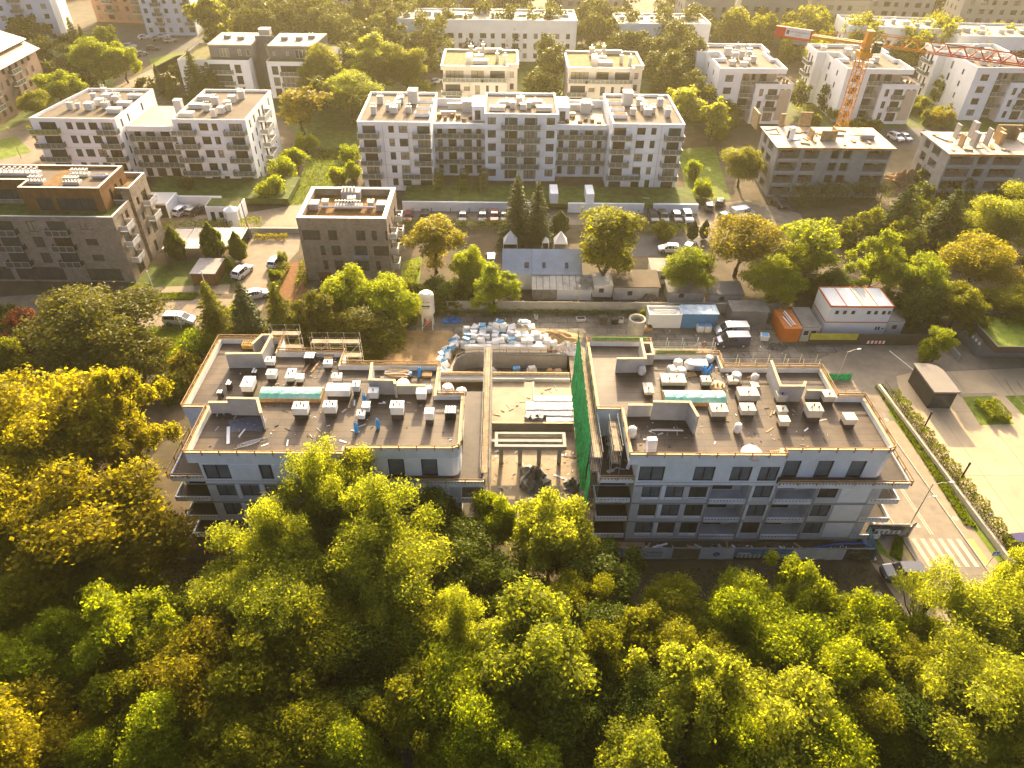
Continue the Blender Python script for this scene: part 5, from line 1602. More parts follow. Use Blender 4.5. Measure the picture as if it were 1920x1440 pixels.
# ------------------------------------------------------------------ building site: cabins, containers, silo
orange = mat('paint_orange', (0.42, 0.12, 0.015), 0.55, 0.15, 1.0, dark=(0.25, 0.08, 0.02), stain=0.4)
orange_t = mat('paint_orange_red', (0.42, 0.09, 0.02), 0.5, 0.1, 1.0)
blue_c = mat('container_blue', (0.05, 0.16, 0.30), 0.5, 0.15, 1.0, dark=(0.03, 0.08, 0.13), stain=0.5)
blue_r = mat('container_roof_blue', (0.17, 0.27, 0.36), 0.4, 0.3, 1.2, dark=(0.36, 0.40, 0.42), stain=0.8)
grey_c = mat('cabin_grey', (0.38, 0.37, 0.34), 0.6, 0.1, 0.8)
white_c = mat('cabin_white', (0.60, 0.59, 0.56), 0.5, 0.05, 0.6, dark=(0.45, 0.42, 0.37), stain=0.3)
felt = mat('roof_felt', (0.15, 0.14, 0.12), 0.85, 0.25, 0.8, dark=(0.24, 0.22, 0.19), stain=0.7)
zinc = mat('zinc_sheet', (0.34, 0.36, 0.37), 0.38, 0.12, 0.6, metal=0.5, dark=(0.22, 0.23, 0.23), stain=0.5)


def corrugated(b, x0, x1, y, z0, z1, m=0, step=.28, face=-1):
    n_ = int((x1 - x0) / step)
    for i in range(n_):
        b.box(x0 + i * step + .04, x0 + i * step + step * .55, y - .03 if face < 0 else y + .001, y - .001 if face < 0 else y + .03, z0, z1, m)


cab = thing('site_cabin', 'two storey white site office cabin stack with orange red trim', 'site office', (49.9, 89.6, 0))
b = MB()
for f in (0, 2.8):
    ws = [(.9, .7, f + 1.3, .8, 0), (2.1, .7, f + 1.3, .8, 0), (3.4, .7, f + 1.3, .8, 0), (5.8, .7, f + 1.3, .8, 0), (6.9, .7, f + 1.3, .8, 0), (8.1, .7, f + 1.3, .8, 0), (9.0, .6, f + 1.3, .8, 0)]
    facade(cab, b, (0, 0), (9.6, 0), f, f + 2.72, ws if f else [(8.0, .9, f + 1.2, .8, 1), (9.0, .5, f + 1.4, .4, 0)], frame_w, gl=glass_k, depth=.12)
    b.wall((9.6, 0), (9.6, 5.4), f, f + 2.72).wall((9.6, 5.4), (0, 5.4), f, f + 2.72).wall((0, 5.4), (0, 0), f, f + 2.72)
b.build('wall', white_c, cab)
for i in range(4):
    x0 = i * 2.4
    b = MB().box(x0 + .06, x0 + 2.34, .1, 5.3, 5.5, 5.66)
    for k in range(4):
        b.box(x0 + .25 + k * .55, x0 + .32 + k * .55, .12, 5.28, 5.661, 5.69)
    b.build('roof_panel', [white_c, white_c, felt, white_c][i] if i != 2 else mat('panel_grey', (.33, .34, .33), .5, .2, 1), cab)
b = MB()
for f in (2.68, 5.46):
    b.box(-.05, 9.65, -.06, -.003, f, f + .14).box(-.06, -.003, -.05, 5.45, f, f + .14).box(9.603, 9.66, -.05, 5.45, f, f + .14)
for i in range(5):
    x0 = i * 2.4
    b.box(x0 - .07, x0 + .07, -.05, 5.45, 5.5, 5.72)
b.box(-.05, 9.65, -.05, .08, 5.601, 5.73).box(-.05, 9.65, 5.34, 5.46, 5.601, 5.73)
b.build('trim', orange_t, cab)
b = MB().box(9.7, 12.6, .4, 4.6, 0, 2.7).box(9.65, 12.7, .35, 4.65, 2.7, 2.8, 1)
b.box(10.9, 11.6, .37, .399, 1.3, 2.0, 2)
tag(b.build('site_cabin', [grey_c, felt, glass_k], None, (49.9, 89.6, 0)), 'single grey cabin attached at the right of the white cabin stack', 'site office')
for c_, nm, x, y, w_, d_, h_, lab, rm in ((white_c, 'storage_container', 23.0, 91.6, 5.2, 2.5, 2.6, 'open topped white container holding long white pipes', None), (blue_c, 'storage_container', 28.3, 91.7, 5.6, 2.5, 2.6, 'blue shipping container with worn roof beside the white container', blue_r),
                                          (grey_r, 'storage_container', 36.3, 92.6, 5.8, 3.0, 2.6, 'dark grey container with flat grey roof behind the silver van', felt)):
    t = thing(nm, lab, 'container', (x, y, 0))
    b = MB()
    if rm is None:
        b.box(0, w_, 0, .1, 0, h_).box(0, w_, d_ - .1, d_, 0, h_).box(0, .1, .101, d_ - .101, 0, h_).box(w_ - .1, w_, .101, d_ - .101, 0, h_).box(.1, w_ - .1, .1, d_ - .1, h_ - .5, h_ - .45)
    else:
        b.box(0, w_, 0, d_, 0, h_)
    corrugated(b, .1, w_ - .1, 0, .1, h_ - .12)
    b.build('body', c_, t)
    if rm:
        b = MB().box(-.1, w_ + .1, -.1, d_ + .1, h_, h_ + .1)
        for k in range(int(w_ / .4)):
            b.box(.1 + k * .4, .22 + k * .4, -.08, d_ + .08, h_ + .101, h_ + .13)
        b.build('roof', rm, t)
        MB().box(w_ * .3, w_ * .3 + 1.0, -.05, -.031, .2, 2.3).build('door', c_, t)
for i in range(2):
    tag(MB().tube([(-1.8, -.3 + .5 * i, 0), (1.8, -.15 + .4 * i, 0)], .16 + .05 * i, 8).build('plastic_pipe', white_v, None, (25.6, 92.7, 2.35 if i == 0 else 2.4)), 'long white pipe lying in the open white container', 'pipe', 'pipes in the white container')
t = thing('tool_container', 'rust orange site container with a roof loaded with pipes', 'container', (43.2, 88.0, 0), .02)
b = MB().box(0, 2.6, 0, 5.2, 0, 2.5)
corrugated(b, .1, 2.5, 0, .1, 2.4)
for k in range(18):
    b.box(-.03, -.001, .15 + k * .28, .3 + k * .28, .1, 2.4)
b.build('body', orange, t)
b = MB().box(-.08, 2.68, -.08, 5.28, 2.5, 2.6)
for k in range(12):
    b.box(.05 + k * .21, .14 + k * .21, -.06, 5.26, 2.601, 2.64)
b.build('roof', orange, t)
for i, (x, y0, y1, r_, m_, lab) in enumerate(((44.2, 88.4, 91.0, .09, white_v, 'white pipe on the orange container roof, nearest the left edge'), (44.6, 88.6, 92.2, .08, rimm, 'grey pipe on the orange container roof, middle of the bundle'), (44.95, 88.8, 92.6, .10, white_v, 'white pipe on the orange container roof, nearest the grey cabin'))):
    tag(MB().tube([(0, 0, 0), (-.5, y1 - y0, 0)], r_, 7).build('metal_pipe', m_, None, (x, y0, 2.74)), lab, 'pipe')
t = thing('site_cabin', 'flat roofed grey site cabin with two front windows beside the orange container', 'site office', (46.1, 88.3, 0))
b = MB()
facade(t, b, (0, 0), (2.6, 0), 0, 2.6, [(.25, .9, 1.0, 1.0, 0), (1.4, .9, 1.0, 1.0, 0)], frame_w, gl=glass_k)
b.wall((2.6, 0), (2.6, 5.4), 0, 2.6).wall((2.6, 5.4), (0, 5.4), 0, 2.6).wall((0, 5.4), (0, 0), 0, 2.6)
b.build('wall', grey_c, t)
MB().box(-.1, 2.7, -.1, 5.5, 2.6, 2.72).build('roof', felt, t)
# cement silo on legs
sp_ = G(803, 614)
t = thing('cement_silo', 'tall cream cement silo on four legs beside the trees', 'silo', (sp_.x, sp_.y, 0))
silo_m = mat('silo_paint', (0.58, 0.53, 0.44), 0.5, 0.06, 0.7, dark=(0.42, 0.37, 0.29), stain=0.5)
MB().lathe([(.2, 1.4), (1.15, 2.9), (1.2, 2.95), (1.2, 5.9), (1.1, 6.2), (.7, 6.5), (.2, 6.6)], 24, 0).build('tank', silo_m, t, smooth=False)
for a in range(4):
    x, y = 1.02 * math.cos(a * 1.5708 + .785), 1.02 * math.sin(a * 1.5708 + .785)
    MB().tube([(x * 1.15, y * 1.15, 0), (x, y, 3.1)], .08, 6).build('leg', silo_m, t)
b = MB()
for a in range(4):
    a0, a1 = a * 1.5708 + .785, (a + 1) * 1.5708 + .785
    b.tube([(1.15 * math.cos(a0), 1.15 * math.sin(a0), .4), (1.05 * math.cos(a1), 1.05 * math.sin(a1), 2.2)], .04, 5)
    b.tube([(1.08 * math.cos(a0), 1.08 * math.sin(a0), 2.3), (1.08 * math.cos(a1), 1.08 * math.sin(a1), 2.3)], .05, 5)
b.build('brace', silo_m, t)
MB().box(-.35, .35, -.35, .35, .5, 1.1).build('mixer', orange_t, t)


def lettering(txt, size, m_, parent, loc, rot=(R(90), 0, 0), name='lettering', ext=.004):
    cu = bpy.data.curves.new(name, 'FONT')
    cu.body = txt
    cu.size = size
    cu.align_x = 'CENTER'
    cu.extrude = ext
    cu.materials.append(m_)
    tmp = bpy.data.objects.new(name, cu)
    COL.objects.link(tmp)
    bpy.context.view_layer.update()
    me = bpy.data.meshes.new_from_object(tmp)
    bpy.data.objects.remove(tmp)
    o = link(name, me, parent, loc)
    o.rotation_euler = rot
    return o


ink = mat('ink_green', (0.05, 0.10, 0.06), .7)
ink_d = mat('ink_grey', (0.10, 0.11, 0.13), .7)
lettering('LEA DRY', .42, ink_d, t, (0, -1.215, 5.25))
MB().box(-.62, .62, -1.225, -1.16, 4.55, 4.8).build('label_band', ink, t)
MB().box(-.5, .5, -1.20, -1.15, 4.25, 4.32).build('label_band', ink_d, t)
# upright concrete pipe on end
p_ = G(1190, 632)
t = thing('concrete_pipe', 'wide upright concrete pipe section standing on end in the site yard', 'pipe', (p_.x, p_.y, 0))
MB().lathe([(1.25, 0), (1.25, 3.2), (1.3, 3.25), (1.3, 3.5), (1.02, 3.5), (1.02, .4), (.01, .4)], 28, caps=False).build('shell', mat('pipe_concrete', (.34, .31, .24), .9, .15, 1.0, dark=(.22, .19, .14), stain=.6), t)
MB().lathe([(1.01, 2.7), (.7, 2.85), (.01, 2.9)], 20, caps=False).build('rubble_fill', mat('rubble', (.16, .14, .11), .95, .6, 3, bump=.8), t)

# ------------------------------------------------------------------ foam insulation packs
foam_w = mat('foam_pack_white', (0.68, 0.67, 0.64), 0.6, 0.06, 1.5, dark=(0.52, 0.50, 0.46), stain=0.3)
foam_bl = mat('pack_print_blue', (0.09, 0.30, 0.50), 0.5, 0.25, 1.5)
foam_gr = mat('foam_graphite', (0.22, 0.225, 0.235), 0.7, 0.1, 1.5)


def pack_mesh(kind):
    b = MB().box(-.5, .5, -.3, .3, 0, .62)
    if kind:
        b.box(-.503, .503, -.304, .304, .18, .42 if kind == 1 else .60, 1)
        if kind == 2:
            b.box(-.3, .5, -.28, .28, .601, .626, 1)
    return b.data('foam_pack', [foam_w, foam_bl])


PACK = [pack_mesh(k) for k in range(3)]
rp = random.Random(11)
GP = 'foam insulation packs heaped above the ramp wall'


def pack(x, y, z, rz, kind, tilt=(0, 0), lab=None, grp=GP, s=1.0):
    o = link('foam_pack', PACK[kind], None, (x, y, z))
    o.rotation_euler = (tilt[0], tilt[1], rz)
    o.scale = (s, s * rp.uniform(.9, 1.15), s)
    tag(o, lab or ('white foam insulation pack in the heap above the ramp wall' if kind == 0 else 'foam insulation pack with blue printed wrap in the heap above the ramp wall'), 'foam pack', grp)


for i in range(12):                                             # the neat front rank along the wall
    for lv in range(2):
        pack(-5.0 + i * 1.03 + rp.uniform(-.06, .06), 84.95 + lv * .1, .006 + lv * .63, rp.uniform(-.08, .08), 0)
for row, (y, n_, top) in enumerate(((85.9, 13, 3), (86.8, 12, 3), (87.7, 11, 3), (88.7, 9, 4), (89.6, 7, 3))):
    for i in range(n_):
        x = -5.4 + i * 1.1 + rp.uniform(-.25, .25) + row * .05
        if row >= 3 and 2.2 < x < 3.6:
            continue
        for lv in range(top if rp.random() > .25 else top - 1):
            last = lv >= 1
            pack(x + rp.uniform(-.15, .15), y + rp.uniform(-.2, .2), .006 + lv * .63, rp.uniform(-.5, .5), 0 if rp.random() < .88 or not last else 1 + (rp.random() < .5),
                 (rp.uniform(-.25, .25), rp.uniform(-.25, .25)) if last else (0, 0))
for x, y, z in ((-.9, 90.2, 1.3), (.0, 90.3, 1.35), (-.5, 89.8, 1.95), (3.0, 89.8, 1.9), (3.8, 90.1, 1.6), (3.3, 89.2, 2.3), (4.6, 89.2, 1.5)):
    pack(x, y, z, rp.uniform(-.8, .8), 2 if x < .5 else rp.choice((0, 0, 1)), (rp.uniform(-.3, .3), rp.uniform(-.3, .3)))
for i in range(26):                                             # the tumble round the bowed end
    a = i / 25
    x = -6.2 - 2.2 * math.sin(a * 2.2) + rp.uniform(-.7, .5)
    y = 87.6 - 8.2 * a + rp.uniform(-.5, .5)
    x = min(x, -7.9 if y < 82.5 else -6.9)
    pack(x, y, .1 + rp.uniform(0, .7) * (1 - a * .4), rp.uniform(-1.5, 1.5), rp.choice((0, 0, 1, 2)), (rp.uniform(-.7, .7), rp.uniform(-.7, .7)),
         'tumbled foam pack lying round the bowed left end of the ramp wall', 'foam packs tumbled at the wall end')
# packs and sheets on the garage deck
dz = 1.3
BOARD = MB().box(-.6, .6, -.45, .45, 0, .16).data('foam_board', foam_w)
for i in range(5):
    for j in range(6):
        x, y = 3.9 + j * 1.08 + (.5 if i < 1 else 0), 68.5 + i * 1.0
        if (i == 0 and j < 2) or (i == 4 and j < 1) or x > 9.9:
            continue
        for lv in range(1 + ((i * 7 + j * 3) % 3)):
            o = link('foam_board', BOARD, None, (x + rp.uniform(-.05, .05), y + rp.uniform(-.05, .05), dz + .004 + lv * .163), rp.uniform(-.05, .05))
            tag(o, 'white foam board in the flat stack on the garage deck', 'foam board', 'foam boards stacked on the garage deck')
for x, y, rz in ((4.4, 68.5, .4), (5.0, 68.6, -.3), (3.5, 68.8, 1.1), (5.4, 69.1, .1)):
    o = tag(MB().box(-.5, .5, -.3, .3, 0, .55).build('foam_pack', foam_gr, None, (x, y, dz + .004), rz), 'grey graphite foam pack at the near left of the board stack', 'foam pack', 'grey foam packs on the deck')

# ------------------------------------------------------------------ loose things: sacks, rolls, bottles, pallets
sackm = mat('sack_white', (0.58, 0.55, 0.50), 0.85, 0.12, 3.0, bump=0.5, dark=(0.40, 0.36, 0.30), stain=0.5)


def big_bag(p, z, label, r_=.5, h_=1.0, m_=None, seed=0, open_=True, group=None):
    rr = random.Random(seed)
    b = MB()
    n_, k = 14, 6
    prof = [(.78, 0), (1.02, .18), (1.08, .5), (.98, .82), (.90, .98), (.62, 1.0) if open_ else (.4, 1.12)]
    vs = []
    for f_, z_ in prof:
        for j in range(n_):
            g = 6.283 * j / n_
            q = f_ * r_ * (1 + rr.uniform(-.09, .09)) * (1 + .10 * abs(math.cos(2 * g)))
            vs.append((q * math.cos(g), q * math.sin(g), z_ * h_ + rr.uniform(-.03, .03) * (z_ > 0)))
    fs = [(i * n_ + j, i * n_ + (j + 1) % n_, (i + 1) * n_ + (j + 1) % n_, (i + 1) * n_ + j) for i in range(k - 1) for j in range(n_)]
    fs.append(tuple((k - 1) * n_ + j for j in range(n_)))
    b.add(vs, fs)
    for s in ((-1, -1), (1, -1), (1, 1), (-1, 1)):
        b.tube([(s[0] * r_ * .7, s[1] * r_ * .7, h_ * .92), (s[0] * r_ * .8, s[1] * r_ * .5, h_ * 1.2), (s[0] * r_ * .6, s[1] * r_ * .3, h_ * .95)], .03, 4)
    c = G(p[0], p[1], z)
    o = b.build('builders_bag', m_ or sackm, None, (c.x, c.y, z + .004), rr.uniform(0, 1.5), smooth=True)
    return tag(o, label, 'bag', group)


ZD = 12.9
for i, (p, lab, r_, h_) in enumerate(((z3(1195, 570), 'white builders bag in front of the open bag cluster on the right block roof', .55, .9), (z3(1285, 500), 'open white bag full of scraps, in the middle of the roof bag cluster', .6, .9), (z3(1165, 470), 'bag of dark roofing scraps at the back left of the roof bag cluster', .5, .7),
                                      (z3(1490, 430), 'round white bag alone by the rear parapet of the right block', .45, .7), (z3(790, 560), 'slumped grey sack against the concrete wall on the right block roof', .4, 1.0), (z3(685, 1205), 'tall leaning sack by the left edge of the right block roof', .45, 1.1),
                                      (z5(95, 395), 'square white builders bag behind the beige vents near the rear rail', .55, 1.0), (z5(285, 400), 'pale full sack beside the sunken roof corner of the right block', .4, .9), (z5(115, 905), 'small white sack standing alone in front of a vent on the right block', .38, 1.0),
                                      (z1_(1440, 575), 'open bag with boards sticking out on the terrace corner of the left block', .6, .9), (z1_(1590, 600), 'white bag of black caps at the terrace corner of the left block', .55, .7), (z1_(935, 505), 'white slumped bag behind the low wall on the left block roof', .7, .6), (z1_(1225, 570), 'white bag at the right end of the low wall on the left block roof', .4, .7))):
    big_bag(p, ZD, lab, r_, h_, seed=i, open_=i not in (4, 5, 7, 8))
big_bag(z5(255, 1130), ZD, 'pink and white wrapped bundle lying by the front edge of the right block roof', .95, .5, mat('wrap_pink', (.60, .42, .36), .6, .15, 2), 40, False)
blue_p = mat('gas_blue', (0.02, 0.22, 0.52), 0.35, 0.12, 2)
for p, lab in ((z1_(505, 705), 'blue gas bottle beside the skylight vents on the left block roof'), (z1_(412, 1020), 'blue gas bottle leftmost near the front of the left block roof'), (z1_(655, 980), 'blue gas bottle in the roof shadow behind the front doors, left block'), (z1_(1122, 395), 'blue gas bottle standing inside the walled back corner of the left block')):
    c = G(*p, ZD)
    b = MB().lathe([(.19, 0), (.21, .05), (.21, 1.05), (.15, 1.2), (.06, 1.24)], 14, 0).lathe([(.05, 1.24), (.05, 1.36)], 8, 1).lathe([(.13, 1.22), (.14, 1.42)], 10, 0, caps=False)
    tag(b.build('gas_bottle', [blue_p, rimm], None, (c.x, c.y, ZD + .004)), lab, 'gas bottle')
c = G(*z1_(1020, 385), ZD)
tag(MB().lathe([(.2, 0), (.22, .5), (.2, .52)], 12, 0).build('bucket', mat('bucket_blue', (.22, .40, .55), .5), None, (c.x, c.y, ZD + .004)), 'pale blue bucket between timber and bottle in the walled back corner', 'bucket')
for i, (x, y) in enumerate(((1440, 595), (1478, 590), (1498, 560), (1425, 570))):
    c = G(*z3(x, y), ZD)
    b = MB().lathe([(.19, 0), (.19, .9), (.1, 1.05), (.05, 1.25)], 12, 0).lathe([(.195, 0), (.195, .28)], 12, 1, caps=False)
    tag(b.build('gas_bottle', [blue_p, orange], None, (c.x, c.y, ZD + .13)), 'blue bottle with orange foot in the cluster of four on the right block roof', 'gas bottle', 'blue bottles on a roof pallet')
# stacks of black and white roofing rolls
cap_m = mat('roll_cap', (0.62, 0.60, 0.56), 0.6, 0.1, 3)


def roll(x, y, z, h_, lab, grp):
    b = MB()
    for k in range(5):
        b.lathe([(.135, k * h_ / 5), (.135, k * h_ / 5 + h_ * .12), (.118, k * h_ / 5 + h_ * .13), (.118, (k + 1) * h_ / 5)], 8, 0 if True else 1)
    b.lathe([(.14, h_), (.14, h_ + .05), (.02, h_ + .07)], 8, 1)
    tag(b.build('roofing_roll', [black, cap_m], None, (x, y, z + .004)), lab, 'roofing roll', grp)


for p, n_, lab in ((z7(740, 720), 5, 'black roofing roll in the group left of the white vent on the left block'), (z7(640, 815), 4, 'black roofing roll in the group behind the low wall, left block'), (z7(1028, 585), 5, 'black roofing roll in the group behind the grey vent, left block'), (z1_(1485, 880), 16, 'black roofing roll in the square stack at the front right corner, left block'), (z7(1645, 440), 16, 'black roofing roll in the square stack on skids at the back, left block')):
    c = G(*p, ZD)
    for i in range(n_):
        w_ = 4 if n_ > 6 else 2
        roll(c.x + (i % w_ - w_ / 2) * .30, c.y + (i // w_) * .30, ZD, 1.0 if n_ > 6 else .75, lab, lab[12:].replace('in the ', 'rolls, '))
for i, x in enumerate((1592, 1680)):
    c = G(*z7(x, 480), ZD)
    tag(MB().box(-.13, .13, -.9, .9, 0, .1).build('timber_skid', timber, None, (c.x, c.y, ZD + .004), -.2 if i == 0 else -.3), 'yellow timber skid under the roll stack, ' + ('left one' if i == 0 else 'right one'), 'timber')


def pallet(p, z, label, w_=1.2, d_=.8, stack=1, rz=0.0, m_=None):
    b = MB()
    for s in range(stack):
        o = s * .15
        for k in range(3):
            b.box(-w_ / 2, w_ / 2, -d_ / 2 + k * (d_ - .1) / 2, -d_ / 2 + k * (d_ - .1) / 2 + .1, o, o + .1)
        for k in range(7):
            b.box(-w_ / 2 + k * (w_ - .1) / 6, -w_ / 2 + k * (w_ - .1) / 6 + .1, -d_ / 2, d_ / 2, o + .101, o + .125)
    c = G(p[0], p[1], z)
    return tag(b.build('pallet', m_ or timber, None, (c.x, c.y, z + .004), rz), label, 'pallet')


pallet(z7(965, 235), ZD, 'yellow formwork sheet stack against the back wall of the left block roof', 1.8, 1.2, 4, 0, mat('ply_yellow', (.50, .30, .07), .7, .2, 2))
pallet(z1_(105, 195), ZD, 'yellow pallet by the rear step parapet of the left block', 1.0, .9, 3)
pallet(z1_(1205, 385), ZD, 'small pallet right of the blue bottle in the walled corner', 1.1, .8, 2)
pallet(z5(525, 1125), ZD, 'slatted pallet lying by the front rail step of the right block', 1.5, .9, 1, .1)
pallet(z3(1465, 605), ZD, 'pallet carrying four blue bottles on the right block roof', 1.3, .9, 1)
pallet(z3(1300, 570), ZD, 'empty pallet in the shadow behind the skylight of the right block', 1.2, .8, 1, .2)
tb = MB()
rr_ = random.Random(3)
for i in range(14):
    tb.cbox((rr_.uniform(-.5, .5), rr_.uniform(-.4, .6), i * .045), (rr_.uniform(2, 2.8), .18, .05), rr_.uniform(-.12, .12), i % 2)
c = G(*z1_(845, 405), ZD)
struct_ = tag(tb.build('timber_pile', [conc_l, timber], None, (c.x, c.y, ZD + .004)), 'messy pile of grey boards in the walled back corner of the left block', 'timber pile')
c = G(*z7(710, 1240), ZD)
tag(MB().box(-.16, .16, -1.3, 1.3, 0, .1).build('foam_strip', foam_w, None, (c.x, c.y, ZD + .01), .28), 'long white strip lying in the dark corner of the left block roof', 'strip')
c = G(*z7(900, 1130), ZD)
tb = MB()
tb.poly([(-2.1, .9), (-1.2, -1.0), (.4, -.75), (1.9, -.9), (2.0, 1.2), (.2, 1.4)], 0.012)
tag(tb.build('plastic_sheet', mat('sheet_blue', (.085, .09, .115), .35, .3, 2.0, bump=.6), None, (c.x, c.y, ZD)), 'dark blue plastic sheet spread in the walled front corner, left block', 'sheet')
cb_ = MB()
for k in range(7):
    cb_.tube([(math.cos(i * .55 + k) * (.5 + .1 * k) + i * .10 - .6, math.sin(i * .62 + k * 1.3) * .38 + i * .07 - .6, .03 + .01 * k) for i in range(16)], .018, 4)
c = G(*z7(950, 1320), ZD)
tag(cb_.build('cable_tangle', cap_m, None, (c.x, c.y, ZD)), 'tangle of pale cable in the front corner of the left block roof', 'cable')
c = G(*z3(1055, 1150), ZD)
tag(MB().tube([(-1.7, 0, .09), (1.7, -.05, .09)], .085, 8).build('plastic_pipe', white_v, None, (c.x, c.y, ZD)), 'long white pipe lying in the dark front bay of the right block roof', 'pipe')
tag(MB().tube([(-1.2, .22, .07), (1.6, .26, .07)], .05, 6).build('timber_pole', timber, None, (c.x, c.y, ZD)), 'thin orange timber beside the white pipe on the right block roof', 'timber')
c = G(*z3(880, 1360), ZD)
tag(MB().box(-.5, .5, -.3, .3, 0, .6).box(-.48, .5, -.28, .31, .61, 1.2).box(-.5, .46, -.3, .28, 1.21, 1.75).build('foam_stack', foam_w, None, (c.x, c.y, ZD + .004), .1), 'tall stack of white foam blocks at the front left of the right block roof', 'foam stack')
c = G(*z3(1100, 560), ZD)
tag(MB().box(-.4, .4, -.6, .6, 0, .7).box(-.35, .3, -.5, .5, .71, .95).build('foam_stack', white_v, None, (c.x, c.y, ZD + .004), .2), 'cream block stack left of the white bags on the right block roof', 'foam stack')
c = G(*z3(1380, 500), ZD)
t = tag(MB().box(-.8, .8, -.5, .5, 0, .65).box(-.9, .9, -.6, .6, .651, .9, 1).build('block_pallet', [mat('wrap_grey', (.30, .30, .34), .5, .2, 2), sackm], None, (c.x, c.y, ZD + .004)), 'wrapped pallet of blocks right of the open bags on the right block', 'pallet')
c = G(*z3(1580, 690), ZD)
b = MB().lathe([(1.0, 0), (.8, .25), (.3, .34)], 10, 0)
for k in range(3):
    b.lathe([(.14, .2), (.14, .6)], 8, 1, (-.6 + k * .5, -.3 + .2 * (k % 2), 0)).lathe([(.10, .601), (.10, .62)], 8, 2, (-.6 + k * .5, -.3 + .2 * (k % 2), 0))
tag(b.build('pipe_bundle', [timber_p, timber_p, black], None, (c.x, c.y, ZD + .004)), 'tan sheet mound with three pipe ends behind the right block skylight', 'pipes')
# tarpaulin heap in the courtyard
def heap(name, p, label, cat, m_, rx, ry, h_, seed, z=0.0, jag=.35):
    rr = random.Random(seed)
    b = MB()
    n_, k = 18, 7
    vs = [(0, 0, h_)]
    for i in range(1, k):
        f_ = i / (k - 1)
        for j in range(n_):
            g = 6.283 * j / n_
            q = f_ * (1 + rr.uniform(-jag, jag) * .5)
            vs.append((rx * q * math.cos(g), ry * q * math.sin(g), max(0, h_ * (1 - f_ ** 1.6) * (1 + rr.uniform(-jag, jag))) if i < k - 1 else -.02))
    fs = [(0, 1 + j, 1 + (j + 1) % n_) for j in range(n_)]
    for i in range(k - 2):
        for j in range(n_):
            fs.append((1 + i * n_ + j, 1 + (i + 1) * n_ + j, 1 + (i + 1) * n_ + (j + 1) % n_, 1 + i * n_ + (j + 1) % n_))
    b.add(vs, fs)
    c = G(p[0], p[1], z)
    return tag(b.build(name, m_, None, (c.x, c.y, z + .004)), label, cat)


tarp_g = mat('tarp_grey', (0.155, 0.145, 0.125), 0.6, 0.35, 1.5, bump=.9, dark=(.07, .065, .058), stain=.7)
heap('tarpaulin_heap', (1002, 903), 'crumpled grey tarpaulin heap in the courtyard between the blocks', 'tarpaulin', tarp_g, 2.0, 2.6, 1.6, 2, jag=.55)
heap('rubble_heap', (1073, 912), 'small grey rubble heap by the green netting in the courtyard', 'rubble', tarp_g, 1.1, 1.2, .8, 3, jag=.6)
heap('tarpaulin_heap', (848, 602), 'crumpled bright blue tarpaulin beside the cement silo', 'tarpaulin', mat('tarp_blue', (.02, .12, .34), .4, .4, 2, bump=.8), 1.6, .9, .5, 4, jag=.6)
heap('sand_heap', (1040, 637), 'orange sand heap between the foam packs and green netting', 'sand heap', sand, 4.3, 2.4, 1.3, 5, jag=.2)
heap('rubble_heap', (1305, 657), 'heap of white sacks and scraps beside the worker in the yard', 'rubble', mat('sack_heap', (.40, .35, .29), .85, .5, 3, bump=.9), 1.9, 1.0, .9, 6, jag=.8)
heap('rubble_heap', (1062, 655), 'heap of torn white sacks next to the green netting', 'rubble', sackm, 1.8, 1.5, 1.1, 7, jag=.7)
heap('rubble_heap', (1215, 565), 'scrap heap on the dirt path behind the white container', 'rubble', mat('scrap', (.12, .10, .08), .9, .7, 4, bump=.9), 2.0, 1.2, 1.0, 8, jag=.8)
heap('scrap_heap', (1455, 652), 'scrap and bags at the foot of the orange container', 'scrap', mat('scrap_dark', (.10, .09, .085), .8, .8, 4, bump=.9), 1.6, .7, .7, 9, jag=.8)
heap('debris_heap', (1690, 348), 'sunlit timber debris heap between the concrete shells', 'debris', mat('debris', (.30, .19, .10), .9, .6, 3, bump=.9), 7, 3.5, 2.6, 10, jag=.8)
o = heap('waste_bag', (1018, 655), 'orange tarpaulin bundle at the right end of the foam packs', 'tarpaulin', orange, 1.2, .9, .9, 12, jag=.4)
tag(MB().box(-.5, .5, -.5, .5, 0, 1.05).box(-.42, .42, -.42, .42, 1.051, 1.12, 1).build('water_tank', [white_v, foam_bl], None, (31.2, 91.0, 0)), 'white cube tank with blue top, left of two by the blue container', 'tank')
tag(MB().box(-.5, .5, -.5, .5, 0, 1.05).box(-.42, .42, -.42, .42, 1.051, 1.12, 1).build('water_tank', [white_v, foam_bl], None, (32.4, 91.0, 0)), 'white cube tank with blue top, right of two by the blue container', 'tank')
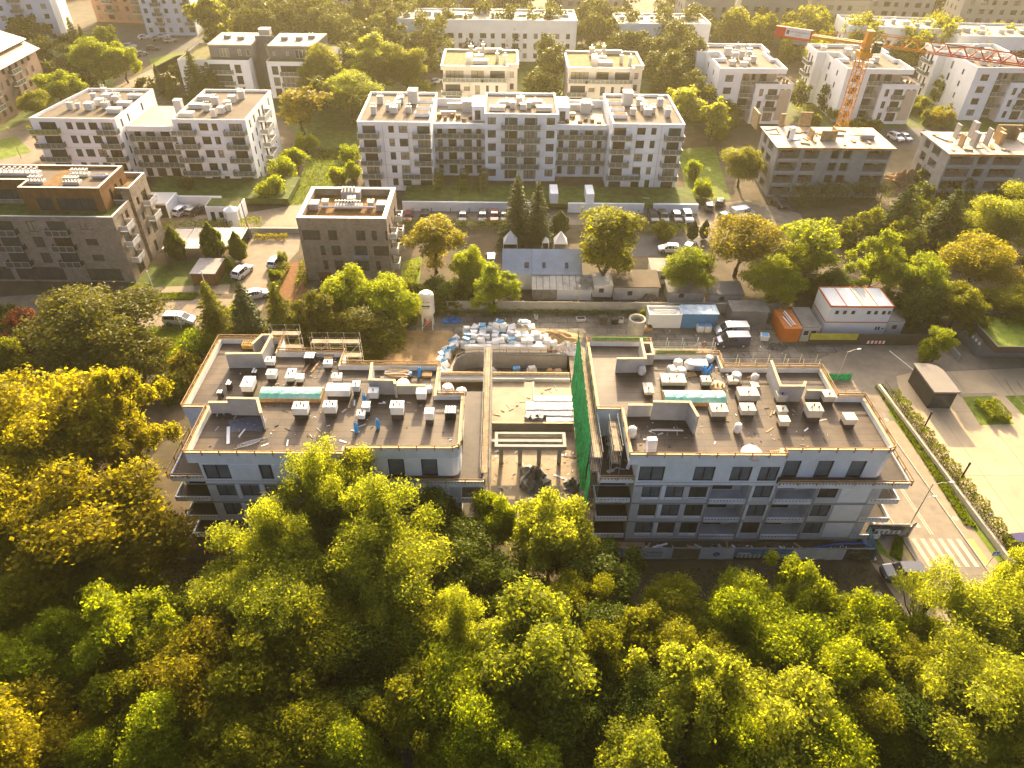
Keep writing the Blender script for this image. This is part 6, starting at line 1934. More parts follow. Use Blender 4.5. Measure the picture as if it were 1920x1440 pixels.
for p, w_, d_, h_, m_, nm, lab, cat in (((1130, 606), 1.2, 1.0, 1.3, mat('bin_brown', (.07, .055, .045), .6), 'skip_box', 'dark crate with open top by the fence behind the green netting', 'crate'), ((1152, 606), 1.0, 1.0, .9, black, 'rubbish_bin', 'black bin beside the dark crate by the site fence', 'bin'), ((1145 + 17, 603), 1.1, .8, .6, white_v, 'foam_pack', 'white box on the ground near the black bin by the site fence', 'box'),
                                        ((940, 606), 1.3, .8, .7, timber, 'timber_crate', 'timber crate by the fence behind the foam heap', 'crate'), ((1005, 598), .5, .5, .7, conc_l, 'bucket', 'grey bucket by the fence above the foam heap', 'bucket'), ((1212, 618), 1.6, 1.0, .6, timber, 'timber_crate', 'timber crate at the foot of the upright concrete pipe', 'crate'),
                                        ((1432, 636), 1.2, 1.0, .9, white_c, 'washing_tub', 'white tub of blue water left of the orange container', 'tub'), ((1089, 600), 1.4, .9, .35, mat('pallet_white', (.45, .42, .38), .8), 'pallet', 'white pallet by the fence above the green netting', 'pallet')):
    c = G(*p)
    b = MB().box(-w_ / 2, w_ / 2, -d_ / 2, d_ / 2, 0, h_).box(-w_ / 2 - .05, w_ / 2 + .05, -d_ / 2 - .05, d_ / 2 + .05, h_ * .9, h_ * .9 + .06)
    b.box(-w_ / 2 + .1, w_ / 2 - .1, -d_ / 2 + .1, d_ / 2 - .1, h_ + .02, h_ + .05, 1)
    tag(b.build(nm, [m_, foam_bl if 'blue' in lab else bitu_d], None, (c.x, c.y, .016), rg.uniform(-.2, .2)), lab, cat)
# things standing in the ramp pit
for x, w_, h_, m_, lab, cat in ((-1.6, 1.6, 1.2, foam_w, 'pile of foam offcuts in the ramp pit, left of the tool crate', 'foam pile'), (2.2, 1.5, 1.5, bitu_d, 'dark tool crate with a blue white box on it in the ramp pit', 'crate'), (4.5, 1.5, 1.6, white_v, 'white box pallet above a striped barrier in the ramp pit', 'pallet'), (7.2, .9, 1.2, timber, 'orange timber crate in the ramp pit', 'crate'), (8.4, 1.3, 1.1, timber_p, 'pale timber crate in the ramp pit, nearest the netting', 'crate')):
    b = MB().box(-w_ / 2, w_ / 2, 0, 1.0, 0, h_ * .7).cbox((0, .5, h_ * .7), (w_ * .7, .7, h_ * .35), .2, 1)
    tag(b.build('site_crate' if cat != 'foam pile' else 'foam_pile', [m_, foam_bl if 'blue' in lab else m_], None, (x, 82.0, HZ + .004)), lab, cat)
b = MB()
for k in range(8):
    b.add([(-.8 + k * .2, 0, 0), (-.6 + k * .2, 0, 0), (-.5 + k * .2, 0, .5), (-.7 + k * .2, 0, .5)], [(0, 1, 2, 3)], k % 2)
b.box(-.85, .95, .01, .05, -.1, .55, 0).box(-.7, -.6, .0, .3, -.5, -.1).box(.6, .7, .0, .3, -.5, -.1)
tag(b.build('road_barrier', [mat('barrier_white', (.7, .68, .65), .6), mat('barrier_red', (.5, .03, .03), .6)], None, (4.5, 81.6, HZ + .55)), 'red and white striped barrier in the ramp pit', 'barrier')

# ------------------------------------------------------------------ scaffolds and the green net
plank_x = brick_mat('plank_deck_x', (0.30, 0.22, 0.13), (0.21, 0.155, 0.09), (0.06, 0.045, 0.03), 2.0, 0.24, 0.02, 0.8, noise=0.3, nscale=1.2, offset=0.3)
plank_y = brick_mat('plank_deck_y', (0.30, 0.22, 0.13), (0.21, 0.155, 0.09), (0.06, 0.045, 0.03), 0.24, 2.0, 0.02, 0.8, noise=0.3, nscale=1.2, offset=0.0)


def scaffold(label, x, y, along, n_, bay, dep, levels, lift=2.0, z=0.0, planks=True, rz=0.0, top=1.0, planktop=True):
    t = thing('scaffold', label, 'scaffold', (x, y, z), rz)
    b = MB()
    A = (lambda u, v, zz: (u, v, zz)) if along == 'x' else (lambda u, v, zz: (v, u, zz))
    H_ = levels * lift + top
    for i in range(n_ + 1):
        for v in (0, dep):
            b.tube([A(i * bay, v, 0), A(i * bay, v, H_)], .035, 5)
        for l in range(1, levels + 1):
            b.tube([A(i * bay, 0, l * lift), A(i * bay, dep, l * lift)], .03, 4)
    for l in range(1, levels + 1):
        for v in (0, dep):
            b.tube([A(0, v, l * lift), A(n_ * bay, v, l * lift)], .03, 4)
            b.tube([A(0, v, l * lift + .95), A(n_ * bay, v, l * lift + .95)], .025, 4)
        if planks:
            d = MB()
            q0, q1 = A(.05, .12, l * lift + .035), A(n_ * bay - .05, dep - .12, l * lift + .08)
            d.box(min(q0[0], q1[0]), max(q0[0], q1[0]), min(q0[1], q1[1]), max(q0[1], q1[1]), q0[2], q1[2])
            d.build('deck', plank_x if along == 'x' else plank_y, t)
        for i in range(0, n_, 2):
            b.tube([A(i * bay, 0, (l - 1) * lift), A((i + 1) * bay, 0, l * lift)], .025, 4)
    b.build('frame', steel, t)
    return t


scaffold('tall scaffold along the left side of the right block, behind green netting', 9.35, 50.6, 'y', 9, 2.1, .95, 6, 2.05)
scaffold('tall pipe scaffold on the right side of the left block, facing the gap', -2.15, 50.6, 'y', 11, 2.0, .9, 5, 2.0)
scaffold('scaffold tower behind the stepped rear corner of the left block', -22.6, 67.6, 'x', 3, 1.9, 1.0, 7, 2.0)
scaffold('narrow scaffold at the far rear corner of the left block', -27.8, 69.2, 'x', 2, 1.7, 1.0, 7, 2.0)
scaffold('long scaffold behind the rear parapet of the right block', 18.2, 68.6, 'x', 4, 1.9, .9, 6, 2.05, top=1.6)
scaffold('long scaffold behind the rear rail of the right block, right half', 26.0, 65.4, 'x', 6, 1.9, .9, 6, 2.05, top=1.6)
scaffold('scaffold with green netting at the rear right corner of the right block', 37.2, 61.2, 'x', 2, 2.0, 2.6, 6, 2.0)
t = scaffold('small scaffold tower inside the left terrace of the right block', 11.4, 50.9, 'y', 2, 2.3, .9, 2, 1.7, 9.55)
net_m = mat('net_green', (0.014, 0.33, 0.085), 0.75, 0.45, 2.2, bump=.9, dark=(0.006, 0.16, 0.04), stain=.8)


def net(label, pts_top, pts_bot, nu=40, nv=14, seed=1, amp=.12, name='safety_net'):
    rr = random.Random(seed)
    b = MB()
    vs = []
    lerp = lambda P_, u: [P_[min(int(u * (len(P_) - 1)), len(P_) - 2)][k] * (1 - (u * (len(P_) - 1) - min(int(u * (len(P_) - 1)), len(P_) - 2))) + P_[min(int(u * (len(P_) - 1)), len(P_) - 2) + 1][k] * (u * (len(P_) - 1) - min(int(u * (len(P_) - 1)), len(P_) - 2)) for k in range(3)]
    for i in range(nu + 1):
        a, c = lerp(pts_top, i / nu), lerp(pts_bot, i / nu)
        for j in range(nv + 1):
            f_ = j / nv
            w_ = amp * math.sin(i * 1.9 + 2 * math.sin(f_ * 3)) * (.3 + f_) + rr.uniform(-.04, .04)
            vs.append((a[0] * (1 - f_) + c[0] * f_ + w_, a[1] * (1 - f_) + c[1] * f_, a[2] * (1 - f_) + c[2] * f_))
    fs = [(i * (nv + 1) + j, (i + 1) * (nv + 1) + j, (i + 1) * (nv + 1) + j + 1, i * (nv + 1) + j + 1) for i in range(nu) for j in range(nv)]
    b.add(vs, fs)
    return tag(b.build(name, net_m, None, smooth=True), label, 'safety net')


net('long green safety net hanging on the scaffold beside the gap', [(9.2, 69.4, 14.9), (9.2, 60, 14.3), (9.2, 52.6, 13.4)], [(9.0, 69.0, 7.0), (9.0, 60, 5.2), (9.05, 52.8, 4.8)], 60, 16, 1, .22)
net('narrow green net strip hanging at the front end of the scaffold', [(9.25, 52.3, 10.5), (9.25, 49.9, 9.5)], [(9.1, 51.6, .8), (9.1, 50.4, .6)], 12, 14, 2)
net('green mesh banner along the rear corner of the right block', [(11.0, 69.75, 13.95), (17.6, 69.75, 13.95)], [(11.0, 69.8, 13.0), (17.6, 69.8, 13.0)], 24, 3, 3, .03)
net('green mesh banner along the middle rear parapet of the right block', [(18.4, 67.1, 13.9), (23.2, 67.1, 13.9)], [(18.4, 67.15, 13.0), (23.2, 67.15, 13.0)], 20, 3, 4, .03)
net('green net panel on the rear right scaffold, upper one', [(37.3, 64.0, 12.9), (41.0, 64.0, 12.9)], [(37.3, 64.0, 11.0), (41.0, 63.9, 11.0)], 14, 5, 5, .05)

# ------------------------------------------------------------------ hoarding round the site front
ban_w = mat('banner_white', (0.52, 0.55, 0.58), 0.6, 0.08, 1.0)
ban_p = mat('banner_photo', (0.075, 0.065, 0.045), 0.6, 0.7, 1.8, dark=(0.24, 0.27, 0.28), stain=0.9)
ban_b = mat('banner_sky', (0.12, 0.26, 0.36), 0.6, 0.5, 1.2, dark=(0.06, 0.055, 0.035), stain=0.9)
ban_k = mat('banner_khaki', (0.20, 0.17, 0.10), 0.6, 0.3, 1.0)
panel_w = mat('hoarding_white', (0.42, 0.42, 0.42), 0.7, 0.1, 1.0)
ink_b = mat('ink_blue', (0.03, 0.12, 0.26), .6)
ho = thing('site_hoarding', 'banner covered site hoarding in front of the right grey block', 'hoarding', (0, 0, 0))


def hoard(x0, y0, x1, y1, m_, h_=1.9, name='banner', parent=None, lift=.25):
    d = Vector((x1 - x0, y1 - y0))
    L_ = d.length
    a = math.atan2(d.y, d.x)
    b = MB()
    n_ = max(4, int(L_ / .3))
    vs = []
    for i in range(n_ + 1):
        s = i / n_
        w_ = .04 * math.sin(i * 1.3)
        vs += [(L_ * s, w_, lift + .06 * math.sin(i * .7)), (L_ * s, w_ + .02, h_)]
    b.add(vs, [(2 * i, 2 * i + 2, 2 * i + 3, 2 * i + 1) for i in range(n_)])
    return b.build(name, m_, parent or ho, (x0, y0, 0), a)


yh = 47.2
hx = [11.0, 16.2, 19.7, 24.1, 27.2, 30.2, 38.0, 41.0]
hms = [ban_b, ban_w, ban_k, ban_w, ban_b, ban_b, ban_w, ban_p]
seq = [(10.2, 14.6, ban_b), (14.6, 18.6, ban_w), (18.6, 21.6, ban_k), (21.6, 25.3, ban_w), (25.3, 28.6, ban_b), (28.6, 31.6, ban_b), (31.6, 37.4, ban_w), (37.4, 40.6, ban_p)]
for x0, x1, m_ in seq:
    hoard(x0, yh - .003 * (x0 - 10), x1, yh - .003 * (x1 - 10), m_, 2.0)
hd = MB()
for x0, w_ in ((11.6, 2.4), (25.7, 2.5), (28.9, 2.3), (42.0, 3.0)):
    y_ = yh - .1 if x0 < 41 else 50.38
    hd.box(x0 - .3, x0 + w_ + .3, y_ - .012, y_ - .004, .32, .72, 2)
    hd.box(x0, x0 + w_ * .55, y_ - .02, y_ - .013, .6, 1.5, 0).box(x0 + w_ * .5, x0 + w_, y_ - .026, y_ - .0205, .6, 1.25, 0)
    for i in range(3):
        for j in range(5):
            hd.box(x0 + .12 + j * w_ * .19, x0 + .12 + j * w_ * .19 + w_ * .10, y_ - .034, y_ - .0265, .68 + i * .2, .79 + i * .2, 1)
hd.build('printed_picture', [ban_w, frame_d, mat('banner_green', (.06, .065, .02), .6, .4, 2)], ho)
hoard(40.7, 46.9, 41.3, 50.4, ban_b, 2.0)
hoard(41.3, 50.6, 46.1, 50.3, ban_p, 1.9)
b = MB()
for x0, x1, m_ in seq:
    b.box(x0 + .02, x1 - .02, yh + .12, yh + .17, 0, 1.98).box(x0 - .04, x0 + .04, yh + .18, yh + .3, 0, 2.1)
b.box(40.75, 41.2, 47.1, 50.35, 0, .3).box(41.35, 46.1, 50.75, 50.8, 0, 1.85)
b.build('panel', panel_w, ho)
lettering('TARASY', .52, ink_d, ho, (16.6, yh - .09, 1.25))
lettering('27 600 10 100', .30, ink_d, ho, (16.6, yh - .09, .78))
b = MB()
b.lathe([(.01, 0), (.36, .0), (.36, .02), (.01, .02)], 20, 0)
b.v = [(p[0], p[2], p[1]) for p in b.v]
b.build('emblem', ink_b, ho, (23.4, yh - .1, 1.15))
lettering('2b', .34, ban_w, ho, (23.4, yh - .125, 1.03))
ho2 = thing('site_hoarding', 'weathered grey hoarding with a red sign in front of the left grey block', 'hoarding', (0, 0, 0))
hoard(-38.2, 47.4, -27.5, 47.2, mat('hoarding_grey', (.30, .28, .24), .8, .15, 1, dark=(.2, .18, .15), stain=.5), 1.9, 'panel', ho2, .02)
hoard(-38.2, 47.4, -37.6, 52, MATS['hoarding_grey'], 1.9, 'panel', ho2, .02)
MB().box(-31.8, -29.2, 47.1, 47.14, .9, 1.45).build('sign', mat('sign_red', (.34, .025, .02), .6), ho2)
lettering('KAB', .5, MATS['sign_red'], ho2, (-36.6, 47.24, 1.1))
lettering('dmg', .45, ink_d, ho2, (-34.4, 47.24, .8))
# long concrete slab fence behind the yard
fe = thing('concrete_fence', 'long grey concrete panel fence along the back of the site yard', 'fence', (-20, 96.0, 0))
fm = mat('fence_panel', (0.30, 0.28, 0.23), .85, .15, .8, dark=(.2, .18, .14), stain=.6)
for i in range(25):
    MB().box(i * 2.6 + .06, i * 2.6 + 2.54, 0, .1, 0, 1.9 + .03 * (i % 3)).build('panel', fm, fe)
b = MB()
for i in range(26):
    b.box(i * 2.6 - .06, i * 2.6 + .06, -.05, .15, 0, 2.05)
b.build('post', conc, fe)
# dark fence and barrier beside the white cabin
fe = thing('metal_fence', 'dark brown sheet fence below the white cabin stack', 'fence', (47.0, 87.4, 0))
bf = mat('fence_brown', (0.060, 0.048, 0.036), .7, .2, 1)
MB().box(0, 19.5, 0, .08, 0, 2.0).build('panel', bf, fe)
MB().box(.1, 7.4, -.06, -.004, 1.0, 2.15).build('banner', mat('banner_lime', (.36, .33, .04), .6, .2, 1), fe)
b = MB()
for k in range(9):
    b.box(9.2 + k * .3, 9.5 + k * .3, -.05, -.004, .3, .85, k % 2)
b.build('striped_board', [MATS['barrier_white'], MATS['barrier_red']], fe)
MB().box(19.42, 19.5, .1, 6.0, 0, 2.0).build('panel', bf, fe)

# ------------------------------------------------------------------ houses and sheds behind the yard
bn = thing('metal_roofed_house', 'long low house under a blue grey sheet metal roof', 'house', (0, 102.6, 0))
zr_ = mat('zinc_roof', (0.27, 0.31, 0.36), 0.45, 0.12, 0.6, metal=0.35, dark=(0.20, 0.22, 0.24), stain=0.5)
b = MB().box(.2, 13.2, .2, 7.8, 0, 3.4)
b.add([(.2, .2, 3.4), (13.2, .2, 3.4), (13.2, 7.8, 3.4), (.2, 7.8, 3.4), (.2, 4, 5.6), (13.2, 4, 5.6)], [(0, 4, 3), (1, 2, 5)])
b.build('wall', white_c, bn)
b = MB()
for x0, x1 in ((0, 4.9), (4.95, 13.4)):
    b.add([(x0, -.2, 3.15), (x1, -.2, 3.15), (x1, 4, 5.7), (x0, 4, 5.7), (x0, 8.2, 3.15), (x1, 8.2, 3.15)], [(0, 1, 2, 3), (3, 2, 5, 4)])
    for k in range(int((x1 - x0) / .6)):
        x = x0 + .2 + k * .6
        b.add([(x, -.2, 3.20), (x + .05, -.2, 3.20), (x + .05, 4, 5.75), (x, 4, 5.75)], [(0, 1, 2, 3)])
b.build('roof', zr_, bn)
for x in (4.1, 7.0, 10.8):
    b = MB().cbox((x, 1.3, 4.09), (.75 if x < 5 else .55, 1.0, .12), 0, 0, tilt=math.atan2(2.55, 4.2))
    b.build('roof_window', [glass_k], bn)
sd_ = thing('shed', 'whitewashed shed with a mossy ribbed asbestos roof before the metal house', 'shed', (5.1, 99.4, 0))
MB().box(0, 9.7, .2, 3.0, 0, 2.2).build('wall', [white_c], sd_)
MB().box(0, 4.0, .14, .195, 0, 2.1).build('door', mat('door_grey', (.2, .18, .15), .8, .3, 1), sd_)
b = MB().add([(-.2, -.2, 2.25), (10, -.2, 2.25), (10, 3.2, 3.1), (-.2, 3.2, 3.1)], [(0, 1, 2, 3)])
for k in range(9):
    x = .5 + k * 1.1
    b.add([(x, -.2, 2.30), (x + .12, -.2, 2.30), (x + .12, 3.2, 3.15), (x, 3.2, 3.15)], [(0, 1, 2, 3)], 1)
b.build('roof', [mat('asbestos', (.36, .34, .29), .9, .2, .9, dark=(.10, .09, .065), stain=.9), felt], sd_)
for x, y, w_, d_, h_, rm, lab in ((18.6, 99.8, 7.4, 4.6, 2.6, roof_t, 'shed with a flat sunlit brown roof right of the tall poplar'), (15.2, 100.6, 3.2, 3.0, 2.4, cream, 'small pale shed between the tall poplar and the brown roofed shed'), (25.6, 105.0, 5.5, 3.5, 2.6, roof_w, 'long pale roofed shed behind the round bright tree'),
                                  (27.5, 99.2, 6.0, 3.2, 2.0, felt, 'low dark felt roofed shed with junk in front, behind the blue container'), (34.2, 98.4, 5.4, 3.2, 2.2, grey_r, 'low black roofed shed behind the dark grey container'), (50.6, 104.5, 5.0, 5.0, 2.6, roof_t, 'pale roofed shed glimpsed between the bright trees on the right'), (45.5, 110, 4, 6, 2.8, roof_w, 'white roofed shed half hidden behind the olive round tree')):
    t = thing('shed', lab, 'shed', (x, y, 0))
    MB().box(0, w_, 0, d_, 0, h_).build('wall', cream if 'pale' in lab else conc_l, t)
    MB().add([(-.2, -.2, h_ + .02), (w_ + .2, -.2, h_ + .02), (w_ + .2, d_ + .2, h_ + .4), (-.2, d_ + .2, h_ + .4)], [(0, 1, 2, 3)]).box(-.2, w_ + .2, -.24, -.2, h_ - .12, h_ + .05).build('roof', rm, t)
    MB().box(w_ * .3, w_ * .3 + .8, -.03, -.003, .9, 1.7).build('window', glass_k, t)
# white pyramid tents
for px_, py_, s, lab in ((957, 452, 1.25, 'white pyramid tent top behind the metal roof, left one'), (1051, 452, 1.2, 'white pyramid tent top behind the metal roof, right one'), (1023, 453, .6, 'small white tent top behind the metal roof, middle one')):
    c = G(px_, py_, 2.6)
    b = MB().add([(-s, -s, 2.6), (s, -s, 2.6), (s, s, 2.6), (-s, s, 2.6), (0, 0, 2.6 + s * 1.7)], [(0, 1, 4), (1, 2, 4), (2, 3, 4), (3, 0, 4)])
    for x, y in ((-s, -s), (s, -s), (s, s), (-s, s)):
        b.tube([(x, y, 0), (x, y, 2.6)], .04, 5)
    tag(b.build('pavilion_tent', white_c, None, (c.x, c.y, 0)), lab, 'tent')
# white garden wall, stair and gate pillars in front of the long white block
gw = thing('garden_wall', 'long white retaining wall in front of the long white block', 'wall', (0, 0, 0))
y0 = G(900, 397).y
for xa, xb in ((755, 1008), (1064, 1205), (1222, 1305)):
    MB().box(G(xa, 397).x, G(xb, 397).x, y0, y0 + .4, 0, 2.0).build('wall', white, gw)
MB().box(G(755, 397).x, G(1305, 397).x, y0 + .41, G(900, 362).y, 1.0, 1.7).build('planted_terrace', grass_d, gw)
for px_, lab in ((1037, 'a'), (1103, 'b')):
    MB().box(G(px_, 390).x - .8, G(px_, 390).x + .8, y0 + .5, y0 + 5.0, 1.0, 3.8).build('pillar', white, gw)
b = MB()
for k in range(10):
    b.box(G(1207, 397).x, G(1220, 397).x, y0 + k * .35, y0 + (k + 1) * .35 - .003, 0, .2 + k * .18)
b.build('stair', conc_l, gw)
for i, xa in enumerate(range(775, 1300, 35)):
    if 1000 < xa < 1070 or 1200 < xa < 1225:
        continue
    MB().lathe([(.06, 0), (.06, .8), (.09, .81), (.09, .9)], 6).build('bollard_lamp', frame_d, gw, (G(xa, 397).x, y0 - .5, .02))
hb_ = thing('garden_wall', 'white wall with gate lodge and round turret before the left white block', 'wall', (0, 0, 0))
c0 = G(400, 425)
MB().box(c0.x - 1.6, c0.x + 5.0, c0.y + 2.2, c0.y + 6.0, 0, 3.1).build('lodge', white, hb_)
MB().box(c0.x - 1.4, c0.x + 4.8, c0.y + 2.4, c0.y + 5.8, 3.101, 3.2).build('lodge_roof', grass_d, hb_)
for dx in (.4, 2.0, 3.2):
    MB().box(c0.x + dx - 1.2, c0.x + dx - .4, c0.y + 2.15, c0.y + 2.197, .8 if dx > 1 else .1, 2.0).build('window', glass_k, hb_)
c1_ = G(440, 422)
MB().lathe([(1.15, 0), (1.15, 3.2), (1.35, 3.21), (.05, 4.0)], 24).build('turret', white, hb_, (c1_.x, c1_.y, 0))
cq = G(318, 410)
MB().box(cq.x, cq.x + .3, cq.y, cq.y + 5.5, 0, 3.0).build('wall', white, hb_)
MB().box(cq.x - 8, cq.x - .003, cq.y + .4, cq.y + 5.5, 2.6, 3.0).build('carport_roof', cap_w, hb_)
MB().box(cq.x + .31, cq.x + 9, cq.y + 5.0, cq.y + 5.4, 0, 2.4).build('wall', white, hb_)
MB().box(cq.x - 7, cq.x + 22, cq.y + 6.0, cq.y + 17.0, .5, 1.6).build('planted_terrace', grass_d, hb_)
# bicycle shelter roofs and the timber shed on the left
sh = thing('carport', 'stepped row of corrugated carport roofs between the columnar trees', 'carport', (0, 0, 0))
cor = mat('corrugated_roof', (0.42, 0.36, 0.29), .6, .1, 1.0)
a0, a1 = G(300, 470, 2.3), G(445, 430, 2.3)
yb, yt = G(370, 468, 2.3).y, G(430, 432, 2.3).y
for i in range(4):
    x0 = a0.x + (a1.x + 2 - a0.x) * i / 4
    x1 = a0.x + (a1.x + 2 - a0.x) * (i + 1) / 4 - .05
    b = MB()
    k = int((x1 - x0) / .32)
    yy0, yy1 = yb + i * .35, yt + i * .25
    for j in range(k):
        b.add([(x0 + j * .32, yy0, 2.3), (x0 + j * .32 + .16, yy0, 2.42), (x0 + j * .32 + .32, yy0, 2.3), (x0 + j * .32 + .32, yy1, 2.5), (x0 + j * .32 + .16, yy1, 2.62), (x0 + j * .32, yy1, 2.5)], [(0, 1, 4, 5), (1, 2, 3, 4)])
    b.build('roof', cor, sh)
    MB().tube([(x0 + .3, yy0 + .3, 0), (x0 + .3, yy0 + .3, 2.3)], .05, 6).build('post', frame_d, sh)
MB().box(a0.x, a1.x + 2, yt + 1.6, yt + 1.75, 0, 1.9).build('back_wall', conc, sh)
q = G(385, 535)
t = thing('timber_shed', 'rusty orange timber clad bin shed with flat grey roof on the lawn', 'shed', (q.x - 1.9, q.y, 0))
MB().box(0, 4.0, 0, 5.0, 0, 2.2).build('wall', wood, t)
MB().box(-.15, 4.15, -.15, 5.15, 2.2, 2.35).build('roof', mat('shed_roof', (.22, .20, .18), .6, .15, 1, dark=(.3, .27, .23), stain=.5), t)
# low wall with rail behind the tan street
t = thing('low_wall', 'low grey wall with railing at the end of the tan street', 'wall', (G(455, 437).x, G(500, 437).y, 0))
MB().box(0, 12, 0, .3, 0, 1.0).build('wall', conc_l, t)
MB().tube([(0, .15, 1.5), (12, .15, 1.5)], .03, 5).build('hand_rail', steel, t)

# ------------------------------------------------------------------ right side: garage, kiosk, wall, lamps, signs
ga = thing('garage_entrance', 'low dark garage building with a grass roof at the right edge', 'garage', (71.7, 81.6, 0))
MB().box(0, 12, 3.0, 12, 0, 3.2).build('wall', grey_r, ga)
MB().box(.4, 12, .4, 8.8, 3.2, 3.45).build('roof_lawn', grass, ga)
b = MB().box(0, .2, 0, 9, 3.0, 4.1).box(.2, 12, 0, .2, 3.0, 4.1).box(.2, 12, 8.8, 9, 3.0, 4.1)
b.build('parapet', mat('cladding_dark', (.055, .045, .035), .6, .2, 1), ga)
MB().add([(-3.2, 2, 0), (-.1, 2, 0), (-.1, 9, 0), (-3.2, 9, 0)], [(0, 1, 2, 3)]).box(-3.2, -3.0, 2, 9, 0, 1.0).build('ramp_wall', conc, ga)
for k in range(3):
    MB().lathe([(.01, 0), (.28, 0), (.28, .03), (.01, .03)], 14).build('round_light', white_v, ga, (-.02, 3.4 + k * .9, 2.2)).rotation_euler = (0, R(-90), 0)
ki = thing('kiosk', 'dark walled kiosk with pale flat roof beside the car park hedge', 'kiosk', (58.7, 72.6, 0), .0)
MB().box(.1, 3.3, .1, 6.0, 0, 2.8).build('wall', mat('kiosk_dark', (.045, .038, .03), .5, .2, 1), ki)
MB().prism([(-.1, -.1), (3.5, -.1), (3.5, 4.8), (3.0, 5.8), (2.0, 6.3), (-.1, 6.3)], 2.8, 3.05).build('roof', mat('kiosk_roof', (.17, .145, .115), .6, .08, .6), ki)
MB().box(.3, 3.0, .04, .097, .4, 2.3).build('window', glass_k, ki)
lw_ = thing('low_wall', 'low pale wall carrying a black fence along the car park', 'wall', (0, 0, 0))
b = MB()
b.prism([RD(2.8, 46.6), RD(3.15, 46.6), RD(3.15, 77), RD(2.8, 77)], 0, .75)
b.prism([(RD(3.16, 46.6)[0], 46.6), (75, 46.2), (75, 46.5), (RD(3.16, 46.9)[0], 46.95)], 0, .7)
b.build('wall', mat('wall_pale', (.50, .44, .33), .8, .08, .6), lw_)
b = MB()
for i in range(70):
    p, q = RD(3.3, 47.2 + i * .42), None
    b.box(p[0], p[0] + .03, p[1], p[1] + .03, .2, 1.7)
for zz in (.35, 1.6):
    b.tube([(*RD(3.31, 47.2), zz), (*RD(3.31, 76.6), zz)], .03, 4)
    b.tube([(*RD(3.31, 47.0), zz), (74, 46.75, zz)], .03, 4)
for i in range(50):
    b.box(RD(3.3, 47)[0] + i * .42, RD(3.3, 47)[0] + i * .42 + .03, 46.74, 46.77, .2, 1.7)
b.build('railing', frame_d, lw_)


def lamp(p, label, h_, arms, z=0.0):
    c = G(*p, z)
    t = thing('street_lamp', label, 'street lamp', (c.x, c.y, z))
    MB().tube([(0, 0, 0), (0, 0, h_)], .09, 8, r1=.05).build('pole', steel, t)
    for (dx, dy, zz) in arms:
        MB().tube([(0, 0, zz - .1), (dx * .5, dy * .5, zz + .12), (dx, dy, zz + .15)], .035, 6).build('arm', steel, t)
        MB().cbox((dx, dy, zz + .1), (.55, .22, .1), math.atan2(dy, dx)).build('lamp_head', grey_c, t)
    return t


lamp((1697, 999), 'tall street lamp with two arms left of the road, beside the zebra crossing', 8.2, [(2.0, 0.1, 8.2), (1.0, .05, 6.0)])
lamp((1556, 745), 'street lamp behind the right rear corner of the right grey block', 8.0, [(1.6, .4, 8.0)])
for p, lab, h_ in (((1727, 812), 'short dark pole lamp inside the hedge, the one nearest the kiosk', 3.4), ((1795, 908), 'short dark pole lamp inside the hedge, halfway along the car park', 3.4)):
    c = G(*p)
    t = thing('pole_lamp', lab, 'street lamp', (c.x, c.y, 0))
    MB().tube([(0, 0, 0), (0, 0, h_)], .10, 8).build('pole', frame_d, t)
    MB().lathe([(.13, h_), (.13, h_ + .35), (.02, h_ + .37)], 8).build('lamp_head', frame_d, t)
sg = thing('road_sign', 'blue square pedestrian crossing sign right of the zebra crossing', 'road sign', (*G(1848, 1064)[:2], 0))
MB().tube([(0, 0, 0), (0, 0, 2.9)], .035, 6).build('post', steel, sg)
MB().box(-.32, .32, -.04, -.036, 2.15, 2.8).box(-.34, .34, -.035, -.01, 2.13, 2.82).build('plate', mat('sign_blue', (.03, .12, .42), .4), sg)
b = MB().add([(-.22, -.045, 2.25), (.22, -.045, 2.25), (0, -.045, 2.68)], [(0, 1, 2)])
b.add([(-.04, -.049, 2.5), (.04, -.049, 2.5), (.10, -.049, 2.28), (.04, -.049, 2.28), (0, -.049, 2.38), (-.06, -.049, 2.28), (-.11, -.049, 2.28)], [(0, 6, 5, 4, 3, 2, 1)], 1)
b.build('pictogram', [white_c, frame_d], sg)
for p, lab in (((1702, 1008), 'grey backed road sign on a post beside the tall street lamp'), ((1842, 990), 'grey backed square sign on a post at the car park fence')):
    t = thing('road_sign', lab, 'road sign', (*G(*p)[:2], 0))
    MB().tube([(0, 0, 0), (0, 0, 2.6)], .035, 6).build('post', steel, t)
    MB().cbox((0, .05, 1.9), (.62, .03, .62), .35).build('plate', grey_c, t)
t = thing('barrier_gate', 'white barrier arm across the junction behind the kiosk', 'barrier', (60.2, 79.0, 0))
MB().box(-.2, .2, -.2, .2, 0, 1.1).build('post', grey_c, t)
MB().tube([(0, 0, 1.0), (-2.0, 5.4, 1.15)], .06, 6).build('arm', white_c, t)
t = thing('utility_pole', 'leaning grey utility pole beside the round white turret', 'pole', (*G(470, 447)[:2], 0))
MB().tube([(0, 0, 0), (-.3, .2, 8.0)], .14, 8, r1=.09).build('pole', conc, t)
for p, h_, lab in (((290, 548), 4.0, 'thin pale lamp post on the pavement by the brick block corner'), ((389, 548), 4.0, 'thin pale lamp post in front of the rusty timber shed'), ((40, 297), 7.0, 'brown wooden utility pole beside the lawn at the left edge'), ((341, 617), 3.0, 'thin white post beside the white and lime minivan')):
    t = thing('lamp_post', lab, 'lamp post', (*G(*p)[:2], 0))
    MB().tube([(0, 0, 0), (0, 0, h_)], .07, 6).build('pole', timber if 'wooden' in lab else white_c, t)
    MB().cbox((0, .0, h_), (.3, .2, .08)).build('lamp_head', grey_c, t)
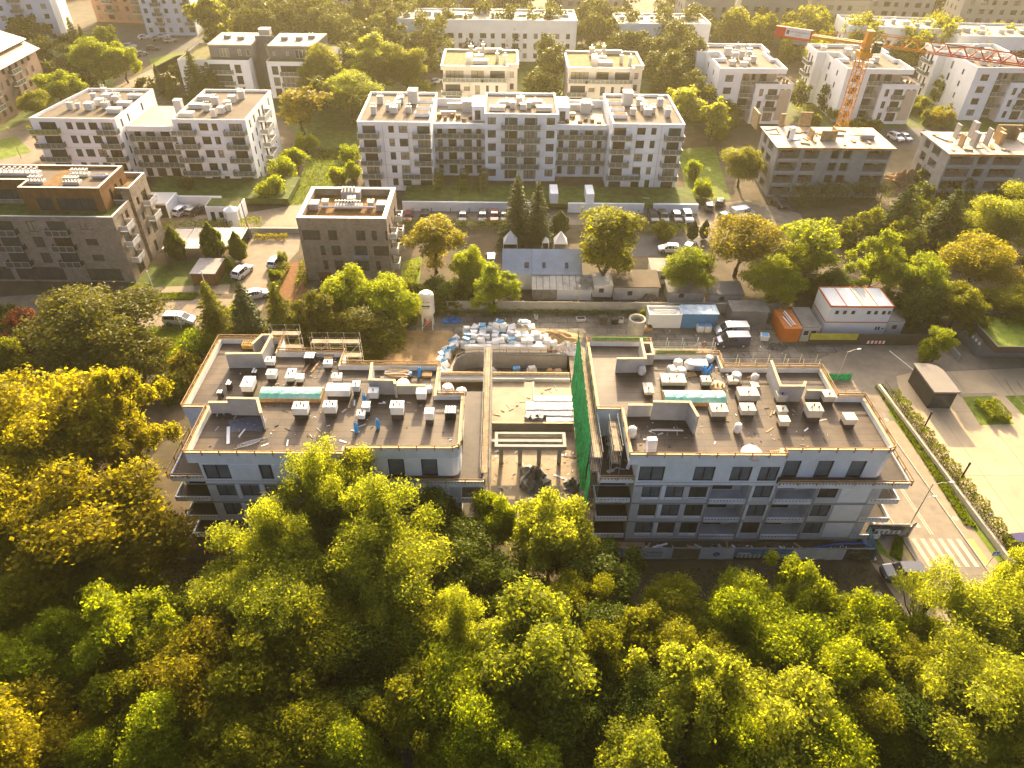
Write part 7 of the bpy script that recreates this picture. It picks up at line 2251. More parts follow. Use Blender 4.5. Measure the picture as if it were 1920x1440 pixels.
t = thing('yard_lamp', 'slim yellow lamp mast at the fence above the garage ramp', 'lamp post', (*G(1083, 583)[:2], 0))
MB().tube([(0, 0, 0), (0, 0, 4.6)], .06, 6).build('pole', timber_p, t)
MB().lathe([(.12, 4.6), (.2, 4.75), (.05, 4.95)], 8).build('lamp_head', white_c, t)
blh = mat('hose_blue', (0.02, 0.11, 0.40), .4)
c = [G(1505, 1034), G(1540, 1026, .4), G(1600, 1020, .5), G(1690, 1012, .3)]
tag(MB().tube([G(1500, 1040), G(1530, 1026, .7), G(1570, 1020, .9), G(1618, 1019, .9), G(1635, 1030, .2)], .09, 6).build('water_hose', blh), 'thick blue hose looping over the soil behind the hoarding', 'hose')
tag(MB().tube([G(1640, 968, .2), G(1662, 985, .6), G(1663, 1000, .4), G(1656, 1012, .05)], .08, 6).build('water_hose', blh), 'blue hose coming down beside the corner balconies of the right block', 'hose')
tag(MB().box(-2.2, 2.2, -.6, .6, 0, .5).box(-2.2, 2.2, -.62, -.6, .3, .5, 1).build('plank_stack', [mat('plank_pink', (.30, .16, .12), .8, .2, 2), timber_p], None, (*G(1172, 1030)[:2], .004)), 'stack of reddish planks on the soil left of the hoarding', 'timber')
# ------------------------------------------------------------------ tower crane
cr = thing('tower_crane', 'orange lattice tower crane with a red and white counterweight', 'crane', (76.8, 160, 0))
cro = mat('crane_orange', (0.58, 0.26, 0.02), 0.5, 0.12, 1.0)
crr = mat('crane_red', (0.46, 0.05, 0.02), 0.5, 0.12, 1.0)
top = 23.2
b = MB()
mw = .95
for sx in (-mw, mw):
    for sy in (-mw, mw):
        b.tube([(sx, sy, 0), (sx, sy, top)], .11, 5)
for k in range(18):
    z0, z1 = k * top / 18, (k + 1) * top / 18
    s = 1 if k % 2 else -1
    for a, c in (((-s * mw, -mw), (s * mw, -mw)), ((-s * mw, mw), (s * mw, mw)), ((-mw, -s * mw), (-mw, s * mw)), ((mw, -s * mw), (mw, s * mw))):
        b.tube([(*a, z0), (*c, z1)], .07, 4)
    for a, c in (((-mw, -mw), (mw, -mw)), ((mw, -mw), (mw, mw)), ((mw, mw), (-mw, mw)), ((-mw, mw), (-mw, -mw))):
        b.tube([(*a, z1), (*c, z1)], .05, 4)
b.build('mast', cro, cr)
MB().box(-1.3, 1.3, -1.3, 1.3, top, top + 1.2).lathe([(1.1, 1.2), (1.1, 1.7)], 14, 0, (0, 0, top)).box(-.7, .7, -.7, .7, top + 1.7, top + 5.2).build('slewing_unit', cro, cr)
MB().box(1.0, 2.4, -1.9, -.7, top + 1.2, top + 3.2).build('cab', mat('cab_green', (.03, .06, .03), .4), cr)
jd = (G(1830, 101, 26) - G(1625, 73, 26)).normalized()
jn = Vector((-jd.y, jd.x, 0))


def jib(b, u0, u1, zz, hh, w_, seg, r_=.09, m0=0, m1=None, cut=0):
    n_ = int((u1 - u0) / seg)
    P_ = lambda u, v, z: jd * u + jn * v + Vector((0, 0, z))
    for i in range(n_):
        a, c = u0 + i * seg, u0 + (i + 1) * seg
        m_ = m0 if (m1 is None or (a < cut)) else m1
        for v in (-w_, w_):
            b.tube([P_(a, v, zz), P_(c, v, zz)], r_, 4, m_)
            b.tube([P_(a, v, zz), P_((a + c) / 2, 0, zz + hh)], r_ * .8, 4, m_)
            b.tube([P_((a + c) / 2, 0, zz + hh), P_(c, v, zz)], r_ * .8, 4, m_)
        b.tube([P_(a, -w_, zz), P_(a, w_, zz)], r_ * .7, 4, m_)
        if i < n_ - 1:
            b.tube([P_((a + c) / 2, 0, zz + hh), P_((a + c) / 2 + seg, 0, zz + hh)], r_, 4, m_)


b = MB()
jib(b, 1.2, 52, top + 2.6, 1.9, .75, 3.0, .12, 0, 1, 13)
b.build('jib', [cro, crr], cr)
b = MB()
P_ = lambda u, v, z: jd * u + jn * v + Vector((0, 0, z))
for v in (-.6, .6):
    b.tube([P_(-1, v, top + 2.6), P_(-14.5, v, top + 2.6)], .32, 6)
for k in range(9):
    b.tube([P_(-1.5 - k * 1.5, -.6, top + 2.6), P_(-1.5 - k * 1.5, .6, top + 2.6)], .08, 4)
b.tube([P_(0, 0, top + 5.0), P_(-12, 0, top + 2.9)], .06, 4)
b.tube([P_(0, 0, top + 5.0), P_(18, 0, top + 4.5)], .06, 4)
b.build('counter_jib', cro, cr)
ja = math.atan2(jd.y, jd.x)
o = MB().cbox((0, 0, -.1), (7.8, .5, 2.2)).build('counterweight_housing', crr, cr, tuple(jd * -15.2 + jn * -.75 + Vector((0, 0, top + 1.8))), ja)
MB().box(-1.7, 3.6, -.30, -.255, .35, 2.0).build('sign', white_c, o)
lettering('LIW WARSZAWA', .52, ink_d, o, (1.2, -.32, 1.2))
lettering('ZURAWIE', .30, ink_d, o, (1.0, -.32, .75))
MB().box(-1.5, -.9, -.32, -.302, .8, 1.6).build('emblem', ink_d, o)
MB().box(-1.5, 1.5, -.5, .5, 0, 1.6).build('counterweight', conc, cr, tuple(jd * -13.5 + jn * .3 + Vector((0, 0, top + .6))), ja)
MB().box(-.8, .8, -.8, .8, -.6, 0).build('trolley', crr, cr, tuple(jd * 30 + Vector((0, 0, top + 2.5))), ja)

# ------------------------------------------------------------------ the worker in orange
c = G(1317, 658)
wk = thing('person', 'worker in an orange vest and white helmet standing in the site yard', 'person', (c.x, c.y, .02), R(200))
sk = [((0, 0, .95), .15), ((0, 0, 1.15), .135), ((0, 0, 1.38), .15), ((0, 0, 1.50), .065), ((0, .01, 1.60), .085), ((0, .01, 1.70), .09),
      ((.10, 0, .88), .105), ((.12, .02, .48), .075), ((.12, -.02, .09), .05), ((.12, .12, .04), .045), ((-.10, 0, .88), .105), ((-.13, .06, .48), .075), ((-.13, 0, .09), .05), ((-.13, .14, .04), .045),
      ((.20, 0, 1.42), .07), ((.27, .04, 1.15), .05), ((.25, .18, .95), .04), ((.24, .26, .90), .035), ((-.20, 0, 1.42), .07), ((-.28, .02, 1.15), .05), ((-.30, .10, .90), .04), ((-.30, .16, .84), .035)]
ed = [(0, 1), (1, 2), (2, 3), (3, 4), (4, 5), (0, 6), (6, 7), (7, 8), (8, 9), (0, 10), (10, 11), (11, 12), (12, 13), (2, 14), (14, 15), (15, 16), (16, 17), (2, 18), (18, 19), (19, 20), (20, 21)]
me = bpy.data.meshes.new('body')
me.from_pydata([p for p, _ in sk], ed, [])
me.materials.append(mat('work_clothes', (.05, .06, .10), .85, .2, 3))
o = link('body', me, wk)
mo = o.modifiers.new('skin', 'SKIN')
for v, (p, r_) in zip(me.skin_vertices[0].data, sk):
    v.radius = (r_, r_ * .85)
me.skin_vertices[0].data[0].use_root = True
o.modifiers.new('sub', 'SUBSURF').render_levels = 2
MB().lathe([(.17, .98), (.185, 1.15), (.205, 1.38), (.10, 1.50)], 12, caps=False).build('vest', mat('vest_orange', (.60, .10, .02), .7), wk)
MB().lathe([(.12, 1.72), (.118, 1.76), (.09, 1.82), (.02, 1.85)], 12).build('helmet', white_c, wk)
MB().lathe([(.06, 1.58), (.085, 1.63), (.088, 1.70), (.06, 1.73)], 10, c=(0, .015, 0)).build('face', mat('skin', (.40, .22, .14), .6), wk)
# ------------------------------------------------------------------ trees
LEAF = {
    'bright': leaf_mat('leaf_bright', (0.125, 0.170, 0.006), (0.240, 0.262, 0.009)),
    'light': leaf_mat('leaf_light', (0.145, 0.172, 0.013), (0.265, 0.275, 0.028)),
    'yellow': leaf_mat('leaf_yellow', (0.170, 0.158, 0.006), (0.270, 0.230, 0.009)),
    'olive': leaf_mat('leaf_olive', (0.095, 0.110, 0.005), (0.180, 0.180, 0.008)),
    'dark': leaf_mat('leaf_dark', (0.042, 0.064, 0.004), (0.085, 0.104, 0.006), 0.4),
    'rust': leaf_mat('leaf_rust', (0.125, 0.118, 0.005), (0.215, 0.175, 0.008)),
    'umber': leaf_mat('leaf_umber', (0.060, 0.064, 0.005), (0.125, 0.116, 0.008), 0.45),
    'wood': leaf_mat('leaf_wood', (0.048, 0.056, 0.008), (0.090, 0.095, 0.011), 0.4),
    'red': leaf_mat('leaf_red', (0.055, 0.014, 0.008), (0.110, 0.030, 0.012)),
    'needle': leaf_mat('leaf_needle', (0.048, 0.064, 0.014), (0.092, 0.100, 0.024), 0.25),
    'hedge': leaf_mat('leaf_hedge', (0.080, 0.108, 0.005), (0.155, 0.168, 0.008)),
    'grass': leaf_mat('leaf_grass', (0.085, 0.120, 0.005), (0.155, 0.185, 0.008), 0.35),
}
BARK = mat('bark', (0.05, 0.038, 0.026), 0.9, 0.35, 6)


def leaves_mesh(name, cen, nrm, la, lb, rng, jit=0.6):
    """n rhombic leaves: centre, facing, length, width"""
    n = len(cen)
    nr = nrm + rng.normal(0, jit, (n, 3))
    nr /= np.linalg.norm(nr, axis=1)[:, None] + 1e-9
    t = rng.normal(0, 1, (n, 3))
    t -= nr * np.sum(t * nr, 1)[:, None]
    t /= np.linalg.norm(t, axis=1)[:, None] + 1e-9
    s = np.cross(nr, t)
    k = rng.uniform(0.45, 1.5, n)[:, None]
    A, B = t * la * k * 0.5, s * lb * k * 0.5
    fold = nr * lb * 0.18
    v = np.stack([cen - A, cen - A * 0.1 + B + fold, cen + A, cen - A * 0.1 - B + fold], 1).reshape(-1, 3)
    me = bpy.data.meshes.new(name)
    me.vertices.add(n * 4)
    me.loops.add(n * 4)
    me.polygons.add(n)
    me.vertices.foreach_set('co', v.astype(np.float32).ravel())
    me.loops.foreach_set('vertex_index', np.arange(n * 4, dtype=np.int32))
    me.polygons.foreach_set('loop_start', np.arange(0, n * 4, 4, dtype=np.int32))
    me.update(calc_edges=True)
    return me


def crown_points(rng, n, clumps, rc, sub=6):
    """leaf centres/normals over clumps (c, r); each clump is itself a bunch of small sprigs"""
    C = np.array([c for c, _ in clumps])
    Rr = np.array([r for _, r in clumps])
    p = Rr ** 2
    p = p / p.sum()
    # sprigs on the clump shells
    ns = n // sub
    idx = rng.choice(len(clumps), ns, p=p)
    d = rng.normal(0, 1, (ns, 3))
    d[:, 2] += 0.25
    d /= np.linalg.norm(d, axis=1)[:, None]
    rad = Rr[idx] * rng.uniform(0.40, 1.10, ns)
    sp = C[idx] + d * rad[:, None] * np.array([1, 1, 0.85])
    cen = np.repeat(sp, sub, 0) + rng.normal(0, rc, (ns * sub, 3))
    nm = np.repeat(d, sub, 0) * 0.7 + np.array([0, 0, 0.2])
    return cen, nm


def trunk_mesh(name, h, r, limbs, rng):
    b = MB()
    pts = [(rng.normal(0, .02 * h * (i > 0)), rng.normal(0, .02 * h * (i > 0)), h * i / 5) for i in range(6)]
    b.tube(pts, r, 7, r1=r * 0.35)
    for c in limbs:
        z0 = min(c[2] * 0.55, h * 0.9)
        k = min(int(z0 / h * 5), 4)
        a = Vector(pts[k]).lerp(Vector(pts[k + 1]), z0 / h * 5 - k)
        e = Vector(c)
        mid = a.lerp(e, 0.5) + Vector((0, 0, -0.06 * h))
        b.tube([a, mid, e], r * 0.42, 5, r1=r * 0.10)
    return b.data(name, BARK)


PROTO = {}


def make_proto(key, seed, rad, h, ccz, rz, nclump, rclump, nleaf, la, lb, rc, shell=(0.45, 0.8), up=0.35, trunk_r=0.28):
    rng = np.random.default_rng(seed)
    cl = []
    for i in range(nclump):
        d = rng.normal(0, 1, 3)
        d[2] += up
        d /= np.linalg.norm(d)
        k = rng.uniform(*shell)
        lump = 1 + 0.22 * math.sin(3 * math.atan2(d[1], d[0]) + seed) + 0.12 * math.sin(5 * d[2] + seed)
        c = d * k * lump * np.array([rad, rad, rz]) + np.array([0, 0, ccz])
        cl.append((c, rclump * rng.uniform(0.65, 1.3)))
    cl.append((np.array([0, 0, ccz]), rad * 0.45))
    cen, nm = crown_points(rng, nleaf, cl, rc)
    me = leaves_mesh('crown', cen, nm, la, lb, rng)
    me.materials.append(LEAF['bright'])
    limbs = [c for c, _ in cl[:: max(1, nclump // 9)]]
    tm = trunk_mesh('trunk', ccz * 1.15, trunk_r, limbs, rng)
    PROTO[key] = (tm, me, rad, h, ccz)


# broad round crowns, three builds
make_proto('broadA', 1, 5.0, 14, 7.6, 6.0, 36, 1.70, 46000, 0.29, 0.19, 0.21)
make_proto('broadB', 2, 5.0, 14, 7.8, 6.1, 28, 1.95, 46000, 0.29, 0.19, 0.21, shell=(0.4, 0.86))
make_proto('broadC', 3, 5.0, 14, 7.5, 5.9, 52, 1.35, 46000, 0.29, 0.19, 0.21, shell=(0.45, 0.9))
make_proto('broadD', 14, 5.0, 14, 7.8, 6.2, 40, 1.05, 34000, 0.34, 0.22, 0.24, shell=(0.45, 1.04))
make_proto('broadE', 15, 4.6, 14, 7.6, 6.6, 22, 2.05, 46000, 0.25, 0.17, 0.24, shell=(0.3, 0.8), up=0.6)
# small-leaved, feathery crowns
make_proto('fineA', 4, 5.0, 14, 7.6, 6.2, 60, 1.30, 52000, 0.27, 0.12, 0.24, shell=(0.45, 0.9))
make_proto('fineB', 5, 5.0, 14, 7.8, 6.3, 46, 1.50, 52000, 0.27, 0.12, 0.24, shell=(0.4, 0.88))
# tall narrow crowns
make_proto('tallA', 6, 3.4, 15, 8.6, 6.8, 34, 1.25, 22000, 0.30, 0.18, 0.15)
make_proto('tallB', 7, 3.2, 15, 8.2, 6.6, 40, 1.1, 22000, 0.28, 0.17, 0.15)
# open, airy crown
make_proto('airy', 8, 4.0, 13, 8.2, 5.2, 22, 1.0, 9000, 0.26, 0.10, 0.22, shell=(0.4, 1.0))
# low shrubs
make_proto('shrubA', 9, 2.4, 3.6, 1.7, 1.7, 18, 0.85, 8000, 0.24, 0.15, 0.12, trunk_r=0.1)
make_proto('shrubB', 10, 2.4, 3.6, 1.6, 1.6, 26, 0.7, 8000, 0.22, 0.14, 0.12, trunk_r=0.1)
# light crowns for trees far off
make_proto('farA', 11, 5.0, 14, 8.4, 5.6, 26, 1.6, 6500, 0.62, 0.42, 0.25)
make_proto('farB', 12, 5.0, 14, 8.6, 5.8, 34, 1.3, 6500, 0.60, 0.40, 0.25)
make_proto('farTall', 13, 3.3, 15, 8.4, 6.8, 28, 1.2, 5000, 0.6, 0.4, 0.25)


def conifer_proto(key, seed, rad, h, nleaf, la, lb, whorl=0.55):
    rng = np.random.default_rng(seed)
    cen, nm = [], []
    z = 0.6
    bm = MB()
    bm.tube([(0, 0, 0), (0, 0, h)], 0.22, 7, r1=0.02)
    br = []
    while z < h - 0.3:
        r = rad * (1 - z / h) ** 0.85 + 0.12
        k = max(4, int(4 + r * 2.6))
        o = rng.uniform(0, 6.28)
        for i in range(k):
            a = o + 6.283 * i / k + rng.normal(0, .15)
            br.append((z + rng.normal(0, .1), r * rng.uniform(.72, 1.12), a))
        z += whorl * (0.55 + 0.45 * r / rad)
    tot = sum(b[1] for b in br)
    for zz, r, a in br:
        k = max(6, int(nleaf * r / tot))
        t = rng.uniform(0.12, 1, k) ** 0.8
        d = np.array([math.cos(a), math.sin(a)])
        side = np.array([-d[1], d[0]])
        wv = rng.normal(0, 1, k) * 0.16 * r * (1.15 - t) + rng.normal(0, .05, k)
        x = d[0] * t * r + side[0] * wv
        y = d[1] * t * r + side[1] * wv
        zc = zz - 0.30 * r * t + 0.16 * r * t * t + rng.normal(0, .07, k)
        cen.append(np.stack([x, y, zc], 1))
        nm.append(np.tile([d[0] * .5, d[1] * .5, 0.8], (k, 1)))
        if r > 0.8:
            bm.tube([(0, 0, zz), (d[0] * r * .9, d[1] * r * .9, zz - .16 * r)], 0.04, 4, r1=0.01)
    me = leaves_mesh('crown', np.concatenate(cen), np.concatenate(nm), la, lb, rng, 0.5)
    me.materials.append(LEAF['needle'])
    PROTO[key] = (bm.data('trunk', BARK), me, rad, h, h * .45)


conifer_proto('spruceA', 21, 3.4, 13, 15000, 0.34, 0.14)
conifer_proto('spruceB', 22, 2.9, 12, 12000, 0.34, 0.14)
conifer_proto('pine', 23, 4.6, 12, 16000, 0.40, 0.16, 0.8)


def column_proto(key, seed, rad, h, nleaf):
    rng = np.random.default_rng(seed)
    t = rng.uniform(0, 1, nleaf)
    z = 0.5 + t * (h - 0.5)
    prof = rad * np.sin(np.clip(t * 0.93 + 0.1, 0, 1) * math.pi) ** 0.7 * (1 - 0.45 * t)
    a = rng.uniform(0, 6.283, nleaf)
    lump = 1 + 0.16 * np.sin(4 * a + z * 2.3) + 0.1 * np.sin(7 * a - z * 3.1)
    r = prof * lump * rng.uniform(0.75, 1.05, nleaf)
    cen = np.stack([r * np.cos(a), r * np.sin(a), z], 1)
    nm = np.stack([np.cos(a), np.sin(a), np.full(nleaf, 0.6)], 1)
    me = leaves_mesh('crown', cen, nm, 0.26, 0.15, rng)
    me.materials.append(LEAF['hedge'])
    tr = MB().tube([(0, 0, 0), (0, 0, h * .7)], 0.12, 6, r1=0.04).data('trunk', BARK)
    PROTO[key] = (tr, me, rad, h, h * .5)


column_proto('column', 31, 1.3, 6.0, 7000)
NTREE = [0]


def tree(name, label, cat, kind, leaf, px, py, rpx, h, group=None, zc=None):
    """px, py: centre of the crown in the photograph; rpx its half width; h height in metres"""
    tm, me, rad, ph, ccz = PROTO[kind]
    sz = h / ph
    c = G(px, py, ccz * sz if zc is None else zc)
    s = rpx * px_m(c) / rad
    t = thing(name, label, cat, (c.x, c.y, 0), 0, group)
    NTREE[0] += 1
    t.rotation_euler = (0, 0, (NTREE[0] * 2.399) % 6.283)
    q = (NTREE[0] * 0.618) % 1
    t.scale = (s * (0.92 + 0.16 * q), s * (1.08 - 0.16 * q), sz)
    link('trunk', tm, t)
    o = link('crown', me, t)
    o.material_slots[0].link = 'OBJECT'
    o.material_slots[0].material = LEAF[leaf]
    return t
# ------------------------------------------------------------------ the trees one can tell apart
TREES = [
    # left flank: the big yellow crowns
    ('broadC', 'yellow', 95, 815, 150, 17, 'huge yellow tree at the left edge level with the left block roof'),
    ('broadA', 'yellow', 235, 800, 75, 15, 'yellow tree nearest the left wall of the left grey block'),
    ('broadC', 'rust', 165, 985, 155, 16, 'huge golden brown tree below the left corner balconies'),
    ('broadB', 'yellow', 20, 960, 110, 16, 'yellow green tree cut by the left edge, under the huge yellow one'),
    ('broadA', 'olive', 215, 1120, 60, 9, 'olive tree below the golden brown tree, beside the grey hoarding'),
    # the light clump before the left block
    ('fineA', 'light', 605, 935, 70, 16, 'pale green crown that reaches up to the left block windows'),
    ('fineB', 'light', 655, 920, 52, 15, 'pale green crown right of the one at the left block windows'),
    ('fineA', 'light', 530, 1035, 68, 14.5, 'pale green crown on the left shoulder of the big front clump'),
    ('fineB', 'light', 440, 1105, 78, 12.5, 'pale green crown at the lower left of the big front clump'),
    ('fineA', 'light', 720, 1010, 92, 15.5, 'pale tall crown on the right of the big front clump'),
    ('fineB', 'light', 580, 1120, 100, 14, 'pale green crown at the bottom middle of the big front clump'),
    ('fineA', 'light', 755, 1115, 95, 13, 'pale green crown at the bottom right of the big front clump'),
    # gap between the blocks
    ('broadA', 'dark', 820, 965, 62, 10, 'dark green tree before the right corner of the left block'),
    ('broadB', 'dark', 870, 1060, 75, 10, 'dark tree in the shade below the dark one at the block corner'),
    ('broadC', 'bright', 925, 975, 48, 10.5, 'bright green tree left of the round golden one in the gap'),
    ('broadC', 'light', 1035, 1000, 82, 13, 'round golden green tree standing before the courtyard gap'),
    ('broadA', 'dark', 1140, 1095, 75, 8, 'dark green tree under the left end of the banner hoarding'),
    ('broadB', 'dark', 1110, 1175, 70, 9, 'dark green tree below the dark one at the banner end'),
    ('broadB', 'olive', 1258, 1150, 60, 9, 'mid green round tree alone on the dark soil'),
    # lower left
    ('broadA', 'olive', 60, 1150, 85, 10, 'dull green tree under the golden brown tree at left'),
    ('broadC', 'bright', 110, 1225, 80, 11, 'green tree at the left, level with the bright yellow green one'),
    ('broadA', 'bright', 240, 1195, 85, 11.5, 'bright yellow green tree left of the rusty topped one'),
    ('broadB', 'yellow', 45, 1375, 105, 12, 'bright yellow tree in the bottom left corner'),
    ('broadC', 'bright', 170, 1420, 45, 9, 'small bright tree at the bottom edge right of the corner one'),
    ('broadC', 'rust', 370, 1270, 90, 12, 'rusty topped tree in the lower left'),
    ('broadA', 'bright', 320, 1360, 75, 11, 'yellow green tree below the rusty topped one'),
    ('broadB', 'olive', 500, 1265, 100, 11, 'olive tree right of the rusty topped one'),
    ('broadC', 'olive', 440, 1400, 85, 10, 'olive tree at the bottom edge below the rusty topped one'),
    ('broadA', 'olive', 570, 1375, 80, 10.5, 'green round tree at the bottom between two olive ones'),
    ('broadB', 'dark', 690, 1250, 80, 10, 'dark green tree below the big front clump'),
    ('broadC', 'dark', 660, 1350, 75, 9, 'dark tree at the bottom left of the light bottom trees'),
    ('fineB', 'dark', 335, 1165, 60, 9, 'dark shaded tree left of the big front clump'),
    # lower middle
    ('broadC', 'light', 1000, 1225, 112, 14, 'large light green tree in the lower middle'),
    ('broadC', 'bright', 830, 1275, 85, 12, 'yellow green tree left of the large lower middle one'),
    ('broadA', 'bright', 880, 1380, 70, 11.5, 'yellow green tree at the bottom left of centre'),
    ('fineA', 'light', 860, 1190, 55, 12, 'pale crown between the front clump and the large lower middle one'),
    ('fineB', 'olive', 1080, 1130, 50, 10, 'small mid green tree above the large lower middle one'),
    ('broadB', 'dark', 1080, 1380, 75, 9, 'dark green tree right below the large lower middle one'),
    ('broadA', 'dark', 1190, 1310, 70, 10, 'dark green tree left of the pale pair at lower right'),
    ('broadC', 'bright', 975, 1430, 75, 10, 'bright tree cut by the bottom edge near the middle'),
    ('broadB', 'light', 1215, 1430, 80, 10.5, 'pale tree cut by the bottom edge right of the middle'),
    ('broadC', 'light', 1290, 1310, 82, 12.5, 'pale yellow green tree, left of the pale pair at lower right'),
    ('broadC', 'light', 1455, 1360, 105, 13, 'pale yellow green tree, the biggest at the lower right'),
    ('broadA', 'bright', 1540, 1400, 85, 12, 'yellow green tree overlapping the biggest lower right one'),
    ('broadB', 'bright', 1370, 1430, 70, 11, 'yellow green tree at the bottom under the biggest lower right one'),
    # right middle clump
    ('broadA', 'bright', 1400, 1140, 58, 9.5, 'green tree touching the banners from below'),
    ('broadC', 'bright', 1485, 1125, 58, 10, 'bright green tree under the white crumpled banner'),
    ('broadB', 'bright', 1390, 1195, 68, 10.5, 'yellow green tree at the left of the right hand clump'),
    ('broadA', 'bright', 1495, 1210, 78, 11.5, 'yellow green tree in the middle of the right hand clump'),
    ('broadC', 'bright', 1615, 1180, 70, 10.5, 'green tree at the right of the right hand clump by the road'),
    ('broadB', 'bright', 1590, 1285, 75, 11, 'yellow green tree at the bottom of the right hand clump'),
    ('broadA', 'olive', 1665, 1290, 60, 9, 'olive tree between the right hand clump and the willows'),
    ('broadB', 'dark', 1700, 1400, 80, 9, 'dark tree in the bottom right between the biggest lower right tree and willow'),
    # willows by the road
    ('airy', 'light', 1745, 1125, 60, 13.5, 'thin airy young tree standing beside the road'),
    ('fineB', 'light', 1870, 1190, 92, 13, 'feathery willow at the right edge below the zebra crossing'),
    ('fineA', 'light', 1830, 1320, 110, 13, 'large feathery willow in the bottom right corner'),
    ('fineB', 'light', 1905, 1100, 45, 12, 'feathery willow top at the right edge beside the blue sign'),
    ('fineA', 'olive', 1720, 1255, 55, 8, 'feathery low tree at the foot of the airy young one'),
    # left middle
    ('broadC', 'umber', 185, 625, 118, 13.5, 'big dark olive tree in front of the brick block corner'),
    ('broadA', 'umber', 250, 670, 65, 8, 'olive tree right of the big dark olive one'),
    ('broadB', 'red', 50, 640, 62, 8, 'dark red leaved tree at the left edge'),
    ('shrubA', 'hedge', 30, 590, 22, 3.5, 'green bush above the dark red tree'),
    ('broadB', 'olive', 10, 690, 45, 9, 'green tree below the dark red one at the left edge'),
    ('spruceA', 'olive', 400, 590, 46, 11, 'spruce left of the rear corner, left grey block'),
    ('spruceB', 'needle', 462, 590, 44, 10.5, 'spruce in the middle of the row behind the left block'),
    ('spruceA', 'olive', 525, 592, 48, 11, 'dark spruce at the right of the row behind the left block'),
    ('broadA', 'umber', 600, 605, 50, 10, 'olive tree in the row behind the left block'),
    ('broadC', 'bright', 655, 560, 58, 11, 'bright green tree in front of the small brick block, left one'),
    ('broadB', 'bright', 725, 575, 55, 11, 'bright green tree in front of the small brick block, right one'),
    ('broadA', 'umber', 690, 630, 72, 8.5, 'olive shaded tree between the left block and cement silo'),
    ('shrubB', 'bright', 370, 650, 45, 4, 'bright bushes at the left rear corner of the left block'),
    ('shrubA', 'rust', 345, 690, 45, 4, 'rusty bush beside the left wall of the left block'),
    ('shrubB', 'olive', 320, 725, 40, 3.5, 'olive bush at the left wall of the left block, lower one'),
    ('column', 'hedge', 326, 456, 21, 6.5, 'columnar hornbeam left of three at the carport'),
    ('column', 'hedge', 396, 452, 24, 7.2, 'columnar hornbeam in the middle of three at the carport'),
    ('column', 'hedge', 444, 462, 17, 5.8, 'columnar hornbeam right of three at the carport'),
    ('column', 'hedge', 430, 500, 10, 3.5, 'small columnar bush beside the timber shed'),
    ('shrubA', 'hedge', 513, 518, 13, 2.6, 'lollipop shrub on the tan street, front one'),
    ('shrubB', 'hedge', 528, 484, 11, 2.6, 'lollipop shrub on the tan street, rear one'),
    # middle
    ('tallB', 'yellow', 815, 450, 50, 11.5, 'yellow tree right of the small brick block'),
    ('broadC', 'bright', 880, 505, 38, 8.5, 'bright tree between the yellow tree and the metal roof'),
    ('broadC', 'bright', 928, 545, 48, 8, 'bright green tree by the corner of the whitewashed shed'),
    ('shrubB', 'dark', 822, 552, 45, 5, 'dark bush between the silo and the bright trees'),
    ('spruceA', 'needle', 970, 400, 42, 14, 'tall blue green spruce, left one of the pair'),
    ('spruceB', 'needle', 1008, 408, 38, 13, 'tall blue green spruce, right one of the pair'),
    ('column', 'dark', 1050, 418, 20, 5, 'dark columnar thuja right of the spruce pair'),
    ('tallA', 'olive', 1142, 455, 62, 15, 'tall poplar in front of the white block and the sheds'),
    ('broadB', 'bright', 1300, 505, 50, 8, 'bright green tree beside the brown roofed shed'),
    ('broadC', 'rust', 1392, 455, 78, 12, 'round brownish tree left of the tall bright one'),
    ('tallA', 'bright', 1520, 470, 58, 13, 'tall bright yellow green tree in the right middle'),
    ('broadA', 'bright', 1455, 525, 52, 9, 'bright tree at the foot of the tall bright one'),
    ('broadB', 'bright', 1645, 500, 50, 11, 'bright green tree behind the white cabin stack'),
    ('broadC', 'bright', 1725, 530, 58, 10, 'bright green tree right of the one behind the cabin'),
    ('broadC', 'yellow', 1830, 490, 70, 11.5, 'yellowish tree group at the right edge, middle height'),
    ('fineB', 'light', 1880, 410, 68, 12, 'pale weeping willow at the right edge'),
    ('pine', 'dark', 1775, 415, 62, 12, 'dark pine left of the pale weeping willow'),
    ('pine', 'dark', 1690, 400, 55, 11, 'dark pine below the second concrete shell'),
    ('broadA', 'dark', 1560, 540, 42, 6.5, 'dark tree behind the orange container'),
    ('broadB', 'olive', 1895, 570, 50, 8, 'olive tree above the garage lawn at the right edge'),
    ('broadA', 'dark', 1725, 570, 48, 7, 'dark tree behind and right of the white cabin stack'),
    ('broadC', 'olive', 1800, 575, 46, 8, 'olive tree mass above the garage ramp'),
    ('tallB', 'bright', 1766, 640, 24, 7, 'slim bright tree beside the garage ramp'),
    ('shrubA', 'bright', 1740, 655, 22, 4, 'bright bush left of the slim tree by the ramp'),
    ('broadB', 'olive', 1393, 308, 42, 9.5, 'green tree at the left end of the concrete shell'),
    ('farTall', 'light', 1340, 222, 25, 12, 'slim pale birch left of the concrete shell'),
    ('farA', 'light', 1285, 200, 45, 12, 'loose birch behind the right wing of the white block'),
    ('shrubA', 'bright', 1300, 318, 22, 4.5, 'bright bush right of the white block, upper one'),
    ('shrubB', 'bright', 1318, 355, 22, 4.5, 'bright round bush right of the white block, lower one'),
    ('shrubB', 'hedge', 1750, 392, 32, 4, 'clipped round bush below the second concrete shell'),
    ('shrubA', 'hedge', 1810, 375, 26, 4, 'round bush in front of the second concrete shell'),
    ('shrubB', 'rust', 1765, 222, 25, 5, 'rusty bush between the two right hand villas'),
    ('column', 'dark', 1300, 432, 11, 4, 'dark thuja left of two beside the round brownish tree'),
    ('column', 'dark', 1322, 430, 11, 4, 'dark thuja right of two beside the round brownish tree'),
    ('shrubA', 'olive', 1243, 432, 24, 3.5, 'olive bush in the hedge line behind the white hatchback'),
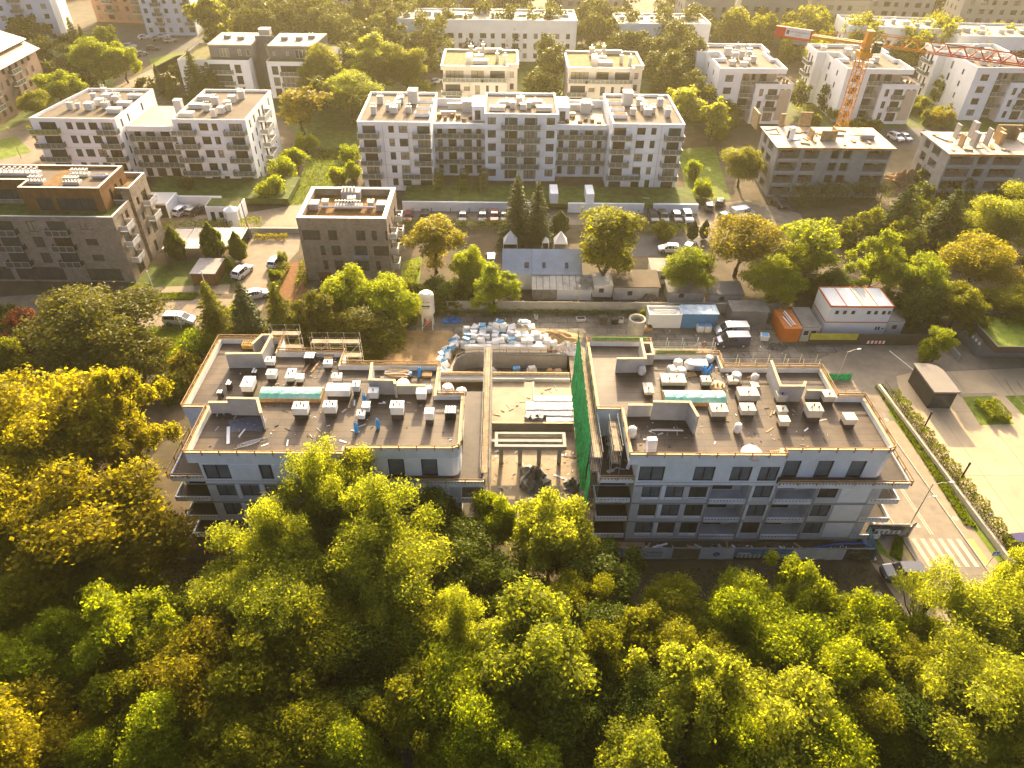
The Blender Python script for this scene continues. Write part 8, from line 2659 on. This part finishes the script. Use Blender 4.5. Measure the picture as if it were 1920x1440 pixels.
    ('shrubB', 'hedge', 1210, 590, 14, 2, 'low green bush behind the white container'),
    # round the left white block and the upper left
    ('shrubA', 'bright', 512, 352, 30, 5, 'bright bush by the right corner of the left white block'),
    ('shrubB', 'bright', 530, 315, 28, 5, 'bright bush along the lawn, second from the front'),
    ('shrubA', 'bright', 552, 295, 26, 4.5, 'bright bush along the lawn, third from the front'),
    ('shrubB', 'bright', 572, 268, 24, 4.5, 'bright bush along the lawn, the farthest'),
    ('shrubA', 'bright', 632, 330, 24, 4, 'bright round bush on the lawn near the small brick block'),
    ('shrubB', 'bright', 655, 290, 22, 4.5, 'bright bush at the left end of the long white block'),
    ('shrubA', 'bright', 660, 320, 18, 4, 'lower bright bush at the left end of the long white block'),
    ('farTall', 'rust', 562, 200, 45, 12, 'rusty topped cone shaped tree right of the left white block'),
    ('broadB', 'bright', 655, 175, 55, 12, 'bright green tree behind the lawn right of the rusty cone'),
    ('broadA', 'bright', 180, 112, 45, 12, 'large bright round tree in the upper left, left half'),
    ('broadC', 'bright', 228, 115, 32, 11, 'large bright round tree in the upper left, right half'),
    ('farA', 'light', 200, 75, 28, 11, 'pale tree behind the large bright round one'),
    ('broadC', 'bright', 108, 165, 42, 9, 'bright tree between the brown block and the white block'),
    ('broadA', 'olive', 65, 195, 30, 8, 'olive tree at the foot of the brown block'),
    ('spruceA', 'dark', 365, 145, 32, 13, 'dark conifer left of the dark topped villa'),
    ('pine', 'dark', 395, 155, 28, 10, 'dark spreading conifer before the dark topped villa'),
    ('spruceB', 'needle', 297, 150, 14, 8, 'small dark spruce behind the left white block'),
    ('spruceB', 'olive', 320, 160, 16, 7, 'small olive spruce right of the dark one behind the left white block'),
    ('farTall', 'olive', 392, 42, 34, 22, 'tall open poplar beside the white tower'),
    ('spruceA', 'olive', 140, 72, 20, 12, 'pair of dark trees at the tower foot, left one'),
    ('spruceB', 'olive', 158, 80, 14, 10, 'pair of dark trees at the tower foot, right one'),
    ('farB', 'olive', 45, 55, 40, 9, 'olive tree between the brown roofs and the leftmost tower'),
    ('farA', 'olive', 80, 250, 22, 8, 'olive tree at the left corner of the left white block'),
    ('broadA', 'olive', 300, 1240, 70, 10, 'green tree between the bright yellow green one and the rusty topped one'),
    ('broadB', 'bright', 20, 1270, 70, 10, 'green tree at the left edge above the corner yellow one'),
    ('broadC', 'olive', 250, 1320, 70, 10, 'olive tree between the corner yellow one and the rusty topped one'),
    ('broadC', 'olive', 760, 1350, 75, 10, 'olive tree left of the yellow green bottom trees'),
    ('broadA', 'bright', 660, 1425, 70, 10, 'yellow green tree at the bottom edge left of the middle'),
    ('broadB', 'olive', 600, 1200, 85, 12, 'olive crown right under the pale front clump'),
    ('broadA', 'olive', 770, 1200, 75, 11, 'olive crown under the right of the pale front clump'),
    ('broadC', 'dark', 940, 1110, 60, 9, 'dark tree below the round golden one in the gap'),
    ('broadB', 'olive', 1180, 1210, 62, 9, 'green tree between the large lower middle one and the dark soil'),
    ('broadA', 'olive', 1265, 1235, 65, 9.5, 'olive tree below the mid green one on the dark soil'),
    ('broadC', 'olive', 1345, 1260, 65, 10, 'green tree left of the right hand clump bottom'),
    ('broadB', 'olive', 1130, 1255, 60, 10, 'green shoulder tree at the right of the large lower middle one'),
    ('broadA', 'olive', 1640, 1370, 70, 10, 'olive tree between the biggest lower right tree and the willow'),
    ('broadC', 'bright', 1700, 1200, 50, 7, 'low green tree by the road under the airy young one'),
    ('fineA', 'light', 1900, 1410, 80, 11, 'feathery willow at the very bottom right corner'),
    ('broadC', 'olive', 150, 1120, 70, 10, 'olive tree in the shade under the golden brown crown'),
    ('broadB', 'yellow', 60, 890, 95, 15, 'yellow crown between the huge yellow tree and golden brown tree'),
    ('broadA', 'olive', 605, 135, 50, 14, 'green wood edge tree left of the green roofed villas'),
    ('broadB', 'light', 700, 120, 50, 14, 'pale wood edge tree behind the bright one'),
    ('broadC', 'olive', 760, 130, 48, 14, 'olive wood edge tree left of the first green roofed villa'),
    ('farB', 'olive', 350, 345, 18, 3.5, 'small bush in the garden before the left white block'),
]
NAME = {'spruceA': 'spruce_tree', 'spruceB': 'spruce_tree', 'pine': 'pine_tree', 'column': 'columnar_tree', 'shrubA': 'shrub', 'shrubB': 'shrub', 'fineA': 'willow_tree', 'fineB': 'willow_tree', 'airy': 'young_tree'}
for i_, (kd, lf, x, y, r_, h_, lab) in enumerate(TREES):
    if kd in ('broadA', 'broadB', 'broadC') and i_ % 5 in (1, 3):
        kd = 'broadD' if i_ % 5 == 1 else 'broadE'
    nm = NAME.get(kd, 'deciduous_tree')
    if y > 1050 and kd != 'airy':
        r_ *= 1.17
    tree(nm, lab, 'shrub' if nm == 'shrub' else 'tree', kd, lf, x, y, r_, h_, zc=.62 * h_ if y > 880 else None)


# ------------------------------------------------------------------ woods that read as one mass, undergrowth, hedges
def foliage_mass(name, leaf, blobs, nleaf, la, lb, seed, kind='stuff'):
    """one mesh of leaves over many clumps; blobs: (x, y, z, r)"""
    rng = np.random.default_rng(seed)
    cl = []
    for x, y, z, r_ in blobs:
        for k in range(7):
            d = rng.normal(0, 1, 3)
            d /= np.linalg.norm(d)
            cl.append((np.array([x, y, z]) + d * r_ * np.array([.6, .6, .75]), r_ * rng.uniform(.32, .55)))
    cen, nm = crown_points(rng, nleaf, cl, .22)
    cen[:, 2] = np.maximum(cen[:, 2], 0.1)
    me = leaves_mesh(name, cen, nm, la, lb, rng)
    me.materials.append(LEAF[leaf])
    return struct(link(name, me), kind)


def wood(name, leaf, poly, h_, r_, n_, nleaf, seed, la=.6, lb=.42):
    rr = random.Random(seed)
    w_ = [G(*p)[:2] for p in poly]
    xs, ys = [p[0] for p in w_], [p[1] for p in w_]
    bl_ = []
    while len(bl_) < n_:
        x, y = rr.uniform(min(xs), max(xs)), rr.uniform(min(ys), max(ys))
        ins = False
        for i in range(len(w_)):
            a, c = w_[i - 1], w_[i]
            if (a[1] > y) != (c[1] > y) and x < (c[0] - a[0]) * (y - a[1]) / (c[1] - a[1]) + a[0]:
                ins = not ins
        if ins:
            h2 = h_ * rr.uniform(.75, 1.15)
            bl_.append((x, y, h2 - r_, r_ * rr.uniform(.8, 1.2)))
            bl_.append((x + rr.uniform(-2, 2), y + rr.uniform(-2, 2), h2 * .45, r_))
    return foliage_mass(name, leaf, bl_, nleaf, la, lb, seed)


wood('woodland', 'wood', [(430, 85), (830, 80), (835, 175), (640, 175), (600, 120), (420, 120)], 15, 4.8, 80, 150000, 41)
wood('woodland', 'wood', [(420, 55), (840, 50), (835, 100), (440, 105)], 14, 4.8, 55, 100000, 42)
wood('woodland', 'wood', [(985, 170), (1300, 120), (1310, 200), (1220, 215), (1210, 150), (1040, 155), (1050, 210), (985, 210)], 14, 4.4, 48, 100000, 43)
wood('woodland', 'wood', [(830, 80), (1320, 78), (1320, 140), (1215, 120), (980, 115), (830, 110)], 14, 4.6, 80, 140000, 44)
wood('woodland', 'olive', [(1320, 70), (1560, 85), (1920, 115), (1920, 160), (1760, 165), (1740, 150), (1560, 150), (1490, 150), (1450, 110), (1310, 100)], 12.5, 4.4, 120, 190000, 45)
wood('woodland', 'wood', [(1225, 130), (1310, 120), (1312, 215), (1300, 260), (1285, 205)], 11, 3.6, 20, 26000, 71)
wood('woodland', 'bright', [(1740, 150), (1775, 165), (1765, 225), (1740, 190)], 7, 2.6, 8, 12000, 72)
wood('woodland', 'wood', [(60, 110), (110, 120), (215, 175), (180, 200), (60, 215)], 6, 2.4, 16, 22000, 73)
wood('woodland', 'wood', [(575, 185), (680, 165), (700, 215), (690, 250), (600, 250)], 9, 3.4, 16, 26000, 74)
wood('woodland', 'olive', [(1560, 455), (1640, 440), (1960, 455), (1960, 540), (1780, 500), (1620, 480)], 6, 2.6, 26, 40000, 75, .42, .28)
wood('woodland', 'olive', [(1480, 195), (1660, 228), (1640, 255), (1500, 245)], 3, 1.5, 14, 16000, 76, .42, .28)
wood('woodland', 'olive', [(1690, 195), (1770, 215), (1770, 245), (1690, 235)], 5, 2.0, 10, 14000, 77, .42, .28)
wood('woodland', 'olive', [(1300, 235), (1385, 225), (1400, 290), (1375, 300), (1330, 270)], 6, 2.2, 12, 18000, 78, .42, .28)
wood('woodland', 'wood', [(1490, 160), (1560, 165), (1555, 215), (1490, 235)], 8, 3.4, 12, 14000, 46)
wood('woodland', 'wood', [(430, 20), (1100, 8), (1110, 30), (760, 52), (430, 45)], 12, 5, 60, 40000, 47, 1.0, .7)
wood('woodland', 'wood', [(1080, 5), (1920, -15), (1920, 15), (1580, 40), (1330, 60), (1090, 45)], 10, 5, 60, 40000, 48, 1.0, .7)
wood('woodland', 'wood', [(-40, -40), (1960, -60), (1960, -25), (-40, -5)], 14, 7, 110, 52000, 49, 1.4, 1.0)
wood('woodland', 'wood', [(60, 70), (130, 85), (150, 130), (110, 135), (60, 90)], 8, 3.4, 14, 12000, 50)
wood('woodland', 'wood', [(280, 185), (370, 150), (380, 185), (330, 200)], 6, 2.6, 10, 9000, 51)
wood('woodland', 'dark', [(1700, 350), (1920, 380), (1920, 440), (1640, 400)], 5, 2.4, 22, 22000, 52, .5, .34)
wood('woodland', 'olive', [(1560, 560), (1920, 600), (1920, 640), (1850, 630), (1700, 620), (1600, 580)], 5, 2.2, 26, 30000, 53, .42, .28)
# undergrowth of the front wood
wood('undergrowth', 'olive', [(-60, 1130), (330, 1130), (560, 1200), (800, 1150), (900, 1100), (1120, 1160), (1220, 1250), (1330, 1200), (1650, 1240), (1720, 1320), (1960, 1330), (1980, 1520), (-100, 1520)], 5.4, 2.4, 170, 130000, 54, .34, .22)
wood('undergrowth', 'olive', [(-60, 880), (290, 880), (250, 1100), (-60, 1150)], 5, 2.4, 24, 26000, 55, .34, .22)
wood('undergrowth', 'olive', [(380, 580), (760, 585), (760, 650), (700, 680), (560, 640), (420, 622)], 3.2, 1.6, 26, 26000, 56, .34, .22)
wood('undergrowth', 'dark', [(-40, 600), (300, 640), (330, 740), (270, 760), (-40, 720)], 3.4, 1.7, 26, 22000, 57, .34, .22)
wood('undergrowth', 'olive', [(760, 540), (960, 545), (960, 570), (770, 575)], 2.4, 1.2, 14, 14000, 58, .3, .2)
wood('undergrowth', 'dark', [(1420, 520), (1580, 540), (1600, 590), (1440, 570)], 3.6, 1.7, 12, 12000, 59, .34, .22)


def hedge(label, pts, w_, h_, leaf, seed, z=0.0, name='hedge', dens=70):
    """clipped hedge along world points"""
    rng = np.random.default_rng(seed)
    C_, N_ = [], []
    for i in range(len(pts) - 1):
        p, q = np.array(pts[i]), np.array(pts[i + 1])
        L_ = np.linalg.norm(q - p)
        d = (q - p) / L_
        nn_ = np.array([-d[1], d[0]])
        k = int(L_ * dens * 1.7)
        u, v, zz = rng.uniform(0, L_, k), rng.uniform(-1, 1, k), rng.uniform(0, 1, k)
        side = rng.random(k) < .5
        v = np.where(side, np.sign(v) * rng.uniform(.85, 1.08, k), v)
        zz = np.where(side, zz, rng.uniform(.88, 1.06, k))
        lump = 1 + .12 * np.sin(u * 2.1 + seed) + .08 * np.sin(u * 5.3)
        xy = p + d * u[:, None] + nn_ * (v * w_ / 2 * lump)[:, None]
        C_.append(np.stack([xy[:, 0], xy[:, 1], z + zz * h_ * lump], 1))
        N_.append(np.stack([nn_[0] * v * side, nn_[1] * v * side, np.where(side, .3, 1)], 1))
    me = leaves_mesh(name, np.concatenate(C_), np.concatenate(N_), .21, .13, rng)
    me.materials.append(LEAF[leaf])
    return tag(link(name, me), label, 'hedge')


W = lambda *p: tuple(G(*p)[:2])
hedge('clipped hedge behind the low wall along the car park', [RD(3.9, 48), RD(3.9, 75)], 1.2, 1.5, 'hedge', 1, dens=160)
hedge('low hedge along the front wall of the car park', [(RD(3.9, 47.6)[0], 47.5), (73, 47.2)], 1.0, .9, 'hedge', 2, dens=140)
hedge('hedge along the driveway behind the carport roofs', [W(300, 432), W(440, 425)], 1.6, 1.4, 'hedge', 3, dens=110)
hedge('rounded hedge right of the white turret', [W(452, 425), W(492, 424)], 1.6, 1.6, 'hedge', 4, dens=140)
hedge('dark hedge below the parked cars row, left part', [W(750, 428), W(950, 428)], 1.4, 1.5, 'hedge', 5, dens=110)
hedge('dark hedge below the parked cars row, right part', [W(1200, 432), W(1285, 432)], 1.2, 1.4, 'hedge', 6, dens=110)
hedge('tall dark hedge under the first concrete shell', [W(1480, 385), W(1655, 372)], 4.0, 3.4, 'dark', 7, dens=300)
for i, (x, y) in enumerate(((822, 358), (868, 358), (905, 356))):
    hedge('arched garden hedge before the white block, ' + ('left', 'middle', 'right')[i] + ' one of three', [W(x, y + 20), W(x + 3, y - 16)], 1.6, 2.0, 'hedge', 8 + i, 1.2, dens=160)
hedge('row of yellowish shrubs edging the planting bed, left side', [W(512, 545), W(535, 500)], 1.8, 1.0, 'hedge', 12, dens=160)
hedge('row of yellowish shrubs edging the planting bed, right side', [W(565, 540), W(573, 497)], 1.5, 1.0, 'hedge', 13, dens=160)
hedge('russet grass row behind the end of the tan street', [W(478, 447), W(540, 447)], 1.0, .8, 'rust', 14, dens=110)
hedge('yellow shrub bed in the car park island', [W(1838, 775), W(1880, 775)], 3.2, 1.0, 'hedge', 15, dens=500)
hedge('grass tufts along the foot of the concrete fence', [(-14, 95.3), (22, 95.3)], .9, .6, 'hedge', 16, dens=50)
hedge('yellow green lawn strip hedge right of the small brick block', [W(762, 545), W(780, 492)], 1.8, .8, 'bright', 17, dens=130)
hedge('hedge round the green gardens below the white villas', [W(1490, 205), W(1640, 228)], 2.5, 1.6, 'olive', 18, dens=120)


def grass_tufts(name, polys, n_, seed, leaf='grass', h_=.28):
    rng = np.random.default_rng(seed)
    C_ = []
    for P_ in polys:
        w_ = np.array([G(*p)[:2] for p in P_])
        mn, mx_ = w_.min(0), w_.max(0)
        k = 0
        pts_ = rng.uniform(mn, mx_, (n_ * 3, 2))
        ok = np.zeros(len(pts_), bool)
        for i in range(len(w_)):
            a, c = w_[i - 1], w_[i]
            cr_ = (a[1] > pts_[:, 1]) != (c[1] > pts_[:, 1])
            with np.errstate(divide='ignore', invalid='ignore'):
                xx = (c[0] - a[0]) * (pts_[:, 1] - a[1]) / (c[1] - a[1]) + a[0]
            ok ^= cr_ & (pts_[:, 0] < xx)
        C_.append(pts_[ok][:n_])
    xy = np.concatenate(C_)
    cen = np.concatenate([xy, rng.uniform(.05, h_, (len(xy), 1))], 1)
    me = leaves_mesh(name, cen, np.tile([0, -.7, .6], (len(xy), 1)), .34, .12, rng, .6)
    me.materials.append(LEAF[leaf])
    return struct(link(name, me), 'stuff')


grass_tufts('grass', [[(280, 612), (372, 612), (380, 660), (300, 700), (250, 650)], [(255, 552), (372, 550), (362, 562), (262, 563)], [(585, 282), (640, 276), (660, 300), (640, 345), (600, 352), (560, 385), (540, 385), (560, 340)], [(1640, 725), (1655, 722), (1830, 990), (1808, 985)], [(1680, 1010), (1692, 1010), (1688, 1052), (1668, 1040)]], 5000, 61)
grass_tufts('weeds', [[(260, 1060), (420, 1060), (400, 1130), (250, 1120)], [(1150, 1065), (1620, 1065), (1680, 1130), (1300, 1130)]], 900, 62, 'olive', .2)
# ------------------------------------------------------------------ haze: the golden morning air
hz = MB().box(-700, 700, -80, 900, -4, 66).build('haze', [])
hz['kind'] = 'stuff'
hm = bpy.data.materials.new('haze')
hm.use_nodes = True
n = hm.node_tree
n.nodes.remove(n.nodes['Principled BSDF'])
pv = n.nodes.new('ShaderNodeVolumePrincipled')
pv.inputs['Color'].default_value = (0.52, 0.45, 0.27, 1)
pv.inputs['Density'].default_value = 0.00027
pv.inputs['Anisotropy'].default_value = 0.52
n.links.new(pv.outputs[0], n.nodes['Material Output'].inputs['Volume'])
hz.data.materials.append(hm)
hz.display_type = 'WIRE'
